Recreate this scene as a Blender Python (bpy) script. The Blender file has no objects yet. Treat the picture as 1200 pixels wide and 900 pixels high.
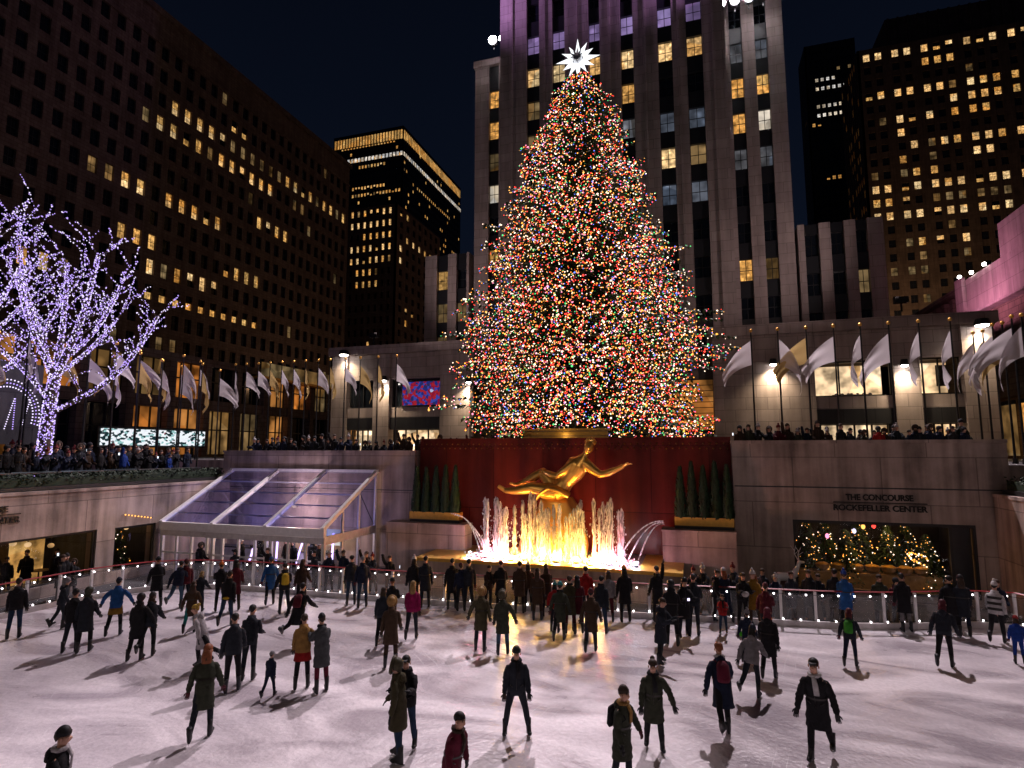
import bpy, bmesh, math, random
from mathutils import Vector, Matrix, noise
random.seed(7)
R = math.radians
PI = math.pi
scene = bpy.context.scene
COL = scene.collection

# ------------------------------------------------------------------ camera
F_PX, YAW, PITCH, EYE = 680.0, R(17.6), R(6.5), 6.0      # focal length for a 1200 px wide picture
cam_d = bpy.data.cameras.new('camera')
cam_d.sensor_fit = 'HORIZONTAL'; cam_d.sensor_width = 36.0
cam_d.lens = F_PX / 1200.0 * 36.0
cam_d.clip_start = 0.1; cam_d.clip_end = 3000
cam = bpy.data.objects.new('camera', cam_d); COL.objects.link(cam)
cam.location = (0, 0, EYE); cam.rotation_euler = (R(90) + PITCH, 0, YAW)
scene.camera = cam

def ray(px, py):
    x = (px - 600) / F_PX; y = -(py - 450) / F_PX
    f = math.cos(PITCH) - y * math.sin(PITCH); u = math.sin(PITCH) + y * math.cos(PITCH)
    c, s = math.cos(YAW), math.sin(YAW)
    return Vector((x * c - f * s, x * s + f * c, u))
def on_z(px, py, z):
    d = ray(px, py); return Vector((0, 0, EYE)) + d * ((z - EYE) / d.z)
def on_y(px, py, Y):
    d = ray(px, py); return Vector((0, 0, EYE)) + d * (Y / d.y)
def on_x(px, py, X):
    d = ray(px, py); return Vector((0, 0, EYE)) + d * (X / d.x)

# ------------------------------------------------------------------ render settings
scene.render.engine = 'CYCLES'
cy = scene.cycles
cy.use_denoising = True
try: cy.denoiser = 'OPENIMAGEDENOISE'
except Exception: pass
cy.use_adaptive_sampling = False
cy.max_bounces = 6; cy.diffuse_bounces = 3; cy.glossy_bounces = 3; cy.transmission_bounces = 5
cy.transparent_max_bounces = 12
cy.sample_clamp_indirect = 3.0
cy.caustics_reflective = False; cy.caustics_refractive = False
vs = scene.view_settings
vs.view_transform = 'Standard'; vs.look = 'None'; vs.gamma = 1.0; vs.exposure = 0.0
vs.use_curve_mapping = False

# ------------------------------------------------------------------ materials
MATS = {}
def new_mat(name):
    m = bpy.data.materials.new(name); m.use_nodes = True
    nt = m.node_tree; nt.nodes.clear()
    out = nt.nodes.new('ShaderNodeOutputMaterial')
    MATS[name] = m
    return m, nt, out
def principled(name, color, rough=0.7, metal=0.0, noise_scale=0, noise_amt=0.2, bump=0.0, bump_scale=None,
               spec=0.5, trans=0.0, use_obj_color=False, coords='Object', ior=1.45, alpha=1.0):
    m, nt, out = new_mat(name)
    b = nt.nodes.new('ShaderNodeBsdfPrincipled')
    b.inputs['Roughness'].default_value = rough; b.inputs['Metallic'].default_value = metal
    b.inputs['Specular IOR Level'].default_value = spec
    b.inputs['Transmission Weight'].default_value = trans; b.inputs['IOR'].default_value = ior
    b.inputs['Alpha'].default_value = alpha
    b.inputs['Base Color'].default_value = (*color, 1)
    nt.links.new(b.outputs[0], out.inputs['Surface'])
    src = None
    if use_obj_color:
        oi = nt.nodes.new('ShaderNodeObjectInfo'); src = oi.outputs['Color']
        nt.links.new(src, b.inputs['Base Color'])
    tc = nt.nodes.new('ShaderNodeTexCoord')
    if noise_scale:
        n = nt.nodes.new('ShaderNodeTexNoise'); n.inputs['Scale'].default_value = noise_scale
        n.inputs['Detail'].default_value = 6; n.inputs['Roughness'].default_value = 0.62
        nt.links.new(tc.outputs[coords], n.inputs['Vector'])
        mr = nt.nodes.new('ShaderNodeMapRange')
        mr.inputs['From Min'].default_value = 0.3; mr.inputs['From Max'].default_value = 0.7
        mr.inputs['To Min'].default_value = 1 - noise_amt; mr.inputs['To Max'].default_value = 1 + noise_amt
        nt.links.new(n.outputs['Fac'], mr.inputs['Value'])
        mx = nt.nodes.new('ShaderNodeVectorMath'); mx.operation = 'SCALE'
        if src is None:
            mx.inputs[0].default_value = color
        else:
            nt.links.new(src, mx.inputs[0])
        nt.links.new(mr.outputs[0], mx.inputs['Scale'])
        nt.links.new(mx.outputs[0], b.inputs['Base Color'])
    if bump:
        n2 = nt.nodes.new('ShaderNodeTexNoise'); n2.inputs['Scale'].default_value = bump_scale or noise_scale or 8
        n2.inputs['Detail'].default_value = 5
        nt.links.new(tc.outputs[coords], n2.inputs['Vector'])
        bp = nt.nodes.new('ShaderNodeBump'); bp.inputs['Strength'].default_value = bump
        bp.inputs['Distance'].default_value = 0.05
        nt.links.new(n2.outputs['Fac'], bp.inputs['Height'])
        nt.links.new(bp.outputs[0], b.inputs['Normal'])
    return m
def emitter(name, color, strength, sampled=True, noise_scale=0, lo=0.5, hi=1.3):
    m, nt, out = new_mat(name)
    e = nt.nodes.new('ShaderNodeEmission'); e.inputs['Color'].default_value = (*color, 1)
    e.inputs['Strength'].default_value = strength
    if noise_scale:
        g = nt.nodes.new('ShaderNodeNewGeometry'); n = nt.nodes.new('ShaderNodeTexNoise')
        n.inputs['Scale'].default_value = noise_scale; n.inputs['Detail'].default_value = 2
        nt.links.new(g.outputs['Position'], n.inputs['Vector'])
        mr = nt.nodes.new('ShaderNodeMapRange')
        mr.inputs['From Min'].default_value = 0.35; mr.inputs['From Max'].default_value = 0.65
        mr.inputs['To Min'].default_value = strength * lo; mr.inputs['To Max'].default_value = strength * hi
        nt.links.new(n.outputs['Fac'], mr.inputs['Value'])
        # lamps and furniture inside: bright spots, and a colour temperature that changes from room to room
        v = nt.nodes.new('ShaderNodeTexVoronoi'); v.inputs['Scale'].default_value = noise_scale * .9; nt.links.new(g.outputs['Position'], v.inputs['Vector'])
        sp = nt.nodes.new('ShaderNodeMapRange'); sp.inputs['From Min'].default_value = .30; sp.inputs['From Max'].default_value = .05; sp.inputs['To Min'].default_value = .8; sp.inputs['To Max'].default_value = 1.9
        nt.links.new(v.outputs['Distance'], sp.inputs['Value']); mu = nt.nodes.new('ShaderNodeMath'); mu.operation = 'MULTIPLY'
        nt.links.new(mr.outputs[0], mu.inputs[0]); nt.links.new(sp.outputs[0], mu.inputs[1])
        v2 = nt.nodes.new('ShaderNodeTexVoronoi'); v2.inputs['Scale'].default_value = .28; nt.links.new(g.outputs['Position'], v2.inputs['Vector'])
        sc_ = nt.nodes.new('ShaderNodeSeparateColor'); nt.links.new(v2.outputs['Color'], sc_.inputs[0])
        b2 = nt.nodes.new('ShaderNodeMapRange'); b2.inputs['To Min'].default_value = .55; b2.inputs['To Max'].default_value = 1.3; nt.links.new(sc_.outputs[1], b2.inputs['Value'])
        mu2 = nt.nodes.new('ShaderNodeMath'); mu2.operation = 'MULTIPLY'; nt.links.new(mu.outputs[0], mu2.inputs[0]); nt.links.new(b2.outputs[0], mu2.inputs[1])
        nt.links.new(mu2.outputs[0], e.inputs['Strength'])
        cmx = nt.nodes.new('ShaderNodeMix'); cmx.data_type = 'RGBA'; cmx.inputs['A'].default_value = (*color, 1); cmx.inputs['B'].default_value = (color[0], min(1, color[1] * 1.4), min(1, color[2] * 2.4), 1)
        nt.links.new(sc_.outputs[0], cmx.inputs['Factor']); nt.links.new(cmx.outputs['Result'], e.inputs['Color'])
    nt.links.new(e.outputs[0], out.inputs['Surface'])
    if not sampled: m.cycles.emission_sampling = 'NONE'
    return m
def stone(name, color, bw, bh, mortar=0.012, amt=0.22, stain=0.35, rough=0.85, axis='XZ', joint=0.55):
    """ashlar: world-position blocks with joints, block-to-block tone, large stains"""
    m, nt, out = new_mat(name)
    N = nt.nodes.new; L = nt.links.new
    b = N('ShaderNodeBsdfPrincipled'); b.inputs['Roughness'].default_value = rough
    b.inputs['Specular IOR Level'].default_value = 0.25
    L(b.outputs[0], out.inputs['Surface'])
    g = N('ShaderNodeNewGeometry'); sx = N('ShaderNodeSeparateXYZ'); L(g.outputs['Position'], sx.inputs[0])
    ad = N('ShaderNodeMath'); ad.operation = 'ADD'; L(sx.outputs['X'], ad.inputs[0]); L(sx.outputs['Y'], ad.inputs[1])
    cx = N('ShaderNodeCombineXYZ'); L(ad.outputs[0], cx.inputs['X']); L(sx.outputs['Z'], cx.inputs['Y'])
    br = N('ShaderNodeTexBrick'); L(cx.outputs[0], br.inputs['Vector'])
    br.inputs['Scale'].default_value = 1.0; br.inputs['Brick Width'].default_value = bw; br.inputs['Row Height'].default_value = bh
    br.inputs['Mortar Size'].default_value = mortar; br.inputs['Mortar Smooth'].default_value = 0.3
    br.inputs['Color1'].default_value = (1 - amt, 1 - amt, 1 - amt, 1); br.inputs['Color2'].default_value = (1 + amt, 1 + amt, 1 + amt, 1)
    br.inputs['Mortar'].default_value = (joint, joint, joint, 1)
    n = N('ShaderNodeTexNoise'); n.inputs['Scale'].default_value = 0.35; n.inputs['Detail'].default_value = 8
    n.inputs['Roughness'].default_value = 0.65; L(g.outputs['Position'], n.inputs['Vector'])
    # vertical streaks of dirt
    mp = N('ShaderNodeMapping'); mp.inputs['Scale'].default_value = (2.2, 2.2, 0.18); L(g.outputs['Position'], mp.inputs['Vector'])
    n2 = N('ShaderNodeTexNoise'); n2.inputs['Scale'].default_value = 1.0; n2.inputs['Detail'].default_value = 6; L(mp.outputs[0], n2.inputs['Vector'])
    a2 = N('ShaderNodeMath'); a2.operation = 'ADD'; L(n.outputs['Fac'], a2.inputs[0]); L(n2.outputs['Fac'], a2.inputs[1])
    mr = N('ShaderNodeMapRange'); mr.inputs['From Min'].default_value = 0.75; mr.inputs['From Max'].default_value = 1.25
    mr.inputs['To Min'].default_value = 1 - stain; mr.inputs['To Max'].default_value = 1 + stain * 0.6; L(a2.outputs[0], mr.inputs['Value'])
    v1 = N('ShaderNodeVectorMath'); v1.operation = 'MULTIPLY'; v1.inputs[0].default_value = color; L(br.outputs['Color'], v1.inputs[1])
    v2 = N('ShaderNodeVectorMath'); v2.operation = 'SCALE'; L(v1.outputs[0], v2.inputs[0]); L(mr.outputs[0], v2.inputs['Scale'])
    L(v2.outputs[0], b.inputs['Base Color'])
    bp = N('ShaderNodeBump'); bp.inputs['Strength'].default_value = 0.25; bp.inputs['Distance'].default_value = 0.03
    n3 = N('ShaderNodeTexNoise'); n3.inputs['Scale'].default_value = 14; n3.inputs['Detail'].default_value = 5; L(g.outputs['Position'], n3.inputs['Vector'])
    L(n3.outputs['Fac'], bp.inputs['Height']); L(bp.outputs[0], b.inputs['Normal'])
    return m

stone('tower_limestone', (.36, .295, .28), 1.5, 0.9, 0.02, 0.10, 0.28)
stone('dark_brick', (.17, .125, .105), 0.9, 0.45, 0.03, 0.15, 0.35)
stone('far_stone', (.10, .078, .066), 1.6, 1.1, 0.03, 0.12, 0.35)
stone('dark_cladding', (.03, .03, .034), 2.0, 1.8, 0.03, 0.15, 0.3, rough=0.5)
stone('pit_stone', (.34, .265, .23), 3.3, 1.9, 0.022, 0.13, 0.60)
stone('red_granite', (.115, .016, .012), 2.6, 3.1, 0.022, 0.16, 0.40, rough=0.25, joint=0.45)
stone('pink_stone', (.42, .36, .36), 1.9, 1.3, 0.02, 0.08, 0.35)
stone('paving', (.12, .11, .11), 1.2, 1.2, 0.015, 0.1, 0.3)
principled('asphalt', (.05, .05, .052), 0.9, noise_scale=3, noise_amt=.3)
principled('deck_rubber', (.03, .03, .034), 0.8, noise_scale=2, noise_amt=.4)
principled('dark_metal', (.02, .02, .022), 0.45, metal=0.6)
principled('black_frame', (.012, .012, .013), 0.5)
principled('white_metal', (.72, .70, .70), 0.4, noise_scale=6, noise_amt=.1)
principled('steel', (.6, .6, .62), 0.3, metal=1.0)
principled('red_rail', (.26, .012, .015), 0.45)
principled('board_white', (.55, .52, .52), 0.6, noise_scale=4, noise_amt=.2)
principled('gold_leaf', (.90, .50, .11), 0.33, metal=.8, bump=.12, bump_scale=5)
principled('gold_paint', (.62, .36, .06), 0.45, metal=0.3, noise_scale=6, noise_amt=.15)
principled('bronze', (.45, .26, .09), 0.4, metal=0.9)
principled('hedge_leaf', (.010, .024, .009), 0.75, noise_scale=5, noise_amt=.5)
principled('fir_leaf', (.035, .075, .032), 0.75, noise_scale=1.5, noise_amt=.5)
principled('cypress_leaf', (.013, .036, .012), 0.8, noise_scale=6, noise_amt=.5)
principled('bark', (.07, .05, .038), 0.9, noise_scale=8, noise_amt=.4)
principled('wood_slat', (.42, .25, .09), 0.55, noise_scale=5, noise_amt=.3)
principled('dark_glass', (.010, .013, .018), 0.08, spec=0.6)
principled('spandrel', (.020, .021, .024), 0.35)
principled('cloth', (.05, .05, .06), 0.9, use_obj_color=True, noise_scale=7, noise_amt=.3, bump=.5, bump_scale=11, spec=.25)
principled('skin', (.48, .27, .19), 0.6, use_obj_color=False, noise_scale=4, noise_amt=.1)
principled('hair', (.05, .03, .02), 0.6, use_obj_color=True, noise_scale=20, noise_amt=.35, spec=.3)
principled('skate_boot', (.02, .02, .022), 0.5, use_obj_color=True)
principled('eye_dark', (.015, .012, .01), 0.3)
principled('lips', (.32, .11, .09), 0.5)
principled('flag_cloth', (.6, .55, .55), 0.7, use_obj_color=True, noise_scale=2.5, noise_amt=.12)
principled('reindeer_white', (.6, .6, .6), 0.6)
principled('letter_dark', (.015, .014, .013), 0.4, metal=.4)
# glass sheets: mostly clear with a reflecting surface
def glass_sheet(name, tint, refl=0.12, ior=1.5):
    m, nt, out = new_mat(name)
    t = nt.nodes.new('ShaderNodeBsdfTransparent'); t.inputs['Color'].default_value = (*tint, 1)
    g = nt.nodes.new('ShaderNodeBsdfGlossy'); g.inputs['Roughness'].default_value = 0.04
    fr = nt.nodes.new('ShaderNodeFresnel'); fr.inputs['IOR'].default_value = ior
    mx = nt.nodes.new('ShaderNodeMixShader'); ad = nt.nodes.new('ShaderNodeMath'); ad.operation = 'ADD'; ad.inputs[1].default_value = refl * 0.3
    nt.links.new(fr.outputs[0], ad.inputs[0]); nt.links.new(ad.outputs[0], mx.inputs[0])
    nt.links.new(t.outputs[0], mx.inputs[1]); nt.links.new(g.outputs[0], mx.inputs[2]); nt.links.new(mx.outputs[0], out.inputs['Surface'])
    return m
glass_sheet('clear_glass', (.90, .91, .92), 0, 1.3); glass_sheet('tent_film', (.40, .44, .86), .1, 1.5)
# thin sheets that pass part of the light: flag silk and the scuffed fence panes
def sheet(name, diff, trans, clear=0.0, obj_color=False):
    m, nt, out = new_mat(name); N_ = nt.nodes.new; L_ = nt.links.new
    d = N_('ShaderNodeBsdfDiffuse'); t = N_('ShaderNodeBsdfTranslucent'); mx = N_('ShaderNodeMixShader'); mx.inputs[0].default_value = trans
    d.inputs['Color'].default_value = (*diff, 1); t.inputs['Color'].default_value = (*diff, 1)
    if obj_color:
        oi = N_('ShaderNodeObjectInfo'); L_(oi.outputs['Color'], d.inputs['Color']); L_(oi.outputs['Color'], t.inputs['Color'])
    L_(d.outputs[0], mx.inputs[1]); L_(t.outputs[0], mx.inputs[2]); last = mx
    if clear:
        tr = N_('ShaderNodeBsdfTransparent'); tr.inputs['Color'].default_value = (.9, .92, .93, 1); m2 = N_('ShaderNodeMixShader'); m2.inputs[0].default_value = clear
        gl = N_('ShaderNodeBsdfGlossy'); gl.inputs['Roughness'].default_value = .05; m3 = N_('ShaderNodeMixShader'); m3.inputs[0].default_value = .04
        L_(mx.outputs[0], m2.inputs[1]); L_(tr.outputs[0], m2.inputs[2]); L_(m2.outputs[0], m3.inputs[1]); L_(gl.outputs[0], m3.inputs[2]); last = m3
    L_(last.outputs[0], out.inputs['Surface'])
sheet('fence_pane', (.7, .7, .72), .5, .91); sheet('flag_silk', (.6, .55, .55), .45, 0, True)
# lit rooms behind windows
emitter('lit_bright', (1.0, .51, .15), .92, False, 2.3, .45, 1.45)
emitter('lit_amber', (1.0, .42, .08), 0.72, False, 2.3, .4, 1.5)
emitter('lit_dim', (1.0, .50, .14), 0.16, False, 0.6, .3, 1.6)
emitter('lit_pale', (1.0, .80, .55), 0.75, False, 0.8, .6, 1.3)
emitter('tube_violet', (.6, .45, 1.0), 3.0, False)
emitter('lit_violet', (.60, .34, .85), 0.42, False, 0.8, .7, 1.2)
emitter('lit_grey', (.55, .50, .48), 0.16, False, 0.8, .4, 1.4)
emitter('shop_amber', (1.0, .30, .045), 0.42, True, 0.55, .15, 1.6)
emitter('shop_bright', (1.0, .54, .20), 1.05, True, 1.1, .35, 1.6)
emitter('bulb_white', (1.0, .93, .96), 7.0, False)
emitter('lamp_white', (1.0, .93, .84), 30.0, False)
emitter('flood_white', (1.0, .93, .97), 120.0, False)
emitter('star_white', (.92, .95, 1.0), 1.5, True)
for nm, c, s in (('bulb_red', (1, .05, .035), 3.0), ('bulb_amber', (1, .36, .05), 3.0), ('bulb_green', (.12, .85, .25), 1.6),
                 ('bulb_blue', (.12, .22, 1), 2.4), ('bulb_warm', (1, .76, .56), 3.2), ('bulb_pink', (1, .26, .42), 2.4),
                 ('bulb_violet', (.52, .36, 1.0), 1.4), ('bulb_cool', (.80, .70, 1.0), 1.6), ('bulb_gold', (1, .46, .10), 2.4)):
    emitter(nm, c, s, False)

def M(n): return MATS[n]

# ------------------------------------------------------------------ mesh builder
class MB:
    def __init__(s): s.v = []; s.f = []; s.m = []; s.mats = []; s.smooth = False
    def mi(s, mat):
        if mat not in s.mats: s.mats.append(mat)
        return s.mats.index(mat)
    def add(s, vs, fs, mat):
        k = len(s.v); i = s.mi(mat)
        s.v.extend([tuple(v) for v in vs]); s.f.extend([[k + a for a in f] for f in fs]); s.m.extend([i] * len(fs))
    def box(s, x0, x1, y0, y1, z0, z1, mat):
        s.add([(x0, y0, z0), (x1, y0, z0), (x1, y1, z0), (x0, y1, z0), (x0, y0, z1), (x1, y0, z1), (x1, y1, z1), (x0, y1, z1)],
              [(0, 3, 2, 1), (4, 5, 6, 7), (0, 1, 5, 4), (1, 2, 6, 5), (2, 3, 7, 6), (3, 0, 4, 7)], mat)
    def obox(s, o, u, v, w, mat):
        """box from corner o along vectors u, v, w"""
        o, u, v, w = Vector(o), Vector(u), Vector(v), Vector(w)
        s.add([o, o + u, o + u + v, o + v, o + w, o + u + w, o + u + v + w, o + v + w],
              [(0, 3, 2, 1), (4, 5, 6, 7), (0, 1, 5, 4), (1, 2, 6, 5), (2, 3, 7, 6), (3, 0, 4, 7)], mat)
    def quad(s, a, b, c, d, mat): s.add([a, b, c, d], [(0, 1, 2, 3)], mat)
    def bar(s, a, b, r, mat, w=None):
        a, b = Vector(a), Vector(b); d = (b - a).normalized()
        up = Vector((0, 0, 1)) if abs(d.z) < .95 else Vector((1, 0, 0))
        x = d.cross(up).normalized() * (w or r); y = d.cross(x).normalized() * r
        s.add([a - x - y, a + x - y, a + x + y, a - x + y, b - x - y, b + x - y, b + x + y, b - x + y],
              [(0, 3, 2, 1), (4, 5, 6, 7), (0, 1, 5, 4), (1, 2, 6, 5), (2, 3, 7, 6), (3, 0, 4, 7)], mat)
    def tube(s, pts, radii, mat, seg=8, ref=None, cap=True):
        pts = [Vector(p) for p in pts]; n = len(pts); vs = []; fs = []
        x = None
        for i, p in enumerate(pts):
            d = (pts[min(i + 1, n - 1)] - pts[max(i - 1, 0)])
            d = d.normalized() if d.length > 1e-9 else Vector((0, 0, 1))
            if x is None:
                r0 = Vector(ref) if ref else (Vector((1, 0, 0)) if abs(d.x) < .9 else Vector((0, 1, 0)))
            else: r0 = x
            x = (r0 - d * r0.dot(d)); x = x.normalized() if x.length > 1e-6 else Vector((1, 0, 0))
            y = d.cross(x)
            r = radii[i] if isinstance(radii, list) else radii
            ra, rb = r if isinstance(r, tuple) else (r, r)
            for k in range(seg):
                t = 2 * PI * k / seg
                vs.append(p + x * (ra * math.cos(t)) + y * (rb * math.sin(t)))
        for i in range(n - 1):
            for k in range(seg):
                a = i * seg + k; b = i * seg + (k + 1) % seg
                fs.append((a, b, b + seg, a + seg))
        if cap:
            fs.append(tuple(reversed(range(seg)))); fs.append(tuple(range((n - 1) * seg, n * seg)))
        s.add(vs, fs, mat)
    def ball(s, c, r, mat, seg=8, rings=5):
        rx, ry, rz = r if isinstance(r, tuple) else (r, r, r)
        vs = [(c[0], c[1], c[2] - rz)]; fs = []
        for i in range(1, rings):
            a = PI * i / rings - PI / 2
            for k in range(seg):
                t = 2 * PI * k / seg
                vs.append((c[0] + rx * math.cos(a) * math.cos(t), c[1] + ry * math.cos(a) * math.sin(t), c[2] + rz * math.sin(a)))
        vs.append((c[0], c[1], c[2] + rz)); top = len(vs) - 1
        for k in range(seg): fs.append((0, 1 + (k + 1) % seg, 1 + k))
        for i in range(rings - 2):
            for k in range(seg):
                a = 1 + i * seg + k; b = 1 + i * seg + (k + 1) % seg
                fs.append((a, b, b + seg, a + seg))
        for k in range(seg): fs.append((top, 1 + (rings - 2) * seg + k, 1 + (rings - 2) * seg + (k + 1) % seg))
        s.add(vs, fs, mat)
    def octa(s, c, r, mat):
        x, y, z = c
        s.add([(x - r, y, z), (x + r, y, z), (x, y - r, z), (x, y + r, z), (x, y, z - r), (x, y, z + r)],
              [(0, 2, 5), (2, 1, 5), (1, 3, 5), (3, 0, 5), (2, 0, 4), (1, 2, 4), (3, 1, 4), (0, 3, 4)], mat)
    def mesh(s, name, smooth=False):
        me = bpy.data.meshes.new(name); me.from_pydata(s.v, [], s.f)
        for m in s.mats: me.materials.append(M(m))
        me.polygons.foreach_set('material_index', s.m)
        if smooth: me.polygons.foreach_set('use_smooth', [True] * len(s.f))
        me.update(); return me
    def build(s, name, parent=None, smooth=False, loc=None):
        o = bpy.data.objects.new(name, s.mesh(name, smooth)); COL.objects.link(o)
        if loc is not None: o.location = loc
        if parent: o.parent = parent
        return o
def tag(o, label=None, cat=None, group=None, kind=None):
    if label: o['label'] = label
    if cat: o['category'] = cat
    if group: o['group'] = group
    if kind: o['kind'] = kind
    return o
def thing(name, label, cat, loc=(0, 0, 0), rz=0, group=None):
    o = bpy.data.objects.new(name, None); COL.objects.link(o)
    o.empty_display_size = .2
    o.location = loc; o.rotation_euler = (0, 0, rz)
    return tag(o, label, cat, group)
def copy_tree(o, parent=None, loc=None, rz=None):
    c = o.copy(); COL.objects.link(c); c.parent = parent
    if loc is not None: c.location = loc
    if rz is not None: c.rotation_euler = (0, 0, rz)
    for ch in list(o.children): copy_tree(ch, c)
    return c
def lamp(name, kind, loc, power, color, size=0.2, target=None, angle=60, blend=.5, parent=None):
    d = bpy.data.lights.new(name, kind); d.energy = power; d.color = color
    if kind == 'SPOT':
        d.spot_size = R(angle); d.spot_blend = blend; d.shadow_soft_size = size
    elif kind == 'AREA': d.size = size
    else: d.shadow_soft_size = size
    o = bpy.data.objects.new(name, d); COL.objects.link(o); o.location = loc
    if target is not None:
        o.rotation_euler = (Vector(target) - Vector(loc)).to_track_quat('-Z', 'Y').to_euler()
    if parent:
        o.parent = parent; o.location = Vector(loc) - parent.location
    return o

# ------------------------------------------------------------------ night sky
w = bpy.data.worlds.new('World'); scene.world = w; w.use_nodes = True
nt = w.node_tree; nt.nodes.clear()
wo = nt.nodes.new('ShaderNodeOutputWorld'); bg = nt.nodes.new('ShaderNodeBackground')
tc = nt.nodes.new('ShaderNodeTexCoord'); sx = nt.nodes.new('ShaderNodeSeparateXYZ'); rp = nt.nodes.new('ShaderNodeValToRGB')
nt.links.new(tc.outputs['Generated'], sx.inputs[0]); nt.links.new(sx.outputs['Z'], rp.inputs[0])
rp.color_ramp.elements[0].position = 0.0; rp.color_ramp.elements[0].color = (.016, .015, .022, 1)
rp.color_ramp.elements[1].position = 0.75; rp.color_ramp.elements[1].color = (.0015, .0024, .0058, 1)
e = rp.color_ramp.elements.new(0.33); e.color = (.0030, .0050, .0115, 1)
nt.links.new(rp.outputs[0], bg.inputs['Color']); bg.inputs['Strength'].default_value = 1.0
nt.links.new(bg.outputs[0], wo.inputs['Surface'])
# ================================================================== SETTING: ground sheets
PX0, PX1, PY0, PY1 = -25.8, 10.9, 1.5, 27.5            # the sunken pit
ZP, ZT = 4.4, 5.4                                      # plaza beside it, terrace behind it
def structure(o, label=None): o['kind'] = 'structure'; return o

mb = MB()
for (a, b, c, d) in ((-1500, PX0 - .6, -300, 28.3), (PX1 + .6, 1500, -300, 28.3), (PX0 - .6, PX1 + .6, -300, PY0 - .6)):
    mb.quad((a, c, ZP), (b, c, ZP), (b, d, ZP), (a, d, ZP), 'paving')
structure(mb.build('plaza_ground'))
mb = MB(); mb.quad((-1500, 28.305, ZT), (1500, 28.305, ZT), (1500, 1500, ZT), (-1500, 1500, ZT), 'paving')
for a, b2 in ((-1500, -26.41), (11.51, 1500)): mb.quad((a, 28.306, 0), (b2, 28.306, 0), (b2, 28.306, ZT), (a, 28.306, ZT), 'pit_stone')
structure(mb.build('terrace_ground'))
mb = MB(); mb.box(PX0, PX1, PY0, 28.29, -.4, -.05, 'deck_rubber'); structure(mb.build('rink_surround'))

# street between terrace and tower
mb = MB(); mb.quad((-300, 41.5, ZT + .004), (300, 41.5, ZT + .004), (300, 45.0, ZT + .004), (-300, 45.0, ZT + .004), 'asphalt')
structure(mb.build('street'))

# ice sheet
RINK = [(-24.0, 2.5), (-24.0, 14.6), (-23.85, 16.7), (-23.5, 18.4), (-22.9, 19.6), (-22.0, 20.4), (-20.4, 21.0), (-18, 21.25), (-14, 21.2), (-9, 21.5),
        (-5, 21.85), (-1.3, 22.1), (1.5, 22.5), (4.1, 22.75), (6.0, 23.2), (7.6, 23.9), (9.2, 24.5), (10.1, 24.5), (10.6, 23.8), (10.7, 22.0), (10.7, 17), (10.7, 2.5)]
m, nt, out = new_mat('ice')
N = nt.nodes.new; L = nt.links.new
b = N('ShaderNodeBsdfPrincipled'); L(b.outputs[0], out.inputs['Surface'])
g = N('ShaderNodeNewGeometry')
n1 = N('ShaderNodeTexNoise'); n1.inputs['Scale'].default_value = .42; n1.inputs['Detail'].default_value = 7; n1.inputs['Distortion'].default_value = 1.6
mp = N('ShaderNodeMapping'); mp.inputs['Scale'].default_value = (.55, 1.25, 1); mp.inputs['Rotation'].default_value = (0, 0, R(14))
L(g.outputs['Position'], mp.inputs['Vector']); L(mp.outputs[0], n1.inputs['Vector'])
r1 = N('ShaderNodeValToRGB'); L(n1.outputs['Fac'], r1.inputs[0])
r1.color_ramp.elements[0].position = .36; r1.color_ramp.elements[0].color = (.43, .385, .42, 1)
r1.color_ramp.elements[1].position = .64; r1.color_ramp.elements[1].color = (.80, .74, .77, 1)
# skate scratches: thin curved marks
scr = None
for k, (sc, rot, dis, off) in enumerate(((1.3, 12, 5.0, 3.1), (1.0, -42, 8.0, 11.7), (1.5, 70, 7.0, 23.3))):
    mp2 = N('ShaderNodeMapping'); mp2.inputs['Rotation'].default_value = (0, 0, R(rot)); mp2.inputs['Location'].default_value = (off, off * .7, 0); L(g.outputs['Position'], mp2.inputs['Vector'])
    wv = N('ShaderNodeTexWave'); wv.inputs['Scale'].default_value = sc; wv.inputs['Distortion'].default_value = dis; wv.inputs['Detail'].default_value = 2
    wv.inputs['Detail Scale'].default_value = .35; L(mp2.outputs[0], wv.inputs['Vector'])
    th = N('ShaderNodeMapRange'); th.inputs['From Min'].default_value = .975; th.inputs['From Max'].default_value = 1.0; L(wv.outputs['Fac'], th.inputs['Value'])
    nf = N('ShaderNodeTexNoise'); nf.inputs['Scale'].default_value = .38; nf.inputs['Detail'].default_value = 3; L(mp2.outputs[0], nf.inputs['Vector'])
    msk = N('ShaderNodeMapRange'); msk.inputs['From Min'].default_value = .54; msk.inputs['From Max'].default_value = .70; msk.inputs['To Max'].default_value = .6; L(nf.outputs['Fac'], msk.inputs['Value'])
    mk = N('ShaderNodeMath'); mk.operation = 'MULTIPLY'; L(th.outputs[0], mk.inputs[0]); L(msk.outputs[0], mk.inputs[1])
    if scr is None: scr = mk.outputs[0]
    else:
        mxn = N('ShaderNodeMath'); mxn.operation = 'MAXIMUM'; L(scr, mxn.inputs[0]); L(mk.outputs[0], mxn.inputs[1]); scr = mxn.outputs[0]
mxc = N('ShaderNodeMix'); mxc.data_type = 'RGBA'; L(scr, mxc.inputs['Factor']); L(r1.outputs[0], mxc.inputs['A']); mxc.inputs['B'].default_value = (.88, .87, .88, 1)
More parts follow.
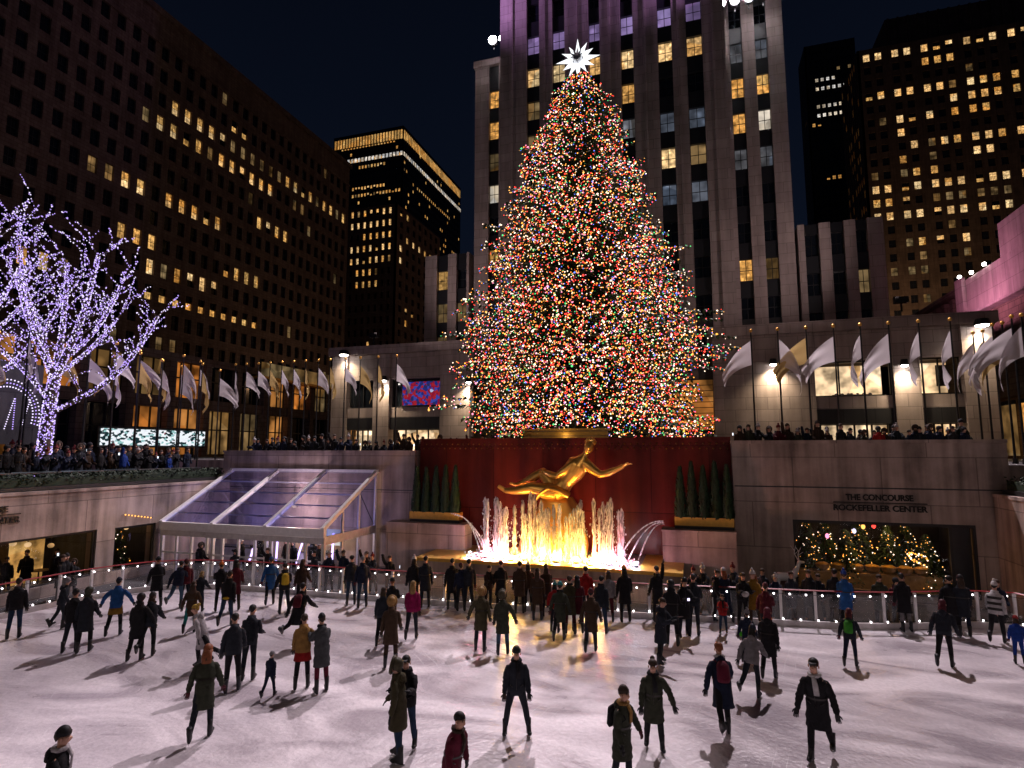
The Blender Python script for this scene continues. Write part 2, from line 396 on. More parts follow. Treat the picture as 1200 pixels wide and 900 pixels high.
# fine grain of shaved ice
n4 = N('ShaderNodeTexNoise'); n4.inputs['Scale'].default_value = 9; n4.inputs['Detail'].default_value = 6; L(g.outputs['Position'], n4.inputs['Vector'])
mr4 = N('ShaderNodeMapRange'); mr4.inputs['From Min'].default_value = .3; mr4.inputs['From Max'].default_value = .7; mr4.inputs['To Min'].default_value = .88; mr4.inputs['To Max'].default_value = 1.06
L(n4.outputs['Fac'], mr4.inputs['Value'])
vsn = N('ShaderNodeVectorMath'); vsn.operation = 'SCALE'; L(mxc.outputs['Result'], vsn.inputs[0]); L(mr4.outputs[0], vsn.inputs['Scale']); L(vsn.outputs[0], b.inputs['Base Color'])
rr = N('ShaderNodeMapRange'); rr.inputs['From Min'].default_value = .35; rr.inputs['From Max'].default_value = .65; rr.inputs['To Min'].default_value = .20; rr.inputs['To Max'].default_value = .48
L(n1.outputs['Fac'], rr.inputs['Value']); L(rr.outputs[0], b.inputs['Roughness']); b.inputs['Specular IOR Level'].default_value = .5
ad = N('ShaderNodeMath'); ad.operation = 'ADD'; L(n1.outputs['Fac'], ad.inputs[0]); L(n4.outputs['Fac'], ad.inputs[1])
bp = N('ShaderNodeBump'); bp.inputs['Strength'].default_value = .35; bp.inputs['Distance'].default_value = .06; L(ad.outputs[0], bp.inputs['Height']); L(bp.outputs[0], b.inputs['Normal'])
mb = MB()
top = [(x, y, 0) for x, y in RINK]; bot = [(x, y, -.06) for x, y in RINK]; n = len(RINK)
mb.add(top + bot, [tuple(reversed(range(n)))] + [(i, (i + 1) % n, n + (i + 1) % n, n + i) for i in range(n)], 'ice')
structure(mb.build('ice_rink'))

# ================================================================== PIT WALLS
# right block with the concourse window
CX0, CX1, CZ1, CZ0 = 3.75, 10.25, 3.08, .25
blk = thing('pit_wall', 'stained stone rink wall with a wide shop window and metal lettering', 'wall', (6, 27.5, 0))
mb = MB()
o = Vector((6, 27.5, 0))
def lb(m_, x0, x1, y0, y1, z0, z1, mat): m_.box(x0 - o.x, x1 - o.x, y0 - o.y, y1 - o.y, z0 - o.z, z1 - o.z, mat)
lb(mb, 1.45, CX0, 27.5, 28.3, -.05, 6.28, 'pit_stone'); lb(mb, CX1, 11.5, 27.5, 28.3, -.05, 6.28, 'pit_stone')
lb(mb, CX0, CX1, 27.5, 28.3, CZ1, 6.28, 'pit_stone'); lb(mb, CX0, CX1, 27.5, 28.3, -.05, CZ0, 'pit_stone')
mb.build('wall', blk)
mb = MB(); lb(mb, 1.42, 11.5, 27.42, 28.36, 6.282, 6.42, 'pit_stone'); mb.build('coping', blk)
mb = MB()
for z in (4.42,): lb(mb, 1.5, 11.4, 27.485, 27.5 - .002, z, z + .05, 'spandrel')
mb.build('joint_line', blk)
mb = MB()
for (a, b2) in ((CX0, CX0 + .1), (CX1 - .1, CX1), (9.35, 9.45)): lb(mb, a, b2, 27.52, 27.66, CZ0, CZ1, 'black_frame')
lb(mb, CX0 + .1, CX1 - .1, 27.521, 27.659, CZ1 - .12, CZ1, 'black_frame'); lb(mb, CX0 + .1, CX1 - .1, 27.521, 27.659, CZ0, CZ0 + .08, 'black_frame')
mb.build('window_frame', blk)
mb = MB(); y = 27.6 - o.y; mb.quad((CX0 + .1 - o.x, y, CZ0), (CX1 - .1 - o.x, y, CZ0), (CX1 - .1 - o.x, y, CZ1), (CX0 + .1 - o.x, y, CZ1), 'clear_glass'); mb.build('pane', blk)
# the room behind the window
mb = MB()
lb(mb, CX0 - .3, CX1 + .3, 32.2, 32.3, -.05, 3.6, 'dark_cladding'); lb(mb, CX0 - .4, CX0 - .3, 28.31, 32.2, -.05, 3.6, 'dark_cladding')
lb(mb, CX1 + .3, CX1 + .4, 28.31, 32.2, -.05, 3.6, 'dark_cladding'); lb(mb, CX0 - .3, CX1 + .3, 28.31, 32.2, 3.5, 3.6, 'dark_cladding')
lb(mb, CX0 - .3, CX1 + .3, 28.31, 32.2, -.05, .1, 'spandrel')
mb.build('room_shell', blk)
mb = MB(); lb(mb, 9.45, CX1 - .1, 27.75, 27.8, CZ0 + .08, CZ1 - .12, 'spandrel'); mb.build('door', blk)
mb = MB(); lb(mb, 10.35, 10.62, 27.44, 27.498, .95, 1.5, 'gold_paint'); lb(mb, 10.4, 10.57, 27.43, 27.44, 1.3, 1.42, 'letter_dark'); tag(mb.build('notice_plate'), 'small amber notice plate on the wall right of the concourse window', 'sign')

def text_mesh(s, size, mat, depth=.03, width=None):
    c = bpy.data.curves.new('lettering', 'FONT'); c.body = s; c.size = size; c.extrude = depth / 2; c.align_x = 'CENTER'; c.offset = .012 * size / .4
    ob = bpy.data.objects.new('lettering', c); COL.objects.link(ob)
    bpy.context.view_layer.update()
    me = bpy.data.meshes.new_from_object(ob.evaluated_get(bpy.context.evaluated_depsgraph_get()))
    bpy.data.objects.remove(ob)
    xs = [v.co.x for v in me.vertices]; wd = max(xs) - min(xs); mid = (max(xs) + min(xs)) / 2
    k = width / wd if width else 1
    for v in me.vertices: v.co.x = (v.co.x - mid) * k
    me.materials.clear(); me.materials.append(M(mat)); me.name = 'lettering'
    return me
def lettering(loc, rz, label):
    t = thing('wall_lettering', label, 'sign', loc, rz)
    for s, z, wd in (('THE CONCOURSE', .30, 2.42), ('ROCKEFELLER CENTER', -.13, 3.36)):
        me = text_mesh(s, .33, 'letter_dark', .05, wd)
        ob = bpy.data.objects.new('lettering', me); COL.objects.link(ob); ob.parent = t
        ob.location = (0, 0, z); ob.rotation_euler = (R(90), 0, 0)
    mb = MB(); mb.box(-1.68, 1.68, -.02, .0, .175, .215, 'letter_dark'); mb.build('rule_bar', t)
lettering((7.0, 27.47, 3.66), 0, 'dark metal letters reading THE CONCOURSE ROCKEFELLER CENTER over the right window')
lettering((-25.77, 14.85, 3.3), R(90), 'dark metal lettering over the shop window in the left side wall')

# red granite wall behind the statue
rw = thing('granite_wall', 'polished red granite wall with bronze studs behind the golden statue', 'wall', (-6.3, 28.3, 0))
o = Vector((-6.3, 28.3, 0))
mb = MB(); lb(mb, -14.02, 1.44, 28.1, 28.3, -.05, 6.5, 'red_granite'); mb.build('wall', rw)
mb = MB()
for i in range(52):
    for j in range(2):
        mb.octa((-13.8 + i * .296 + .148 * j - o.x, 28.085 - o.y, 6.08 + .22 * j), .05, 'bronze')
sb = mb.build('bronze_stud', rw)
mb = MB(); lb(mb, -14.02, 1.44, 28.02, 28.36, 6.502, 6.6, 'red_granite'); mb.build('coping', rw)
# reveals beside it belong to the blocks
lw = thing('pit_wall', 'plain stained stone wall of the pit standing behind the glass pavilion', 'wall', (-20, 27.5, 0))
o = Vector((-20, 27.5, 0))
mb = MB(); lb(mb, -26.4, -14.03, 27.5, 28.3, -.05, 5.86, 'pit_stone'); mb.build('wall', lw)
mb = MB(); lb(mb, -26.4, -14.0, 27.42, 28.36, 5.862, 5.98, 'pit_stone'); mb.build('coping', lw)
mb = MB(); lb(mb, -25.8, -14.1, 27.485, 27.498, 3.9, 3.94, 'spandrel'); mb.build('joint_line', lw)

# lower blocks with planters of clipped cypresses
def planter_block(x0, x1, gx0, gx1, ztop, lab, side):
    t = thing('planter_block', 'low stone block %s' % lab, 'wall', ((x0 + x1) / 2, 26.5, 0))
    mb = MB(); h = (x1 - x0) / 2
    mb.box(-h, h, 0, .98, -.05, ztop - .08, 'pit_stone'); mb.build('block', t)
    mb = MB(); mb.box(-h - .03, h + .03, -.04, .985, ztop - .078, ztop, 'pit_stone'); mb.build('coping', t)
    p = thing('planter', 'long gilded planter trough holding cypresses %s' % side, 'planter', ((gx0 + gx1) / 2, 27.1, ztop))
    h = (gx1 - gx0) / 2
    mb = MB(); mb.box(-h, h, -.1, .36, .0, .14, 'black_frame'); mb.build('base', p)
    mb = MB(); mb.box(-h, h, -.14, -.10, .141, .50, 'gold_paint'); mb.box(-h, -h + .04, -.1, .36, .141, .5, 'gold_paint'); mb.box(h - .04, h, -.1, .36, .141, .5, 'gold_paint'); mb.build('gilded_band', p)
    mb = MB(); mb.box(-h + .041, h - .041, -.099, .36, .15, .44, 'bark'); mb.build('soil', p)
    return p
planter_block(-15.03, -10.8, -14.0, -11.3, 2.42, 'under the left planter beside the pavilion', 'left of the fountain')
planter_block(-1.57, 1.43, -1.05, 1.40, 2.58, 'under the right planter beside the pool', 'right of the fountain')
def cypress_mesh(seed):
    rnd = random.Random(seed); mb = MB()
    h = 2.35
    for i in range(900):
        z = rnd.random() ** 1.25 * h
        rr = .27 * (1 - z / h) ** .62 * (.75 + .35 * rnd.random()) + .015
        if z < .25: rr *= .75 + z
        a = rnd.random() * 2 * PI; c = Vector((rr * math.cos(a), rr * math.sin(a), z))
        d = Vector((math.cos(a) * .35, math.sin(a) * .35, 1)).normalized() * (.10 + .07 * rnd.random())
        s = Vector((-math.sin(a), math.cos(a), 0)) * (.028 + .02 * rnd.random())
        mb.add([c - s, c + s, c + d + s * .2, c + d - s * .2], [(0, 1, 2, 3)], 'cypress_leaf')
    mb.tube([(0, 0, .0), (0, 0, 1.2), (0, 0, h * .95)], [.17, .16, .01], 'hedge_leaf', 7)
    return mb
cyp = [cypress_mesh(k).mesh('cypress') for k in range(3)]
ordw = ('leftmost', 'second', 'middle', 'fourth', 'rightmost')
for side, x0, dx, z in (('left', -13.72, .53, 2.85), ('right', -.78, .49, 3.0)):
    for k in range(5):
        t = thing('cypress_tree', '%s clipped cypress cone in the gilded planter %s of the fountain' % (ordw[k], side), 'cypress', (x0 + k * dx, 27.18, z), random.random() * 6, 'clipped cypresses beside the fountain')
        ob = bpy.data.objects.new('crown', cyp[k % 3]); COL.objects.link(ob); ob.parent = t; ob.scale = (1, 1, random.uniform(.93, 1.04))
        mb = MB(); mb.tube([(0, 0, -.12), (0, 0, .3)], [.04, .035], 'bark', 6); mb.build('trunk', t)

# side walls with shop windows
def side_wall(X, sgn, openings, label):
    t = thing('side_wall', label, 'wall', (X, 14, 0))
    mb = MB(); xs = sorted((0, -sgn * .6))   # wall thickness goes outward
    ys = [-3.0] + [v for op in openings for v in op[:2]] + [27.48]
    for i in range(0, len(ys), 2): mb.box(xs[0], xs[1], ys[i] - 14, ys[i + 1] - 14, -.05, 4.2, 'pit_stone')
    for (a, b2, z0, z1) in openings:
        mb.box(xs[0], xs[1], a - 14, b2 - 14, z1, 4.2, 'pit_stone'); mb.box(xs[0], xs[1], a - 14, b2 - 14, -.05, z0, 'pit_stone')
    mb.build('wall', t)
    mb = MB(); xs2 = sorted((sgn * .05, -sgn * .7)); mb.box(xs2[0], xs2[1], -17.0, 13.47, 4.202, 4.32, 'pit_stone'); mb.build('coping', t)
    for (a, b2, z0, z1) in openings:
        mb = MB()
        for (c, d) in ((a, a + .1), (b2 - .1, b2)): mb.box(*sorted((-sgn * .08, -sgn * .2)), c - 14, d - 14, z0, z1, 'black_frame')
        mb.box(*sorted((-sgn * .081, -sgn * .199)), a + .1 - 14, b2 - .1 - 14, z1 - .1, z1, 'black_frame'); mb.box(*sorted((-sgn * .081, -sgn * .199)), a + .1 - 14, b2 - .1 - 14, z0, z0 + .08, 'black_frame')
        wf = mb.build('window', t)
        mb = MB(); x = -sgn * .14; mb.quad((x, a + .1 - 14, z0), (x, b2 - .1 - 14, z0), (x, b2 - .1 - 14, z1), (x, a + .1 - 14, z1), 'clear_glass'); mb.build('pane', wf)
        # room behind
        mb = MB(); q = lambda v: v * -sgn
        x1, x2 = sorted((q(.62), q(4.4)))
        mb.box(x1, x2, a - 14.3, a - 14.2, -.05, 3.3, 'dark_cladding'); mb.box(x1, x2, b2 - 13.8, b2 - 13.7, -.05, 3.3, 'dark_cladding')
        mb.box(*sorted((q(4.4), q(4.5))), a - 14.3, b2 - 13.7, -.05, 3.3, 'bark'); mb.box(x1, x2, a - 14.2, b2 - 13.8, 3.2, 3.3, 'spandrel'); mb.box(x1, x2, a - 14.2, b2 - 13.8, -.05, .1, 'spandrel')
        mb.build('room_shell', t)
    return t
side_wall(PX0, 1, [(10.2, 19.75, .45, 2.46), (20.6, 22.75, .45, 2.42)], 'long stone side wall of the rink with two warm lit shop windows')
side_wall(PX1, -1, [], 'stone side wall at the right end of the rink')
# shop contents behind the left windows: lamps, furniture
def pendant(x, y, z, r, mat, label, grp):
    t = thing('pendant_lamp', label, 'lamp', (x, y, z), 0, grp)
    mb = MB(); mb.ball((0, 0, 0), (r, r, r * .8), mat, 10, 6); mb.build('globe', t, True)
    mb = MB(); mb.bar((0, 0, r * .7), (0, 0, 3.2 - z), .012, 'dark_metal'); mb.build('cord', t)
for k, (y, z) in enumerate(((17.0, 2.2), (17.9, 2.0), (18.25, 2.25), (18.5, 1.9), (12.9, 2.2), (14.4, 2.1), (15.6, 2.25))):
    pendant(-26.8 - .5 * (k % 3), y, z, .13, 'shop_bright', 'glowing globe lamp hanging inside the larger left shop window', 'globe lamps in the left shop')
for k, y in enumerate((21.0, 21.6, 22.3)):
    pendant(-27.2, y, 2.15, .11, 'shop_bright', 'glowing globe lamp hanging inside the smaller left shop window', 'globe lamps in the smaller left shop')
mb = MB(); mb.box(-28.9, -28.8, 18.2, 19.6, .1, 3.1, 'lit_amber'); tag(mb.build('wall_light'), 'tall yellow lit panel at the end of the left shop window', 'light panel')
mb = MB(); mb.box(-30.1, -30.0, 10, 17.6, 2.2, 2.5, 'lit_dim'); tag(mb.build('lit_shelf'), 'dim warm lit shelf along the back of the left shop', 'shelf')
for k in range(7):
    t = thing('cafe_table', 'small dark cafe table behind the left shop window', 'table', (-27.4 - .8 * (k % 2), 11.0 + k * 1.25, .1), k, 'cafe tables in the left shop')
    mb = MB(); mb.tube([(0, 0, .70), (0, 0, .74)], [.35, .35], 'wood_slat', 12); mb.build('table_top', t)
    mb = MB(); mb.tube([(0, 0, 0), (0, 0, .04), (0, 0, .06), (0, 0, .70)], [.2, .2, .035, .03], 'dark_metal', 8); mb.build('leg', t)
lamp('added_shop_light', 'POINT', (-27.6, 17.5, 2.6), 22, (1, .55, .2), .3); lamp('added_shop_light', 'POINT', (-27.6, 21.7, 2.6), 30, (1, .55, .2), .3); lamp('added_shop_light', 'POINT', (-27.6, 13, 2.6), 16, (1, .5, .18), .3)  # bare point lights added to brighten the shop rooms
# small row of warm bulbs glowing above the smaller window
mb = MB()
for k in range(9): mb.ball((-25.72, 21.0 + k * .17, 2.98 - k * .035), .035, 'bulb_gold', 6, 4)
mb.bar((-25.76, 20.9, 3.0), (-25.76, 22.5, 2.70), .012, 'dark_metal'); tag(mb.build('bulb_strip'), 'short strip of warm bulbs on the left wall above the smaller window', 'light strip')

# hedges in troughs along the side walls
def hedge(x0, x1, y0, y1, z0, h, label, n):
    t = thing('hedge', label, 'hedge', ((x0 + x1) / 2, (y0 + y1) / 2, z0)); c = t.location
    mb = MB(); mb.box(x0 - c.x, x1 - c.x, y0 - c.y, y1 - c.y, 0, .16, 'black_frame'); mb.build('trough', t)
    mb = MB(); mb.box(x0 - c.x + .12, x1 - c.x - .12, y0 - c.y + .1, y1 - c.y - .1, .17, h - .12, 'hedge_leaf')
    rnd = random.Random(3)
    for i in range(n):
        p = Vector((rnd.uniform(x0 + .05, x1 - .05) - c.x, rnd.uniform(y0, y1) - c.y, rnd.uniform(.25, h) + .04))
        a = rnd.random() * 6.28; b2 = rnd.uniform(-1, 1); s = .05 + .05 * rnd.random()
        u = Vector((math.cos(a), math.sin(a), b2)).normalized() * s; v = Vector((-math.sin(a), math.cos(a), rnd.uniform(-1, 1))).normalized() * s * .6
        mb.add([p - u, p + v, p + u, p - v], [(0, 1, 2, 3)], 'hedge_leaf')
    mb.build('foliage', t)
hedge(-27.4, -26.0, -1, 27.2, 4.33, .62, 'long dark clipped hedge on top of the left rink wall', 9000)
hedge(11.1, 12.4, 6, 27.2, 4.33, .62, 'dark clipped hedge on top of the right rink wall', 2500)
mb = MB()
for k in range(4): mb.box(-27.62, -27.5, 15.2 + k * 2.0, 16.9 + k * 2.0, 5.02, 5.06, 'lit_grey')  # rail slabs carry a faint emission of their own
mb.bar((-27.56, -1, 5.0), (-27.56, 27, 5.0), .03, 'steel'); tag(mb.build('guard_rail'), 'thin pale guard rail behind the long left hedge', 'railing')

# ================================================================== RINK FENCE
fence = thing('rink_fence', 'low glass rink fence with white posts and a red top rail', 'fence', (-5, 22, 0))
FO = fence.location.copy()
pts = [Vector((x, y, 0)) for x, y in RINK]
# resample the run
def resample(pts, step):
    tot = sum((b2 - a).length for a, b2 in zip(pts[:-1], pts[1:])); n_ = max(1, round(tot / step)); st = tot / n_
    out_ = [pts[0].copy()]; want = st; acc = 0
    for a, b2 in zip(pts[:-1], pts[1:]):
        L_ = (b2 - a).length
        while L_ > 0 and acc + L_ >= want - 1e-6 and len(out_) <= n_:
            out_.append(a + (b2 - a) * ((want - acc) / L_)); want += st
        acc += L_
    return out_
def smooth(pts, k=3):
    for _ in range(k):
        q = [pts[0]]
        for a, b2 in zip(pts[:-1], pts[1:]): q += [a * .75 + b2 * .25, a * .25 + b2 * .75]
        pts = q + [pts[-1]]
    return pts
fpts = resample(smooth(pts), 1.1)
FH = 1.18
for i, p in enumerate(fpts):
    q = p - FO
    mb = MB(); mb.bar(q + Vector((0, 0, .0)), q + Vector((0, 0, FH)), .042, 'white_metal'); mb.build('post', fence)
for a, b2 in zip(fpts[:-1], fpts[1:]):
    a2, b3 = a - FO, b2 - FO; d = (b2 - a).normalized()
    mb = MB(); a4 = a2 + d * .06; b4 = b3 - d * .06
    mb.add([a4 + Vector((0, 0, .24)), b4 + Vector((0, 0, .24)), b4 + Vector((0, 0, FH - .08)), a4 + Vector((0, 0, FH - .08))], [(0, 1, 2, 3)], 'fence_pane')
    mb.build('glass_panel', fence)
mb = MB(); mb.tube([p - FO + Vector((0, 0, FH + .035)) for p in fpts], (.05, .026), 'red_rail', 4, ref=(0, 1, 0)); mb.build('top_rail', fence)
mb = MB()
for a, b2 in zip(fpts[:-1], fpts[1:]):
    d = (b2 - a).normalized(); nrm = Vector((-d.y, d.x, 0))
    mb.obox(a - FO - nrm * .05, b2 - a, nrm * .1, Vector((0, 0, .2)), 'board_white')
mb.build('kick_board', fence)
def bulb_string(name, label, z, step, r):
    mb = MB(); pp = resample(smooth(pts), step); prev = None
    for p in pp:
        d = Vector((0, -.09, 0)); c = Vector((-5, 14, 0)) - p; c.z = 0; c.normalize()
        q = p + c * .08 + Vector((0, 0, z + random.uniform(-.015, .015))); mb.ball(q, r, 'bulb_white', 6, 4)
        if prev is not None: mb.bar(prev, q, .006, 'dark_metal')
        prev = q
    o_ = mb.build(name); tag(o_, label, 'string lights')
bulb_string('string_lights', 'string of round white bulbs under the red rail of the rink fence', FH - .1, .52, .031)
bulb_string('string_lights', 'string of round white bulbs along the foot of the rink fence', .25, .56, .031)

# ================================================================== GLASS PAVILION
pv = thing('glass_pavilion', 'white framed glass pavilion with a sloping clear roof behind the rink', 'pavilion', (-20.8, 25, 0))
o = pv.location.copy()
X0, X1, YF, YB, ZE, ZR = -25.6, -16.2, 23.0, 27.38, 2.42, 4.86
bays = [X0, X0 + 3.15, X0 + 6.27, X1]
for x in bays:
    for (a, b2) in ((Vector((x, YF, 0)), Vector((x, YF, ZE))),):
        mb = MB(); mb.bar(a - o, b2 - o, .07, 'white_metal'); mb.build('column', pv)
    mb = MB(); mb.bar(Vector((x, YF - .15, ZE + .02)) - o, Vector((x, YB, ZR)) - o, .085, 'white_metal'); mb.build('rafter', pv)
mb = MB(); mb.box(X0 - .1 - o.x, X1 + .1 - o.x, YF - .18 - o.y, YF - .03 - o.y, ZE - .34, ZE + .04, 'white_metal'); mb.build('front_fascia', pv)
mb = MB(); mb.box(X0 - .08 - o.x, X1 + .08 - o.x, YF - .12 - o.y, YF - .04 - o.y, ZE - .62, ZE - .36, 'board_white'); mb.build('transom_band', pv)
mb = MB(); mb.bar(Vector((X0 - .1, YB, ZR + .03)) - o, Vector((X1 + .1, YB, ZR + .03)) - o, .08, 'white_metal'); mb.build('ridge_beam', pv)
for f in (.2, .4, .6, .8):
    y, z = YF + (YB - YF) * f, ZE + (ZR - ZE) * f - .1
    mb = MB(); mb.bar(Vector((X0, y, z)) - o, Vector((X1, y, z)) - o, .035, 'white_metal'); mb.build('purlin', pv)
for a, b2 in zip(bays[:-1], bays[1:]):
    mb = MB(); mb.add([Vector((a + .09, YF, ZE + .05)) - o, Vector((b2 - .09, YF, ZE + .05)) - o, Vector((b2 - .09, YB, ZR)) - o, Vector((a + .09, YB, ZR)) - o], [(0, 1, 2, 3)], 'tent_film'); mb.build('roof_panel', pv)
xx = [X0 + (X1 - X0) * k / 10 for k in range(11)]
for k, x in enumerate(xx):
    mb = MB(); mb.bar(Vector((x, YF - .02, 0)) - o, Vector((x, YF - .02, ZE - .36)) - o, .055, 'white_metal'); mb.build('mullion', pv)
for a, b2 in zip(xx[:-1], xx[1:]):
    mb = MB(); y = YF + .01 - o.y; mb.quad((a + .04 - o.x, y, .1), (b2 - .04 - o.x, y, .1), (b2 - .04 - o.x, y, ZE - .62), (a + .04 - o.x, y, ZE - .62), 'clear_glass'); mb.build('front_pane', pv)
mb = MB(); mb.box(X0 - o.x, X1 - o.x, YF - .06 - o.y, YF - .03 - o.y, .95, 1.03, 'white_metal'); mb.build('mid_rail', pv)
# right side wall: triangle of glass over a band
mb = MB(); mb.box(X1 - .06 - o.x, X1 + .06 - o.x, YF - o.y, YB - o.y, 1.72, 2.10, 'board_white'); mb.build('side_band', pv)
for y in (24.4, 25.8, 27.32):
    zt = ZE + (ZR - ZE) * (y - YF) / (YB - YF) - .06
    mb = MB(); mb.bar(Vector((X1, y, 0)) - o, Vector((X1, y, zt)) - o, .05, 'white_metal'); mb.build('side_post', pv)
mb = MB(); mb.add([Vector((X1, YF, 2.1)) - o, Vector((X1, YB, 2.1)) - o, Vector((X1, YB, ZR - .1)) - o, Vector((X1, YF, ZE - .1)) - o], [(0, 1, 2, 3)], 'tent_film'); mb.build('side_pane', pv)
for (y0, z0, y1, z1) in ((25.8, 2.15, 27.3, 4.0),):
    mb = MB(); mb.bar(Vector((X1 - .05, y0, z1)) - o, Vector((X1 - .05, y1, z0)) - o, .015, 'dark_metal'); mb.build('brace', pv)
# pavilion contents
def counter(x, y, label):
    t = thing('skate_counter', label, 'counter', (x, y, -.05))
    mb = MB(); mb.box(-1.2, 1.2, -.3, .3, 0, .95, 'board_white'); mb.build('body', t)
    mb = MB(); mb.box(-1.25, 1.25, -.35, .35, .951, 1.0, 'dark_metal'); mb.build('counter_top', t)
counter(-18.6, 25.6, 'pale counter inside the right part of the glass pavilion'); counter(-23.6, 25.8, 'pale counter inside the left part of the glass pavilion')
t = thing('display_screen', 'white lit screen on a stand inside the glass pavilion', 'screen', (-18.2, 26.6, -.05))
mb = MB(); mb.box(-.6, .6, -.03, .03, 1.15, 1.95, 'lit_pale'); mb.build('panel', t); mb = MB(); mb.bar((0, 0, 0), (0, 0, 1.14), .04, 'dark_metal'); mb.build('stand', t)
for k, x in enumerate((-22.0, -20.7, -19.2, -17.4)):
    t = thing('tube_light', 'violet tube light leaning inside the glass pavilion', 'light', (x, 25.0 + .4 * (k % 2), 0), 0, 'violet tube lights in the pavilion')
    mb = MB(); mb.bar((0, 0, .4), (.05 if k % 2 else .5, 0, 1.9), .035, 'tube_violet'); mb.build('tube', t); mb = MB(); mb.box(-.12, .12, -.12, .12, -.05, .4, 'dark_metal'); mb.build('foot', t)
t = thing('banner_stand', 'dark poster stand inside the left part of the pavilion', 'sign', (-23.2, 24.1, -.05))
mb = MB(); mb.box(-.35, .35, -.02, .02, .35, 1.6, 'board_white'); mb.build('board', t); mb = MB(); mb.bar((-.3, 0, 0), (-.3, 0, .35), .02, 'dark_metal'); mb.bar((.3, 0, 0), (.3, 0, .35), .02, 'dark_metal'); mb.build('leg', t)
lamp('pavilion_light', 'POINT', (-20.2, 26.0, 3.1), 620, (1.0, .66, .40), .25); lamp('pavilion_light', 'POINT', (-18.2, 24.6, 2.0), 130, (.85, .70, 1.0), .2); lamp('pavilion_light', 'POINT', (-23.4, 25.5, 2.0), 110, (.42, .45, 1.0), .2)
mb = MB(); mb.ball((-20.2, 26.0, 3.1), .12, 'shop_bright', 10, 6); mb.bar((-20.2, 26, 3.2), (-20.2, 26, 4.1), .012, 'dark_metal'); tag(mb.build('pendant_lamp'), 'warm round lamp hanging under the pavilion roof', 'lamp')
# ================================================================== BUILDINGS
def to_px(P):
    c, s = math.cos(YAW), math.sin(YAW); Z = P[2] - EYE
    r = P[0] * c + P[1] * s; f = -P[0] * s + P[1] * c
    fw = f * math.cos(PITCH) + Z * math.sin(PITCH); u = -f * math.sin(PITCH) + Z * math.cos(PITCH)
    if fw < .5: return (-9999, -9999)
    return (600 + F_PX * r / fw, 450 - F_PX * u / fw)
STYLE = {'bright': ('lit_bright', 'lit_bright'), 'amber': ('lit_amber', 'lit_amber'), 'dim': ('lit_dim', 'lit_dim'), 'pale': ('lit_pale', 'lit_pale'),
         'violet': ('lit_violet', 'lit_violet'), 'grey': ('lit_grey', 'lit_grey'), 'half': ('dark_glass', 'lit_amber'), 'top': ('lit_bright', 'dark_glass'), 'mix': ('lit_amber', 'lit_bright'), 'dark': ('dark_glass', 'dark_glass')}
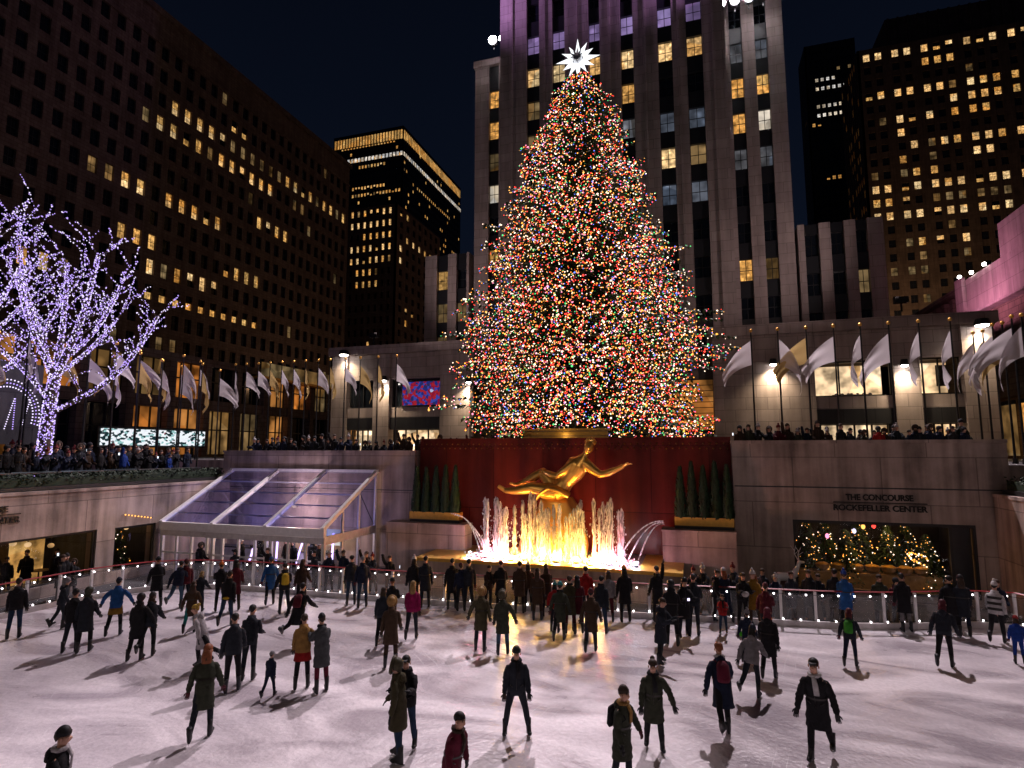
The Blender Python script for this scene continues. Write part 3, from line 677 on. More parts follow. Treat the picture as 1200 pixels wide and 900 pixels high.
class Building:
    def __init__(s, name, label, loc, rz=0):
        s.root = thing(name, label, 'building', loc, rz); s.w = []
        s.T = Matrix.Translation(Vector(loc)) @ Matrix.Rotation(rz, 4, 'Z'); s.cache = {}
    def box(s, mb, Mx, x0, x1, y0, y1, z0, z1, mat):
        vs_ = [Mx @ Vector(p) for p in ((x0, y0, z0), (x1, y0, z0), (x1, y1, z0), (x0, y1, z0), (x0, y0, z1), (x1, y0, z1), (x1, y1, z1), (x0, y1, z1))]
        mb.add(vs_, [(0, 3, 2, 1), (4, 5, 6, 7), (0, 1, 5, 4), (1, 2, 6, 5), (2, 3, 7, 6), (3, 0, 4, 7)], mat)
    def facade(s, mb, Mx, W, cols, rows, z0, z1, lit, pier='tower_limestone', span='spandrel', dep=.45, spd=.2, bars=(1, 1)):
        """local plane y=0 facing -y from x=0..W: piers full height, spandrels set back, window panes deeper"""
        xs = [0] + [v for c in cols for v in c] + [W]
        for i in range(0, len(xs), 2):
            if xs[i + 1] - xs[i] > .01: s.box(mb, Mx, xs[i], xs[i + 1], 0, dep + .05, z0, z1, pier)
        zs = [z0] + [v for r_ in rows for v in r_] + [z1]
        for (a, b2) in cols:
            for i in range(0, len(zs), 2):
                if zs[i + 1] - zs[i] > .01: s.box(mb, Mx, a + .003, b2 - .003, spd, dep + .05, zs[i], zs[i + 1], span)
        for ri, (a, b2) in enumerate(rows):
            for ci, (c, d) in enumerate(cols):
                ctr = Mx @ Vector(((c + d) / 2, dep - .06, (a + b2) / 2)); wc = s.T @ ctr
                p = to_px(wc)
                s.w.append((wc.length, p, Mx @ Matrix.Translation(Vector(((c + d) / 2, dep - .06, a))), d - c, b2 - a, lit(p, ci, ri), bars))
    def wmesh(s, mb, w, h, st, bars, Mx=Matrix()):
        up, lo = STYLE[st]; k = h * .5; x = w / 2 - .01
        q = lambda x0, x1, z0, z1, y, mat: mb.add([Mx @ Vector(v) for v in ((x0, y, z0), (x1, y, z0), (x1, y, z1), (x0, y, z1))], [(0, 1, 2, 3)], mat)
        q(-x, x, 0, k, 0, lo); q(-x, x, k, h, 0, up)
        if bars:
            t = .035 if w < 2.2 else .05
            q(-x, x, k - t, k + t, -.03, 'black_frame')
            for i in range(bars[0]):
                xm = -x + 2 * x * (i + 1) / (bars[0] + 1); q(xm - t * .8, xm + t * .8, .01, h - .01, -.031, 'black_frame')
            for sx_ in (-1, 1): q(sx_ * x - .04, sx_ * x + .04, 0, h, -.032, 'black_frame')
    def finish(s, limit=100):
        def vis(p): return -20 < p[0] < 1220 and -20 < p[1] < 560
        order = sorted(s.w, key=lambda t: (not vis(t[1]), t[0] - (8 if t[5] != 'dark' else 0)))
        rest = MB()
        for i, (d, p, Mx, w, h, st, bars) in enumerate(order):
            if i < limit and vis(p):
                key = (round(w, 2), round(h, 2), st, bars)
                if key not in s.cache:
                    mb = MB(); s.wmesh(mb, w, h, st, bars); s.cache[key] = mb.mesh('window')
                o_ = bpy.data.objects.new('window', s.cache[key]); COL.objects.link(o_); o_.parent = s.root; o_.matrix_local = Mx
            else: s.wmesh(rest, w, h, st, bars, Mx)
        if rest.v: tag(rest.build('window', s.root), kind='stuff')
def litter(points, tol=9, fallback=None, p_lit=0):
    """points: (px, py, style) or segments (x0, y0, x1, y1, style) of lit rows"""
    rnd = random.Random(len(points))
    def f(p, ci, ri):
        for q in points:
            if len(q) == 3:
                if abs(p[0] - q[0]) < tol and abs(p[1] - q[1]) < tol: return q[2]  # a single named window
            else:
                if q[0] - 3 <= p[0] <= q[2] + 3:
                    yy = q[1] + (q[3] - q[1]) * (p[0] - q[0]) / max(1e-3, q[2] - q[0])
                    if abs(p[1] - yy) < (q[5] if len(q) > 5 else 5):
                        v = rnd.random()
                        if q[4] in ('bright', 'amber', 'mix'): return q[4] if v < .62 else ('top' if v < .70 else 'half' if v < .79 else 'mix' if v < .86 else 'dim' if v < .93 else 'amber')
                        return q[4]
        if p_lit and rnd.random() < p_lit: return fallback
        return 'dark'
    return f
def grid_cols(W, n, frac=.5, edge=.8):
    st = (W - 2 * edge) / n
    return [(edge + st * (i + .5 - frac / 2), edge + st * (i + .5 + frac / 2)) for i in range(n)]
I4 = Matrix()
def side_mx(x, y): return Matrix.Translation((x, y, 0)) @ Matrix.Rotation(R(90), 4, 'Z')       # plane facing +x, running +y
def side_mxl(x, y): return Matrix.Translation((x, y, 0)) @ Matrix.Rotation(R(-90), 4, 'Z')     # plane facing -x, running -y

# ---- the tall limestone tower behind the tree
YT = 50.0
xl = on_y(586, 100, YT).x; xr = on_y(852, 100, YT).x
tw = Building('stone_tower', 'tall limestone office tower with vertical window strips behind the christmas tree', (xl, YT, ZT))
c_px = [(617, 632), (647, 662), (690, 703.5), (728, 743), (772, 789), (806, 825)]
cols = [(on_y(a, 100, YT).x - xl, on_y(b2, 100, YT).x - xl) for a, b2 in c_px]
zb = on_y(735, 78, YT).z - ZT; FLH = 3.36
rows = [(zb + FLH * k, zb + FLH * k + 1.85) for k in range(-8, 9)]
LT = [(626, 48, 'violet'), (655, 43, 'violet'), (697, 32, 'violet'), (735, 25, 'violet'), (780, 20, 'violet'), (814, 12, 'violet'),
      (625, 88, 'bright'), (655, 83, 'bright'), (697, 74, 'bright'), (735, 66, 'bright'), (781, 61, 'bright'), (815, 55, 'bright'),
      (624, 130, 'dim'), (735, 110, 'amber'), (622, 172, 'dim'), (782, 141, 'grey'), (817, 137, 'grey'), (783, 196, 'bright'), (818, 190, 'dim'),
      (784, 237, 'grey'), (820, 233, 'grey'), (787, 292, 'bright'), (822, 288, 'bright'), (825, 385, 'grey'), (735, 152, 'grey')]
mb = MB(); Wt = xr - xl
tw.facade(mb, I4, Wt, cols, rows, 0, 78, litter(LT, 13), dep=.6, spd=.28)
tw.box(mb, I4, 0, Wt, .66, 26, 0, 78, 'tower_limestone')
# shallow ribs on the piers
for px_ in (600, 638, 676, 715, 757, 797, 838):
    x = on_y(px_, 100, YT).x - xl; tw.box(mb, I4, x - .10, x + .10, -.16, -.002, 9.5, 78, 'tower_limestone')
# shoulders (lower wings of the shaft)
ZS = 45.2 - ZT; ZSR = 47.2 - ZT
LW = [(579, 109, 'amber'), (578, 146, 'amber'), (575, 180, 'dim'), (574, 225, 'pale'), (570, 300, 'amber'), (864, 61, 'grey'), (893, 55, 'grey'), (866, 100, 'amber'), (894, 97, 'amber'), (868, 143, 'amber'),
      (896, 142, 'pale'), (869, 180, 'grey'), (898, 173, 'grey'), (875, 314, 'amber'), (905, 311, 'dim')]
Mr = Matrix.Translation((Wt + .004, 2.2, 0)); Wr = on_y(921, 100, YT + 2.2).x - xr
colr = [(on_y(a, 100, YT + 2.2).x - xr, on_y(b2, 100, YT + 2.2).x - xr) for a, b2 in ((857, 872), (887, 902))]
tw.facade(mb, Mr, Wr, colr, [r_ for r_ in rows if r_[1] < ZSR - 1], 0, ZSR, litter(LW, 13), dep=.5, spd=.25)
tw.box(mb, Mr, 0, Wr, .56, 20, 0, ZSR, 'tower_limestone')
xll = on_y(557, 100, YT + 2.2).x; Wl = xl - xll - .004
Ml = Matrix.Translation((xll - xl, 2.2, 0))
coll = [(on_y(a, 100, YT + 2.2).x - xll, on_y(b2, 100, YT + 2.2).x - xll) for a, b2 in ((573, 584.5),)]
tw.facade(mb, Ml, Wl, coll, [r_ for r_ in rows if r_[1] < ZS - 1], 0, ZS, litter(LW, 13), dep=.5, spd=.25)
tw.box(mb, Ml, 0, Wl, .56, 20, 0, ZS, 'tower_limestone')
mb.build('wall', tw.root)
mb = MB()
tw.box(mb, Mr, -.0, Wr + .15, -.15, 20, ZSR + .002, ZSR + .7, 'tower_limestone'); mb.build('parapet', tw.root); mb = MB(); tw.box(mb, Ml, -.15, Wl, -.15, 20, ZS + .002, ZS + .7, 'tower_limestone'); mb.build('parapet', tw.root)
# glowing entrance panels behind the tree
for (a, b2, t_, bo) in ((776, 835, 445, 505), (700, 748, 476, 506)):
    p0, p1 = on_y(a, bo, YT), on_y(b2, t_, YT); mb = MB()
    n_ = 9; h = (p1.z - p0.z) / n_
    for k in range(n_): mb.box(p0.x - xl, p1.x - xl, -.10, -.05, p0.z + k * h + .06 - ZT, p0.z + (k + 1) * h - ZT, 'shop_amber')
    mb.box(p0.x - xl - .15, p1.x - xl + .15, -.049, -.003, p0.z - .1 - ZT, p1.z + .1 - ZT, 'black_frame'); mb.build('entrance_screen', tw.root)
tw.finish()

# flood lights on the shoulders
def flood(px_, py_, Y, n, power, lab, tgt, spread=1.0, rad=.35):
    p = on_y(px_, py_, Y); p.z = p.z - .75 if px_ > 700 else 45.92
    t = thing('flood_light', lab, 'flood light', p)
    mb = MB()
    for k in range(n):
        x = (k - (n - 1) / 2) * spread
        mb.ball((x, -.5, .75), (rad, .12, rad), 'flood_white', 10, 6)
    mb.build('lens', t, True)
    mb = MB()
    for k in range(n):
        x = (k - (n - 1) / 2) * spread
        mb.tube([(x, -.38, .75), (x, .1, .78), (x, .25, .8)], [rad * 1.1, rad * .9, rad * .5], 'dark_metal', 10); mb.bar((x, 0, 0), (x, 0, .5), .05, 'dark_metal')
    mb.build('housing', t)
    lo = lamp('flood_beam', 'SPOT', p + Vector((0, -.75, .75)), power, (1, .845, .915), .45, tgt, 75, .6)
    return lo
flood(585, 60, 51.0, 2, 99000, 'pair of blazing white flood lights on the left shoulder of the tower', (-9, 11, 0), 1.1, .42)
flood(869, 3, 51.0, 4, 94000, 'row of blazing white flood lights on the right shoulder of the tower', (-6, 12, 0), 1.15, .38)
# assumed bare violet spots before the facade, shining up and across the upper shaft
for x, y in ((xl - 4.0, 45.6), (xr + 2.5, 46.6)):
    lamp('added_violet_wash', 'SPOT', (x, y, 47.5), 3000 if x < -6 else 6000, (.74, .40, 1.0), .4, (-6, YT + 1.0, 60), 140, .9)

# added warm wash lights on the low wing roofs, to brighten the tower
for x, pw in ((-27.0, 2200), (13.5, 2200), (-6.3, 0)):
    if not pw: continue
    t = thing('added_wash_light', 'added warm wash light on the roof of the low wing %s of the tower' % ('left' if x < -6 else 'right'), 'lamp', (x, 44.6, 15.7))
    mb = MB(); mb.box(-.4, .4, -.25, .25, .2, .6, 'dark_metal'); mb.bar((0, 0, -.4), (0, 0, .2), .05, 'dark_metal'); mb.build('housing', t)
    lamp('added_wash_beam', 'SPOT', (x, 43.8, 16.6), pw, (1, .76, .74), .5, (-6.3, 50, 34), 120, .9)
# added bare point lights brightening the far right tower and the left block
lamp('added_glow', 'POINT', (52, 160, 30), 20000, (1, .55, .28), 2.0); lamp('added_glow', 'POINT', (-52, 88, 14), 1500, (1, .6, .36), 1.0)

# ---- low wings of the tower on both sides
def low_wing(name, label, x0, x1, piers, zt, up, lo, Y=47.0):
    bd = Building(name, label, (x0, Y, ZT)); W = x1 - x0; mb = MB()
    xs = sorted(piers)
    cols_ = [(a - x0, b2 - x0) for a, b2 in zip([p[1] for p in xs[:-1]], [p[0] for p in xs[1:]])]
    for a, b2 in xs: bd.box(mb, I4, a - x0, b2 - x0, -.35, .6, 0, zt - ZT - .8, 'tower_limestone')
    for (c, d) in cols_:
        for z0, z1 in ((8.95, 9.85), (12.45, zt - .8)): bd.box(mb, I4, c + .003, d - .003, 0, .6, z0 - ZT, z1 - ZT, 'tower_limestone')
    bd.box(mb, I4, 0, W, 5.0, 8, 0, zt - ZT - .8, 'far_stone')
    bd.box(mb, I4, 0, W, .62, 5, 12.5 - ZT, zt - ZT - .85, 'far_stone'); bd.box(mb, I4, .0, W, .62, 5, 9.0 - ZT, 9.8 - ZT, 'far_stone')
    mb.build('wall', bd.root)
    mb = MB(); bd.box(mb, I4, -.3, W + .3, -.6, 8, zt - ZT - .798, zt - ZT, 'tower_limestone'); mb.build('cornice', bd.root)
    for i, (c, d) in enumerate(cols_):
        mb = MB(); n_ = max(1, round((d - c) / 1.7)); z0, z1 = 9.86 - ZT, 12.44 - ZT
        bd.box(mb, I4, c + .01, d - .01, .3, .38, z0, z0 + .1, 'black_frame'); bd.box(mb, I4, c + .01, d - .01, .3, .38, z1 - .1, z1, 'black_frame')
        for k in range(n_ + 1):
            x = c + .06 + (d - c - .12) * k / n_; bd.box(mb, I4, x - .05, x + .05, .3, .38, z0 + .1, z1 - .1, 'black_frame')
        wf = mb.build('window', bd.root)
        mb = MB(); bd.box(mb, I4, c + .06, d - .06, up[i][1], up[i][1] + .03, z0 + .1, z1 - .1, up[i][0]); mb.build('pane', wf)
        mb = MB(); bd.box(mb, I4, c + .01, d - .01, -.1, .3, 7.85 - ZT, 8.94 - ZT, 'dark_cladding'); mb.build('shop_fascia', bd.root)
        mb = MB()
        if lo[i]:
            bd.box(mb, I4, c + .3, d - .3, 1.0, 1.05, 0, 7.8 - ZT, lo[i])
            for k in range(5):
                x = c + .3 + (d - c - .6) * k / 4; bd.box(mb, I4, x - .06, x + .06, .35, .45, 0, 7.84 - ZT, 'black_frame')
        else: bd.box(mb, I4, c + .3, d - .3, .5, .55, 0, 7.8 - ZT, 'dark_glass')
        mb.build('shop_front', bd.root)
    return bd
X_ = lambda px_, py_, Y=47.0: on_y(px_, py_, Y).x
lwb = low_wing('low_wing', 'low limestone wing left of the tower with a red and blue video window', X_(391, 460), X_(552, 460),
         [(X_(391, 460), X_(408.5, 460)), (X_(439.5, 460), X_(458, 460)), (X_(517.5, 460), X_(552, 460))], 15.6, [('dark_glass', .42), ('dark_glass', .5)], ['shop_bright', 'shop_bright'])
rwb = low_wing('low_wing', 'low limestone wing right of the tower with warm lit first floor windows', X_(836, 445), X_(1166, 445),
         [(X_(836, 445), X_(954, 445)), (X_(1046, 445), X_(1077, 445)), (X_(1128, 445), X_(1166, 445))], 15.4, [('shop_bright', 2.4), ('shop_bright', 2.4)], ['shop_bright', 'shop_bright'])
# video window
m, nt, out = new_mat('video_pixels'); N = nt.nodes.new; L = nt.links.new
g = N('ShaderNodeNewGeometry'); v = N('ShaderNodeTexVoronoi'); v.inputs['Scale'].default_value = 4.2; L(g.outputs['Position'], v.inputs['Vector'])
cr = N('ShaderNodeValToRGB'); L(v.outputs['Color'], cr.inputs[0]); cr.color_ramp.interpolation = 'CONSTANT'
for i, (ps, c) in enumerate(((0, (.02, .03, .22, 1)), (.3, (.30, .01, .04, 1)), (.5, (.05, .07, .42, 1)), (.66, (.42, .02, .03, 1)), (.82, (.03, .03, .12, 1)), (.92, (.55, .60, .9, 1)))):
    if i < 2: el = cr.color_ramp.elements[i]; el.position = ps
    else: el = cr.color_ramp.elements.new(ps)
    el.color = c
e = N('ShaderNodeEmission'); e.inputs['Strength'].default_value = .75; L(cr.outputs[0], e.inputs['Color']); L(e.outputs[0], out.inputs['Surface'])
t = thing('video_screen', 'blue and red video screen in the first floor window of the left wing', 'screen', (0, 46.9, 0))
a, b2 = on_y(472, 448, 46.9), on_y(516, 474, 46.9); mb = MB(); mb.box(a.x, b2.x, 0, .12, b2.z, a.z, 'video_pixels'); mb.build('panel', t)
mb = MB(); mb.box(a.x - .12, a.x - .002, -.02, .14, b2.z, a.z, 'black_frame'); mb.box(b2.x + .002, b2.x + .12, -.02, .14, b2.z, a.z, 'black_frame'); mb.box(a.x - .12, b2.x + .12, -.021, .141, a.z + .002, a.z + .12, 'black_frame'); mb.box(a.x - .12, b2.x + .12, -.021, .141, b2.z - .12, b2.z - .002, 'black_frame'); mb.build('frame', t)
# lit lamps on the piers
def wall_lamp(px_, py_, Y, power, label, size=.28, angle=50):
    p = on_y(px_, py_, Y); t = thing('wall_lamp', label, 'lamp', p)
    mb = MB(); mb.tube([(0, 0, .0), (0, 0, .42)], [size, size * .75], 'dark_metal', 12); mb.box(-.06, .06, .1, Y * 0 + .5, .15, .27, 'dark_metal'); mb.build('shade', t)
    mb = MB(); mb.ball((0, 0, -.02), (size * .8, size * .8, .1), 'lamp_white', 10, 5); mb.build('bulb', t, True)
    lamp('lamp_beam', 'SPOT', p + Vector((0, 0, -.14)), power * .27, (1, .78, .5), .12, p + Vector((0, .8, -5)), 128, 1.0)
wall_lamp(906, 427, 46.2, 7000, 'bright downlight on the pier right of the tower base'); wall_lamp(450, 446, 46.2, 4500, 'bright downlight on the pier left of the video window')
wall_lamp(549, 448, 46.2, 7500, 'bright downlight on the pier behind the left edge of the christmas tree'); wall_lamp(1060, 428, 46.2, 4500, 'bright downlight on the pier between the warm windows at right')
wall_lamp(403, 416, 46.0, 5500, 'white lamp at the top of the far left pier of the left wing', .5, 75); wall_lamp(1151, 381, 46.0, 5500, 'white lamp at the top of the end pier of the right wing', .5, 75)
# red and white goods behind the right windows
for k, (px_, py_) in enumerate(((985, 458), (1003, 459), (1010, 455))):
    p = on_y(px_, py_, 48.2); mb = MB()
    for j in range(6): mb.ball((p.x - .5 + .2 * j, 48.2, 9.95 + .1 * (j % 2)), .14, 'reindeer_white' if j % 2 else 'red_rail', 8, 5)
    tag(mb.build('shop_display'), 'small heap of red and white goods inside the wide warm window', 'display', 'goods in the warm window')
mb = MB(); p0, p1 = on_y(1096, 428, 48.5), on_y(1114, 452, 48.5); mb.box(p0.x, p1.x, 48.5, 48.6, p1.z, p0.z, 'far_stone'); tag(mb.build('picture_panel'), 'dark picture panel inside the narrower warm window', 'picture')

# ---- mid blocks rising above the wings
def strips_block(name, label, xl_px, xr_px, ytop, Y, cpx, lits, zt=None, ylow=330, anchor=None, fl=3.36):
    a, b2 = on_y(xl_px, ylow, Y).x, on_y(xr_px, ylow, Y).x; z1 = on_y((xl_px + xr_px) / 2, ytop, Y).z - ZT
    bd = Building(name, label, (a, Y, ZT)); mb = MB()
    cols_ = [(on_y(c, ylow, Y).x - a, on_y(d, ylow, Y).x - a) for c, d in cpx]
    za = on_y(*anchor, Y).z - ZT; rows_ = [(za + fl * k, za + fl * k + 1.9) for k in range(-8, 12) if za + fl * k > 9.5 and za + fl * k + 1.9 < z1 - .8]
    bd.facade(mb, I4, b2 - a, cols_, rows_, 0, z1, litter(lits, 9), dep=.55, spd=.25)
    bd.box(mb, I4, 0, b2 - a, .61, 14, 0, z1 - .01, 'tower_limestone'); mb.build('wall', bd.root); bd.finish()
strips_block('mid_block', 'mid height limestone block with three window strips right of the tower', 938, 1040, 258, 52, [(946, 963), (977, 993), (1007, 1021)],
             [(943, 240, 'bright'), (944, 339, 'bright'), (974, 338, 'bright'), (1004, 338, 'dim'), (970, 295, 'dim'), (1004, 297, 'grey'), (1006, 375, 'dim')], anchor=(950, 346))
strips_block('mid_block', 'narrow limestone block with window strips left of the tower', 497, 549, 298, 52, [(511, 524), (534, 546)],
             [(518, 331, 'amber'), (517, 371, 'dim'), (516, 392, 'dim'), (516, 405, 'dim'), (540, 371, 'dim'), (540, 392, 'dim')], ylow=380, anchor=(517, 339))

# ---- long dark office block at the left
GX = -72.0
y0, y1 = 24.0, on_x(410, 197, GX).y; zt = 68.6
gb = Building('office_block', 'long dark brick office block at the left with rows of amber windows', (GX, y0, ZT), R(90))
W = y1 - y0; n_ = 36; cols = grid_cols(W, n_, .53, .6)
za = on_x(139, 216, GX).z - ZT; FLG = 3.55
rows = [(za + FLG * k, za + FLG * k + 2.15) for k in range(-9, 8) if za + FLG * k > 7]
rows = [r_ for r_ in rows if r_[1] < zt - ZT - 2.5]
LG = [(205, 110, 290, 164, 'half', 5), (205, 131, 262, 169, 'mix', 6), (265, 170, 315, 203, 'dim', 6), (316, 203, 400, 258, 'amber', 6), (185, 149, 322, 228, 'mix', 6),
      (134, 208, 166, 223, 'mix', 7), (195, 238, 252, 267, 'mix', 7), (298, 265, 330, 281, 'amber', 6), (128, 270, 180, 291, 'amber', 7),
      (166, 317, 250, 345, 'bright', 7), (266, 323, 302, 338, 'amber', 6), (120, 334, 155, 344, 'dim', 7), (162, 343, 300, 375, 'half', 6), (272, 411, 294, 417, 'bright', 5),
      (345, 428, 388, 437, 'amber', 5), (10, 292, 75, 315, 'amber', 8), (100, 196, 128, 205, 'dim', 6), (340, 272, 360, 282, 'amber', 5), (350, 240, 395, 262, 'amber', 4), (380, 290, 400, 300, 'dim', 5)]
mb = MB(); gb.facade(mb, I4, W, cols, rows, 0, zt - ZT, litter(LG, 8, 'dim', .03), pier='dark_brick', span='dark_brick', dep=.4, spd=.003)
gb.box(mb, I4, 0, W, .46, 30, 0, zt - ZT - .01, 'dark_brick'); mb.build('wall', gb.root)
mb = MB(); gb.box(mb, I4, -.3, W + .3, -.5, 30, zt - ZT + .002, zt - ZT + .9, 'dark_brick'); gb.box(mb, I4, -.1, W + .1, -.25, -.004, zt - ZT - 4.2, zt - ZT - 3.9, 'dark_brick'); mb.build('cornice', gb.root)
gb.finish()

# ---- warm lit two storey shop front in front of it
sb = Building('shop_arcade', 'two storey shop front glowing orange behind the left row of flags', (-45, 24, ZT), R(90))
mb = MB(); W = 56
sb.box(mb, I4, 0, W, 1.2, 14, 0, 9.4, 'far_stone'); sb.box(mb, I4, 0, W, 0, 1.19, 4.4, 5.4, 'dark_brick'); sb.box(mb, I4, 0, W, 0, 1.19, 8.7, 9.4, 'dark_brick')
for k in range(15): sb.box(mb, I4, k * 4.0 - .35 + .3, k * 4.0 + .35 + .3, -.15, 1.19, 0, 8.699, 'dark_brick')
mb.build('wall', sb.root)
for k in range(14):
    for z0, z1, j in ((0.2, 4.39, 0), (5.41, 8.69, 1)):
        st = ('shop_amber', 'lit_dim', 'shop_amber', 'dark_glass', 'lit_dim', 'shop_amber', 'dark_glass')[(k * 3 + j * 2) % 7]
        mb = MB(); x0, x1 = k * 4.0 + .66, k * 4.0 + 3.94
        sb.box(mb, I4, x0, x1, .7, .75, z0, z1, st)
        for q in range(4): sb.box(mb, I4, x0 + (x1 - x0) * q / 3 - .05, x0 + (x1 - x0) * q / 3 + .05, .55, .69, z0, z1, 'black_frame')
        sb.box(mb, I4, x0, x1, .54, .68, z0 + (z1 - z0) * .55, z0 + (z1 - z0) * .55 + .12, 'black_frame'); mb.build('shop_window', sb.root)
mb = MB(); sb.box(mb, I4, 26, 50, -1.4, -.02, 8.2, 8.45, 'gold_paint'); sb.box(mb, I4, 26, 50, -1.38, -1.3, 8.46, 9.9, 'lit_dim'); mb.build('awning', sb.root)
# blocky LED sign
m, nt, out = new_mat('led_blocks'); N = nt.nodes.new; L = nt.links.new
g = N('ShaderNodeNewGeometry'); mp = N('ShaderNodeMapping'); mp.inputs['Scale'].default_value = (1, 1.4, 2.3); L(g.outputs['Position'], mp.inputs['Vector'])
v = N('ShaderNodeTexVoronoi'); v.inputs['Scale'].default_value = 3.2; v.distance = 'CHEBYCHEV'; L(mp.outputs[0], v.inputs['Vector'])
cr = N('ShaderNodeValToRGB'); L(v.outputs['Color'], cr.inputs[0]); cr.color_ramp.interpolation = 'CONSTANT'
for i, (ps, c) in enumerate(((0, (.01, .03, .035, 1)), (.40, (.9, .95, 1, 1)), (.66, (.30, .55, .55, 1)), (.74, (.85, .88, .95, 1)), (.93, (.4, .06, .08, 1)))):
    if i < 2: el = cr.color_ramp.elements[i]; el.position = ps
    else: el = cr.color_ramp.elements.new(ps)
    el.color = c
e = N('ShaderNodeEmission'); e.inputs['Strength'].default_value = 1.0; L(cr.outputs[0], e.inputs['Color']); L(e.outputs[0], out.inputs['Surface'])
t = thing('led_sign', 'bright white and teal LED sign behind the crowd at left', 'sign', (-40, 30.3, 0))
mb = MB(); mb.box(0, .15, 0, 9.0, 6.35, 7.55, 'led_blocks'); mb.build('panel', t)
mb = MB(); mb.box(-.1, -.002, -.15, 9.15, 6.2, 7.7, 'black_frame'); mb.box(-.1, .1, 1, 1.2, ZT, 6.19, 'dark_metal'); mb.box(-.1, .1, 7.8, 8.0, ZT, 6.19, 'dark_metal'); mb.build('frame', t)
# arched light display at the far left edge
t = thing('light_arch', 'arched display of white and teal lights at the left edge', 'light display', (-34, 20.3, ZP))
mb = MB(); rnd = random.Random(5)
for k in range(3):
    r_ = 1.6 - k * .16
    for i in range(34):
        a = -.25 + (PI + .5) * i / 33; mb.ball((.1, .3 + r_ * math.cos(a), 3.4 + r_ * 1.15 * math.sin(a)), .04, ('bulb_cool', 'bulb_violet', 'bulb_cool')[k], 5, 3)
for j in range(6):
    for i in range(14): mb.ball((.1, -.85 + .38 * j + (.026 * i if j % 2 else 0), 2.7 + i * .12), .033, ('bulb_violet', 'bulb_cool', 'bulb_pink', 'bulb_cool', 'bulb_violet', 'bulb_cool')[j], 5, 3)
for i in range(60): mb.ball((.1, -1.75 + .2 * (i % 3), 2.7 + (i // 3) * .17), .045, ('bulb_cool', 'bulb_green', 'bulb_cool')[i % 3], 5, 3)
mb.build('bulbs', t)['kind'] = 'stuff'
mb = MB(); mb.box(-.1, 0, -1.9, 2.0, 1.9, 6.2, 'dark_cladding'); mb.build('back_panel', t)
mb = MB(); mb.box(-.1, 0.02, -1.8, -1.6, 0, 1.899, 'dark_metal'); mb.box(-.1, .02, 1.6, 1.8, 0, 1.899, 'dark_metal'); mb.build('support', t)

# ---- towers behind the left block
def corner_tower(name, label, corner_px, left_px, ytop_px, Y, side_px, fl, wz, ncol, nside, lits, p_lit, mat, base_rows, frac=.5, band=None, limit=100, p_side=None):
    cx = on_y(corner_px[0], corner_px[1], Y); x0 = on_y(left_px, corner_px[1], Y).x; W = cx.x - x0; z1 = cx.z - ZT
    ye = on_x(side_px[0], side_px[1], cx.x).y; D = ye - Y
    bd = Building(name, label, (x0, Y, ZT)); mb = MB()
    rows_ = []; z = z1 - base_rows
    while z > 8: rows_.append((z, z + wz)); z -= fl
    rows_.reverse()
    bd.facade(mb, I4, W, grid_cols(W, ncol, frac, 1.0), rows_, 0, z1, litter(lits, 5, 'amber', p_lit), pier=mat, span=mat, dep=.4, spd=.003, bars=(1, 1) if limit > 100 or wz > 1.9 else None)
    bd.facade(mb, side_mx(W, 0.0), D, grid_cols(D, nside, frac, 1.0), rows_, 0, z1, litter(lits, 5, 'amber', p_lit if p_side is None else p_side), pier=mat, span=mat, dep=.4, spd=.003, bars=None)
    bd.box(mb, I4, .5, W - .5, .5, D - .5, 0, z1 - .02, mat)
    if band:
        for (za, zc, mt, per) in band:
            k = .8
            while k < W - 1: bd.box(mb, I4, k, k + per * .62, -.06, -.003, z1 - za, z1 - zc, mt); k += per
            k = .8
            Ms = side_mx(W, 0)
            while k < D - 1: bd.box(mb, Ms, k, k + per * .62, -.06, -.003, z1 - za, z1 - zc, mt); k += per
    mb.build('wall', bd.root); bd.finish(); return bd
corner_tower('glass_tower', 'far dark office tower with a lit amber crown behind the left block', (473, 147), 392, 147, 280, (540, 212), 4.3, 1.9, 22, 30,
             [(400, 173, 460, 165, 'half', 3), (412, 190, 445, 184, 'amber', 3), (424, 197, 470, 182, 'amber', 3), (430, 207, 475, 200, 'amber', 3), (416, 225, 450, 217, 'amber', 4), (416, 232, 470, 222, 'amber', 3),
              (500, 205, 530, 240, 'amber', 3), (490, 225, 525, 255, 'amber', 3)], .05, 'dark_cladding', 9, .62, band=[(7.6, 2.2, 'lit_amber', 1.9), (17.5, 15.2, 'lit_pale', 2.3)], p_side=.10)
corner_tower('office_tower', 'mid distance brick office tower with paired amber windows beside the far tower', (465, 238), 392, 238, 130, (516, 262), 3.25, 1.75, 9, 7,
             [(398, 250, 462, 244, 'bright', 5), (398, 265, 462, 258, 'bright', 5), (430, 276, 470, 270, 'amber', 5), (398, 295, 470, 287, 'bright', 5), (398, 308, 470, 302, 'bright', 5), (416, 322, 445, 318, 'amber', 5), (416, 338, 445, 335, 'amber', 5),
              (470, 285, 520, 305, 'bright', 5), (440, 367, 480, 367, 'amber', 5), (410, 383, 420, 383, 'amber', 4), (466, 246, 515, 275, 'amber', 4)], .05, 'dark_brick', 2.5, .42)

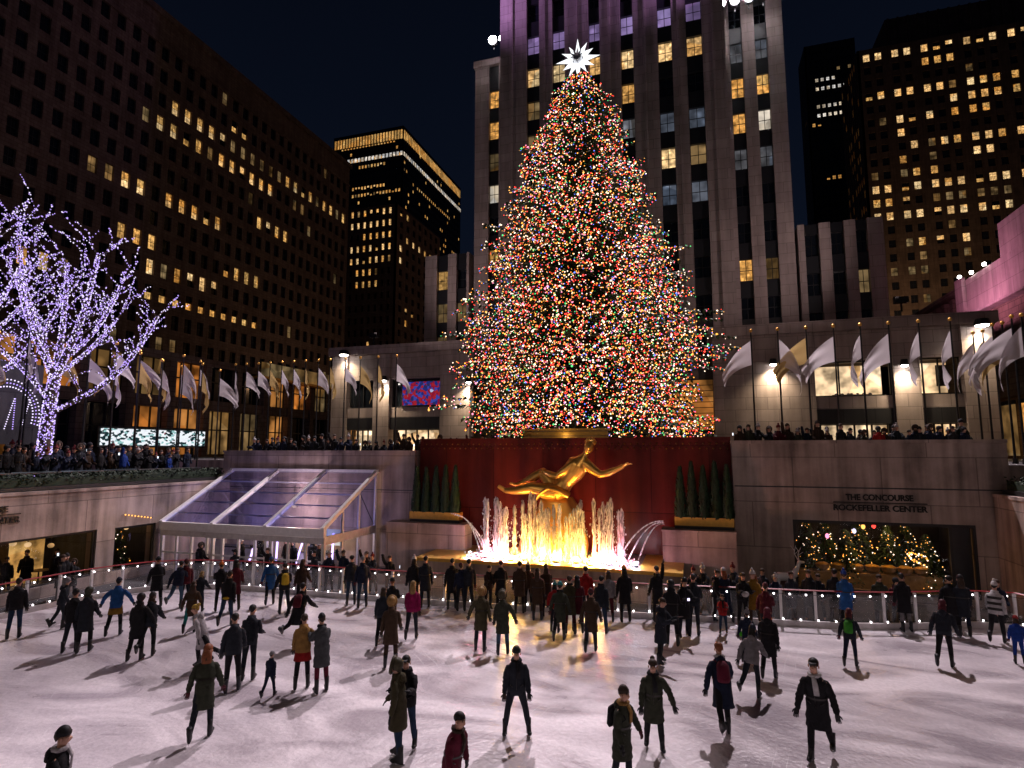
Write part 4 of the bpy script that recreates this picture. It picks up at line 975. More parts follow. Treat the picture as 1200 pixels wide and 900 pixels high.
# ---- right side towers
def left_faced(name, label, corner_px, right_px, Y, side_px, fl, wz, groups, gw, lits, p_lit, mat, base_rows, ncs, crown=0, p_side=.3, anchor=None):
    cx = on_y(corner_px[0], corner_px[1], Y); W = on_y(right_px, corner_px[1], Y).x - cx.x; z1 = cx.z - ZT
    D = on_x(side_px[0], side_px[1], cx.x).y - Y
    bd = Building(name, label, (cx.x, Y, ZT)); mb = MB(); rows_ = []; z = z1 - base_rows
    if anchor:
        z = on_y(anchor[0], anchor[1], Y).z - ZT; fl = on_y(anchor[0], anchor[1] - anchor[2], Y).z - ZT - z
        while z + fl + wz < z1 - .8: z += fl
    while z > 12: rows_.append((z, z + wz)); z -= fl
    rows_.reverse(); cols_ = []
    x = 1.5
    for g_ in groups:
        for k in range(g_): cols_.append((x, x + gw * .58)); x += gw
        x += gw * .42
    cols_ = [c for c in cols_ if c[1] < W - .5]
    bd.facade(mb, I4, W, cols_, rows_, 0, z1, litter(lits, 6, 'dim', p_lit), pier=mat, span=mat, dep=.5, spd=.12)
    bd.facade(mb, side_mxl(0, D), D, grid_cols(D, ncs, .5, 1), rows_, 0, z1, litter(lits, 6, 'amber', p_side), pier=mat, span=mat, dep=.5, spd=.12, bars=None)
    bd.box(mb, I4, .55, W, .55, D - .5, 0, z1 - .02, mat)
    if crown:
        bd.box(mb, I4, 9, W, 4, D, z1 - .01, z1 + crown, mat)
        k = 9.5
        while k < W - 1: bd.box(mb, I4, k, k + .5, 3.6, 3.997, z1, z1 + crown, mat); k += 2.6
    mb.build('wall', bd.root); bd.finish(); return bd
LD = [(1008, 70, 1200, 38, 'bright', 5), (1084, 74, 1110, 68, 'amber', 5), (1014, 113, 1056, 105, 'bright', 5), (1066, 104, 1135, 92, 'bright', 5), (1140, 93, 1200, 83, 'amber', 5), (1106, 112, 1136, 106, 'bright', 5), (1155, 105, 1200, 98, 'bright', 5),
      (1050, 135, 1098, 128, 'bright', 5), (1108, 126, 1155, 118, 'amber', 5), (1040, 150, 1060, 147, 'bright', 5), (1120, 157, 1140, 152, 'amber', 5), (1150, 152, 1200, 145, 'bright', 5), (1070, 175, 1142, 166, 'bright', 5), (1150, 166, 1185, 160, 'amber', 5), (1135, 184, 1162, 180, 'bright', 5),
      (1044, 194, 1064, 191, 'amber', 5), (1018, 225, 1200, 207, 'bright', 5), (1055, 208, 1105, 202, 'amber', 5), (1018, 240, 1066, 236, 'amber', 4), (1100, 232, 1200, 222, 'dim', 5), (1024, 257, 1066, 252, 'bright', 4), (1076, 252, 1200, 238, 'bright', 5), (1080, 285, 1112, 282, 'bright', 5), (1120, 282, 1145, 279, 'bright', 5), (1062, 289, 1076, 287, 'dim', 4), (1050, 322, 1096, 318, 'dim', 5)]
LD = [q[:5] + (8,) for q in LD]
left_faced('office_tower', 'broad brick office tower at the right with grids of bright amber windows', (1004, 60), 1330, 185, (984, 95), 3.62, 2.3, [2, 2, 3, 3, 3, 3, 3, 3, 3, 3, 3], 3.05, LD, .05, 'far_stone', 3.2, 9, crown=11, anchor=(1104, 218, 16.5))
left_faced('office_tower', 'thin dark tower with sparse white windows behind the broad right tower', (942, 55), 1002, 260, (936, 90), 4.0, 1.6, [9, 9], 2.1,
           [(955, 98, 975, 93, 'pale', 3), (960, 105, 990, 101, 'pale', 3), (962, 125, 985, 122, 'pale', 3), (962, 134, 985, 131, 'pale', 3), (946, 146, 962, 144, 'amber', 3), (972, 206, 985, 204, 'amber', 4)], .02, 'dark_cladding', 5, 6, p_side=.02)

# ---- receding ribbed building on the right with pink lit end
ib = Building('ribbed_building', 'dark ribbed stone building receding on the right side of the street', (22.0, 118, ZT), R(-90))
W = 118 - 30.0; mb = MB(); zr = 14.4
ib.box(mb, I4, 0, W, .6, 20, 0, zr - .2, 'dark_brick')
for k in range(34): ib.box(mb, I4, k * 1.8, k * 1.8 + .7, 0, .599, 0, zr - .5, 'dark_brick')
ib.box(mb, I4, 0, W, -.1, 20, zr - .198, zr + .2, 'dark_brick'); ib.box(mb, I4, 61.0, W, 0, .599, 4.5, 11.4, 'dark_brick'); mb.build('wall', ib.root)
for k in range(33):
    for z0, z1_, q in ((.3, 3.6, 0), (5.0, 8.4, 1), (9.3, 12.8, 2)):
        st_ = ('lit_dim', 'dark_glass', 'shop_amber', 'dark_glass', 'lit_dim', 'lit_dim', 'dark_glass')[(k * (2 + q) + q) % 7]
        mb = MB(); ib.box(mb, I4, k * 1.8 + .71, k * 1.8 + 1.79, .5, .53, z0, z1_, st_); ib.box(mb, I4, k * 1.8 + .71, k * 1.8 + 1.79, .46, .595, z0 - .5, z0 - .003, 'spandrel'); mb.build('window', ib.root)
for k in range(8):
    mb = MB(); x = 61.5 + k * 3.2; ib.box(mb, I4, x, x + 2.5, -.06, -.003, .2, 3.9, ('shop_amber', 'lit_dim', 'lit_amber')[k % 3]); ib.box(mb, I4, x - .1, x + 2.6, -.12, -.003, 3.9, 4.2, 'black_frame'); mb.build('shop_front', ib.root)
zq = 16.85
pk = thing('stone_block', 'stepped stone block washed with pink light at the right edge', 'building', (22.0, 57.2, zq))
mb = MB(); mb.box(-.35, 8, -20, 0, 0.02, 3.15, 'pink_stone'); mb.build('lower_tier', pk); mb = MB(); mb.box(-.30, 8, -20, -7.0, 3.152, 5.75, 'pink_stone'); mb.build('upper_tier', pk)
mb = MB(); mb.box(-.62, -.352, -1.2, .2, -.02, 3.4, 'pink_stone'); mb.build('pilaster', pk)
mb = MB(); mb.box(-.55, -.352, -20, -1.21, 0.02, .2, 'pink_stone'); mb.build('base_moulding', pk)
for k, y in enumerate((56.6, 54.4, 52.2)):
    t = thing('round_lamp', '%s small round white lamp on the edge of the pink lit block' % ('left', 'middle', 'right')[k], 'lamp', (21.5, y, zq + (3.4 if k == 0 else 3.15))); mb = MB(); mb.ball((0, 0, .2), .15, 'lamp_white', 8, 5); mb.build('globe', t, True)
    mb = MB(); mb.tube([(0, 0, 0), (0, 0, .06)], [.09, .06], 'dark_metal', 8); mb.build('base', t)
lamp('added_pink_wash', 'SPOT', (17.2, 51.0, 15.6), 1900, (1, .34, .55), .3, (22, 52, 19.6), 130, .8)  # added pink spot and its post lamp, colouring the stone block
t = thing('added_wash_light', 'small added flood lamp on a post washing the stone block pink', 'lamp', (17.2, 51.0, ZT)); mb = MB(); mb.bar((0, 0, 0), (0, 0, 9.9), .06, 'dark_metal'); mb.build('post', t); mb = MB(); mb.box(-.25, .1, -.25, .25, 9.9, 10.05, 'dark_metal'); mb.build('housing', t)

# ---- added fill-light masts behind the camera, brightening the walls and skaters
for x in (-15.5, 10.5):
    t = thing('added_flood_mast', 'added unseen mast with a warm fill light at the near %s of the rink' % ('left' if x < 0 else 'right'), 'flood light', (x, -13, ZP))
    mb = MB(); mb.tube([(0, 0, 0), (0, 0, 13)], [.14, .08], 'dark_metal', 10); mb.build('pole', t); mb = MB(); mb.box(-.7, .7, -.15, .15, 13, 13.7, 'dark_metal'); mb.build('housing', t)
    mb = MB(); mb.box(-.65, .65, .152, .17, 13.05, 13.65, 'lamp_white'); mb.build('lens', t)
    lamp('added_mast_beam', 'SPOT', (x, -12.6, ZP + 13.3), 2500, (1, .77, .66), .8, (-6 + x * .25, 24, 2.5), 75, .8)
# ================================================================== FOUNTAIN
FC = Vector((-6.3, 25.4, 0))
ft = thing('fountain', 'wide raised stone fountain pool under the golden statue', 'fountain', FC)
DZ = 1.22
mb = MB(); mb.box(-5.9, 5.55, -1.1, 2.68, -.05, DZ - .14, 'pit_stone'); mb.build('base', ft)
mb = MB()
mb.box(-5.95, 5.6, -1.16, -.86, DZ - .138, DZ, 'gold_paint'); mb.box(-5.95, -3.9, -.859, 2.68, DZ - .138, DZ, 'gold_paint'); mb.box(3.9, 5.6, -.859, 2.68, DZ - .138, DZ, 'gold_paint'); mb.build('rim', ft)
m, nt, out = new_mat('pool_water'); N = nt.nodes.new; L = nt.links.new
b = N('ShaderNodeBsdfPrincipled'); b.inputs['Base Color'].default_value = (.45, .46, .48, 1); b.inputs['Roughness'].default_value = .18; L(b.outputs[0], out.inputs['Surface'])
tc2 = N('ShaderNodeTexCoord'); n = N('ShaderNodeTexNoise'); n.inputs['Scale'].default_value = 5; n.inputs['Detail'].default_value = 4; L(tc2.outputs['Object'], n.inputs['Vector'])
bp = N('ShaderNodeBump'); bp.inputs['Strength'].default_value = .8; bp.inputs['Distance'].default_value = .1; L(n.outputs['Fac'], bp.inputs['Height']); L(bp.outputs[0], b.inputs['Normal'])
mb = MB(); mb.quad((-3.9, -.86, DZ - .03), (3.9, -.86, DZ - .03), (3.9, 2.68, DZ - .03), (-3.9, 2.68, DZ - .03), 'pool_water'); mb.build('water', ft)
# jet water: white foam that lets light through
m, nt, out = new_mat('foam'); N = nt.nodes.new; L = nt.links.new
d = N('ShaderNodeBsdfDiffuse'); d.inputs['Color'].default_value = (.85, .86, .88, 1); tl = N('ShaderNodeBsdfTranslucent'); tl.inputs['Color'].default_value = (.85, .86, .88, 1)
tr = N('ShaderNodeBsdfTransparent'); mx = N('ShaderNodeMixShader'); mx.inputs[0].default_value = .5; L(d.outputs[0], mx.inputs[1]); L(tl.outputs[0], mx.inputs[2])
tc2 = N('ShaderNodeTexCoord'); mp = N('ShaderNodeMapping'); mp.inputs['Scale'].default_value = (14, 14, 3.0); L(tc2.outputs['Object'], mp.inputs['Vector'])
n = N('ShaderNodeTexNoise'); n.inputs['Scale'].default_value = 1.0; n.inputs['Detail'].default_value = 3; L(mp.outputs[0], n.inputs['Vector'])
mr = N('ShaderNodeMapRange'); mr.inputs['From Min'].default_value = .40; mr.inputs['From Max'].default_value = .58; mr.inputs['To Min'].default_value = .3; mr.inputs['To Max'].default_value = .97; L(n.outputs['Fac'], mr.inputs['Value'])
mx2 = N('ShaderNodeMixShader'); L(mr.outputs[0], mx2.inputs[0]); L(tr.outputs[0], mx2.inputs[1]); L(mx.outputs[0], mx2.inputs[2]); L(mx2.outputs[0], out.inputs['Surface'])
def jet(x, y, h, rnd):
    mb = MB(); pts_ = []; rad = []; n_ = 14
    for i in range(n_ + 1):
        t = i / n_; pts_.append((x + rnd.uniform(-.015, .015), y + rnd.uniform(-.015, .015), DZ - .05 + h * t))
        rad.append((.105 - .055 * t) * rnd.uniform(.7, 1.3) + (.03 if i > n_ - 3 else 0))
    rad[-1] = .012
    mb.tube(pts_, rad, 'foam', 7)
    for i in range(80):     # drops falling round the column
        t = rnd.random() ** .7; a = rnd.random() * 6.28; rr = (.05 + .26 * (1 - t)) * rnd.uniform(.4, 1.2)
        s = rnd.uniform(.008, .024); c = (x + rr * math.cos(a), y + rr * math.sin(a), DZ + h * t * .97)
        mb.add([(c[0] - s, c[1], c[2]), (c[0], c[1], c[2] - s * 3.5), (c[0] + s, c[1], c[2]), (c[0], c[1], c[2] + s * 2), (c[0], c[1] - s, c[2]), (c[0], c[1] + s, c[2])],
               [(0, 1, 4), (1, 2, 4), (2, 3, 4), (3, 0, 4), (1, 0, 5), (2, 1, 5), (3, 2, 5), (0, 3, 5)], 'foam')
    return mb
rnd = random.Random(11)
for x0, x1, n_, hm, hv in ((-3.15, -1.65, 8, 2.45, .3), (-1.45, 1.55, 19, 2.5, .55), (1.9, 3.2, 7, 2.5, .45)):
    for k in range(n_):
        x = x0 + (x1 - x0) * (k + rnd.uniform(.2, .8)) / n_; y = rnd.uniform(-.35, .35)
        jet(x, y, hm + rnd.uniform(-hv, hv) - (.5 if abs(x) < .8 and k % 2 else 0), rnd).build('water_jet', ft, True)
for sx_, xs_ in ((-1, -4.75), (1, 4.85)):
    for k in range(3):
        mb = MB(); pts_ = []; R_ = .75 + .28 * k; n_ = 12
        for i in range(n_ + 1):
            t = i / n_; pts_.append((xs_ - sx_ * (R_ * 1.5 * t), .9 - .45 * k, DZ + .05 + (1.55 + .12 * k) * (1 - t) + 1.9 * t * (1 - t)))
        mb.tube(pts_, [.02 + .018 * i / n_ for i in range(n_ + 1)], 'foam', 5); mb.build('side_jet', ft, True)
    # splash where they land
rnd = random.Random(2)
mb = MB()
for i in range(1500):
    x = rnd.uniform(-3.8, 3.8); y = rnd.gauss(0, .4); h = abs(rnd.gauss(0, .13)) + .01
    if abs(x) > 3.2: h *= .6
    s = rnd.uniform(.015, .05); c = (x, max(-.8, min(1.5, y)), DZ + h)
    mb.octa(c, s, 'foam')
mb.build('splash', ft)['kind'] = 'stuff'
# under-water lamps: amber in the middle, rose and ice blue at the sides
def pool_lamp(x, y, power, color, label, grp):
    t = thing('pool_lamp', label, 'lamp', (FC.x + x, FC.y + y, DZ), 0, grp)
    mb = MB(); mb.tube([(0, 0, -.02), (0, 0, .05)], [.13, .11], 'dark_metal', 10); mb.build('housing', t)
    nm = 'lens_%d%d%d' % tuple(int(c * 9) for c in color)
    if nm not in MATS: emitter(nm, color, 14, False)
    mb = MB(); mb.ball((0, 0, .055), (.1, .1, .03), nm, 8, 4); mb.build('lens', t, True)
    lamp('pool_glow', 'POINT', t.location + Vector((0, 0, .22)), power, color, .1)
AMB = (1.0, .50, .10); ROS = (1.0, .20, .28); ICE = (.72, .82, 1.0)
for x in (-1.1, -.3, .35, 1.2): pool_lamp(x, -.3, 330, AMB, 'amber lamp burning in the middle of the fountain pool', 'amber lamps in the pool')
for x in (-1.6, 1.9): pool_lamp(x, -.7, 480, AMB, 'assumed amber lamp added at the front rim of the pool to light the statue', 'assumed amber lamps at the pool rim')  # assumed rim lamps, added to brighten the statue
for x in (-.6, .4): pool_lamp(x, .95, 300, AMB, 'amber lamp at the foot of the golden statue', 'amber lamps at the statue')
for x in (-2.9, -2.0, 2.2, 3.0): pool_lamp(x, -.25, 240, ROS, 'rose coloured lamp in a side row of water jets', 'rose lamps in the pool')
for x in (-2.5, -3.7, 2.6, 3.7): pool_lamp(x, -.3, 60, ICE, 'white lamp at the outer end of the fountain pool', 'white lamps in the pool')
for x in (-4.9, 4.9): pool_lamp(x, 1.6, 40, (1, .18, .08), 'red lamp shining up the granite wall at one end of the pool', 'red lamps at the pool ends')

# ---- golden statue: generic gilded reclining figure on a rocky mound
st = thing('golden_statue', 'large gilded figure reclining on a golden mound above the fountain', 'statue', (-6.30, 26.35, DZ - .05)); st.scale = (1.06, 1.0, 1.06)
mb = MB(); rnd = random.Random(4)
vs_ = []; fs_ = []; sg, rg = 22, 9
for i in range(rg + 1):
    t = i / rg; rr = 1.0 - .62 * t ** 1.6
    for k in range(sg):
        a = 2 * PI * k / sg; q = noise.noise(Vector((math.cos(a) * 1.6, math.sin(a) * 1.6, t * 2.2))) * .35 + 1
        vs_.append((1.55 * rr * q * math.cos(a) + .1, .62 * rr * q * math.sin(a), 2.55 * t))
for i in range(rg):
    for k in range(sg): a = i * sg + k; b2 = i * sg + (k + 1) % sg; fs_.append((a, b2, b2 + sg, a + sg))
fs_.append(tuple(range(rg * sg, rg * sg + sg))); mb.add(vs_, fs_, 'gold_leaf'); mb.build('mound', st, True)
# figure: limbs, torso and head fused into one continuous surface
def fused(name, mb_, mat, voxel):
    me = mb_.mesh(name); ob = bpy.data.objects.new(name, me); COL.objects.link(ob)
    md = ob.modifiers.new('r', 'REMESH'); md.mode = 'VOXEL'; md.voxel_size = voxel
    sm = ob.modifiers.new('s', 'SMOOTH'); sm.factor = .5; sm.iterations = 5
    bpy.context.view_layer.update()
    out_ = bpy.data.meshes.new_from_object(ob.evaluated_get(bpy.context.evaluated_depsgraph_get())); bpy.data.objects.remove(ob)
    out_.materials.clear(); out_.materials.append(M(mat)); out_.name = name
    out_.polygons.foreach_set('use_smooth', [True] * len(out_.polygons)); return out_
fb = MB(); G = 'gold_leaf'
fb.tube([(.0, -.15, 2.62), (.22, -.16, 2.86), (.46, -.18, 3.2), (.72, -.21, 3.58), (.92, -.23, 3.88), (1.06, -.24, 4.08), (1.14, -.25, 4.22)], [(.32, .28), (.44, .36), (.38, .31), (.50, .36), (.50, .33), (.27, .23), (.17, .17)], G, 16, ref=(.7, 0, -.7))
fb.tube([(1.10, -.25, 4.12), (1.2, -.27, 4.36)], [.15, .14], G, 10); fb.ball((1.29, -.30, 4.58), (.215, .245, .29), G, 14, 10); fb.ball((1.33, -.53, 4.55), (.045, .06, .08), G, 8, 6); fb.ball((1.31, -.47, 4.42), (.08, .06, .05), G, 8, 6)
fb.tube([(1.1, -.24, 3.98), (1.32, -.27, 3.86), (1.62, -.32, 3.66), (1.95, -.38, 3.5), (2.3, -.43, 3.58), (2.62, -.48, 3.72), (2.86, -.5, 3.84)], [.23, .22, .185, .15, .16, .115, .10], G, 12)
fb.tube([(2.8, -.5, 3.81), (2.98, -.52, 3.89)], [(.11, .06), (.12, .05)], G, 8)
for q, ln in enumerate((.22, .27, .26, .2)): fb.tube([(2.96, -.60 + .055 * q, 3.88), (2.96 + ln * .55, -.61 + .058 * q, 3.93), (2.96 + ln, -.62 + .06 * q, 3.91)], [.036, .033, .028], G, 6)
fb.tube([(2.84, -.58, 3.86), (2.96, -.66, 3.95), (3.06, -.68, 4.0)], [.042, .036, .028], G, 6)
# other arm resting down along the raised thigh
fb.tube([(.86, -.24, 3.98), (.66, -.36, 3.86), (.36, -.46, 3.62), (.10, -.50, 3.42), (-.14, -.46, 3.46), (-.38, -.34, 3.54), (-.56, -.26, 3.60)], [.23, .21, .175, .145, .145, .115, .10], G, 12)
for q, ln in enumerate((.2, .24, .24, .18)): fb.tube([(-.54, -.34 + .055 * q, 3.62), (-.54 - ln * .6, -.34 + .055 * q, 3.63), (-.54 - ln, -.33 + .055 * q, 3.56)], [.038, .034, .028], G, 6)
fb.tube([(-.50, -.36, 3.60), (-.60, -.44, 3.56), (-.66, -.44, 3.50)], [.042, .036, .028], G, 6)
# legs stretched to the left, one knee raised
fb.tube([(.1, -.22, 2.76), (-.35, -.34, 2.80), (-.95, -.42, 2.92), (-1.35, -.42, 2.86), (-1.75, -.40, 2.80), (-2.1, -.38, 2.80)], [.34, .32, .235, .22, .16, .115], G, 12)
fb.tube([(-2.05, -.36, 2.76), (-2.2, -.38, 2.84), (-2.48, -.42, 2.98)], [(.10, .10), (.11, .08), (.09, .05)], G, 8)
fb.tube([(.1, -.02, 2.92), (-.28, .02, 3.2), (-.72, .05, 3.52), (-1.05, .06, 3.34), (-1.4, .07, 3.16), (-1.72, .08, 3.02)], [.34, .31, .235, .22, .16, .115], G, 12)
fb.tube([(-1.66, .08, 3.02), (-1.85, .06, 3.02), (-2.12, .02, 3.08)], [(.10, .10), (.10, .08), (.08, .05)], G, 8)
def lean_(v):
    x, y, z = v; h_ = max(0, z - 2.75); return (x + .16 * h_, y * 1.15, z + .06 * h_)
fb.v = [lean_(v) for v in fb.v]
me = fused('figure', fb, G, .032); ob = bpy.data.objects.new('figure', me); COL.objects.link(ob); ob.parent = st
mb = MB(); rnd = random.Random(8)
for k in range(26):
    a = rnd.random() * 6.28; b2 = rnd.uniform(-.1, 1.4); c = Vector((1.29 + .20 * math.cos(a) * math.cos(b2), -.22 + .16 * math.sin(a) * math.cos(b2), 4.70 + .18 * math.sin(b2)))
    mb.ball(c, .09, 'gold_leaf', 7, 5)
mb.v = [lean_(v) for v in mb.v]
mb.build('hair', st, True)
# draped cloth across the hips
mb = MB(); pts_ = [(.75, -.55, 2.65), (.35, -.62, 2.9), (-.1, -.6, 3.02), (-.5, -.5, 2.75), (-.75, -.42, 2.4)]; mb.tube(pts_, [(.10, .26), (.12, .3), (.12, .32), (.1, .3), (.05, .2)], 'gold_leaf', 8); mb.build('drapery', st, True)

# ================================================================== CHRISTMAS TREE
TC = Vector((-6.3, 33.9, ZT))
TH, TR = 24.6, 7.15
tree = thing('christmas_tree', 'huge conical spruce covered in multicoloured lights behind the red wall', 'christmas tree', TC)
mb = MB(); mb.tube([(0, 0, 0), (.05, 0, 3), (0, 0, 12), (0, 0, TH)], [.55, .48, .3, .04], 'bark', 10); mb.build('trunk', tree, True)
rnd = random.Random(21)
def prof(z):
    """crown radius by height above the terrace"""
    P = ((.6, .72), (1.4, .85), (3.0, .95), (5.0, 1.0), (7.5, .95), (10, .88), (13, .76), (16, .60), (19, .45), (21.5, .31), (23.2, .20), (24.6, .03))
    if z <= P[0][0]: return P[0][1] * TR
    for (a, b2), (c, d) in zip(P[:-1], P[1:]):
        if z <= c: return TR * (b2 + (d - b2) * (z - a) / (c - a))
    return 0.02
crown = MB(); bulbs = {k: MB() for k in ('bulb_red', 'bulb_amber', 'bulb_green', 'bulb_blue', 'bulb_warm', 'bulb_pink', 'bulb_gold')}
names = list(bulbs); wts = [29, 17, 9, 6, 24, 9, 11]
z = .9; lay = 0
spots = []
while z < TH - .5:
    rr = prof(z); nb = max(5, int(7 + rr * 2.3))
    for k in range(nb):
        a = 2 * PI * (k + rnd.random() * .7) / nb + lay * .7; L0 = rr * rnd.uniform(.74, 1.06) * (1 + .34 * noise.noise(Vector((math.cos(a) * 2.2, math.sin(a) * 2.2, z * .30))))
        if rnd.random() < .13: L0 *= 1.14
        drop = .16 * L0 + .25; up = .10 * L0
        dx, dy = math.cos(a), math.sin(a)
        m_ = max(4, int(L0 / .32))
        for i in range(m_ + 1):
            t = i / m_; r0 = .15 + L0 * t
            p = Vector((dx * r0, dy * r0, z - drop * t ** 1.3 + up * max(0, t - .6) * 1.6))
            if t < .18 and L0 > 3: continue
            if TC.y + p.y < 29.9 and TC.z + p.z < 7.2: continue
            wd = (.62 * (1 - t) + .16) * (.5 + .12 * L0)
            for sgn in (-1, 1):
                for j in range(2):
                    q = p + Vector((-dy, dx, 0)) * sgn * wd * rnd.uniform(.5, 1.05) + Vector((dx, dy, 0)) * wd * .55 + Vector((0, 0, -rnd.uniform(.02, .28)))
                    n_ = Vector((rnd.uniform(-.4, .4), rnd.uniform(-.4, .4), 1)).normalized(); s_ = (q - p).cross(n_).normalized() * rnd.uniform(.07, .13)
                    mid = (p + q) / 2 + Vector((0, 0, .03))
                    crown.add([p, mid - s_, q, mid + s_], [(0, 1, 2, 3)], 'fir_leaf')
                    spots.append((q + Vector((0, 0, .05)), t))
            spots.append((p + Vector((0, 0, .06)), t))
    z += .33 + .010 * rr; lay += 1
cr_ob = crown.build('crown', tree)
n_spots = len(spots); rnd.shuffle(spots)
cnt = 0; camd = Vector((0, 0, EYE)) - (TC + Vector((0, 0, 10)))
for p, t in spots:
    if cnt >= 23000: break
    if TC.y + p.y < 29.8 and TC.z + p.z < 7.15: continue
    if noise.noise(p * .42) + .55 * noise.noise(p * 1.1 + Vector((9, 3, 1))) < rnd.uniform(-.85, .02): continue
    r_xy = math.hypot(p.x, p.y); face = (p.x * camd.x + p.y * camd.y) / (max(.01, r_xy) * math.hypot(camd.x, camd.y))
    if t < .45 and rnd.random() < .7: continue
    if face < -.35 and rnd.random() < .8: continue      # the far side of the tree carries fewer of the bulbs that could be seen
    q = p + Vector((rnd.uniform(-.1, .1), rnd.uniform(-.1, .1), rnd.uniform(-.08, .08)))
    n_ = rnd.choices(names, wts)[0]; s_ = rnd.uniform(.024, .044) if rnd.random() < .94 else rnd.uniform(.05, .075)
    bulbs[n_].octa(q, s_, n_); cnt += 1
all_b = MB()
for n_ in names:
    b_ = bulbs[n_]; k = len(all_b.v); i = all_b.mi(n_); all_b.v += b_.v; all_b.f += [[x + k for x in f] for f in b_.f]; all_b.m += [i] * len(b_.f)
o_ = all_b.build('string_lights', None, False, TC); tag(o_, 'thousands of small multicoloured bulbs strung over the christmas tree', 'string lights', kind='stuff')
# star on top
sp = TC + Vector((-.05, -.1, TH + .55)); star = thing('tree_star', 'white many pointed star on top of the christmas tree', 'star', sp)
mb = MB(); rnd = random.Random(3)
nsp = 12
for k in range(nsp):
    a = 2 * PI * k / nsp + PI / 2; ln = 1.42 if k % 3 == 0 else (1.12 if k % 3 == 1 else 1.2)
    d = Vector((math.cos(a), 0, math.sin(a))); s = Vector((-math.sin(a), 0, math.cos(a)))
    tip = d * ln
    b0 = d * .28
    for y in (-.32, .32): mb.add([b0 - s * .2, b0 + s * .2, tip, d * .45 + Vector((0, y, 0))], [(0, 3, 2), (3, 1, 2)], 'star_white')
mb.build('ray', star)['label'] = 'white pointed rays'
mb = MB()
for k in range(9):
    a = 2 * PI * k / 9; d = Vector((math.cos(a) * .55, -.75, math.sin(a) * .55)).normalized(); u = Vector((0, 1, 0)).cross(d).normalized() * .10; v = d.cross(u).normalized() * .10
    c = d * .25; mb.add([c - u - v, c + u - v, c + u + v, c - u + v, d * .72], [(0, 1, 4), (1, 2, 4), (2, 3, 4), (3, 0, 4)], 'steel')
mb.ball((0, 0, 0), .3, 'steel', 10, 6); mb.build('hub', star)
mb = MB(); mb.bar((0, 0, -.75), (0, 0, -.25), .05, 'dark_metal'); mb.build('stem', star)
# gilded plinth box in front of the trunk
t = thing('plinth', 'long pale gilded slatted plinth at the foot of the christmas tree', 'plinth', (-6.35, 29.15, ZT))
mb = MB()
mb.box(-2.1, 2.1, -.4, .4, 0, 1.12, 'wood_slat')
for k in range(4): mb.box(-2.16, 2.16, -.46, -.402, .62 + k * .24, .62 + k * .24 + .17, 'gold_paint')
mb.build('body', t); mb = MB(); mb.box(-2.25, 2.25, -.52, .46, 1.575, 1.68, 'gold_paint'); mb.box(-2.1, 2.1, -.4, .4, 1.121, 1.574, 'wood_slat'); mb.build('top', t)
lamp('plinth_light', 'POINT', (-6.3, 28.4, ZT + 1.3), 6, (1, .7, .3), .15)

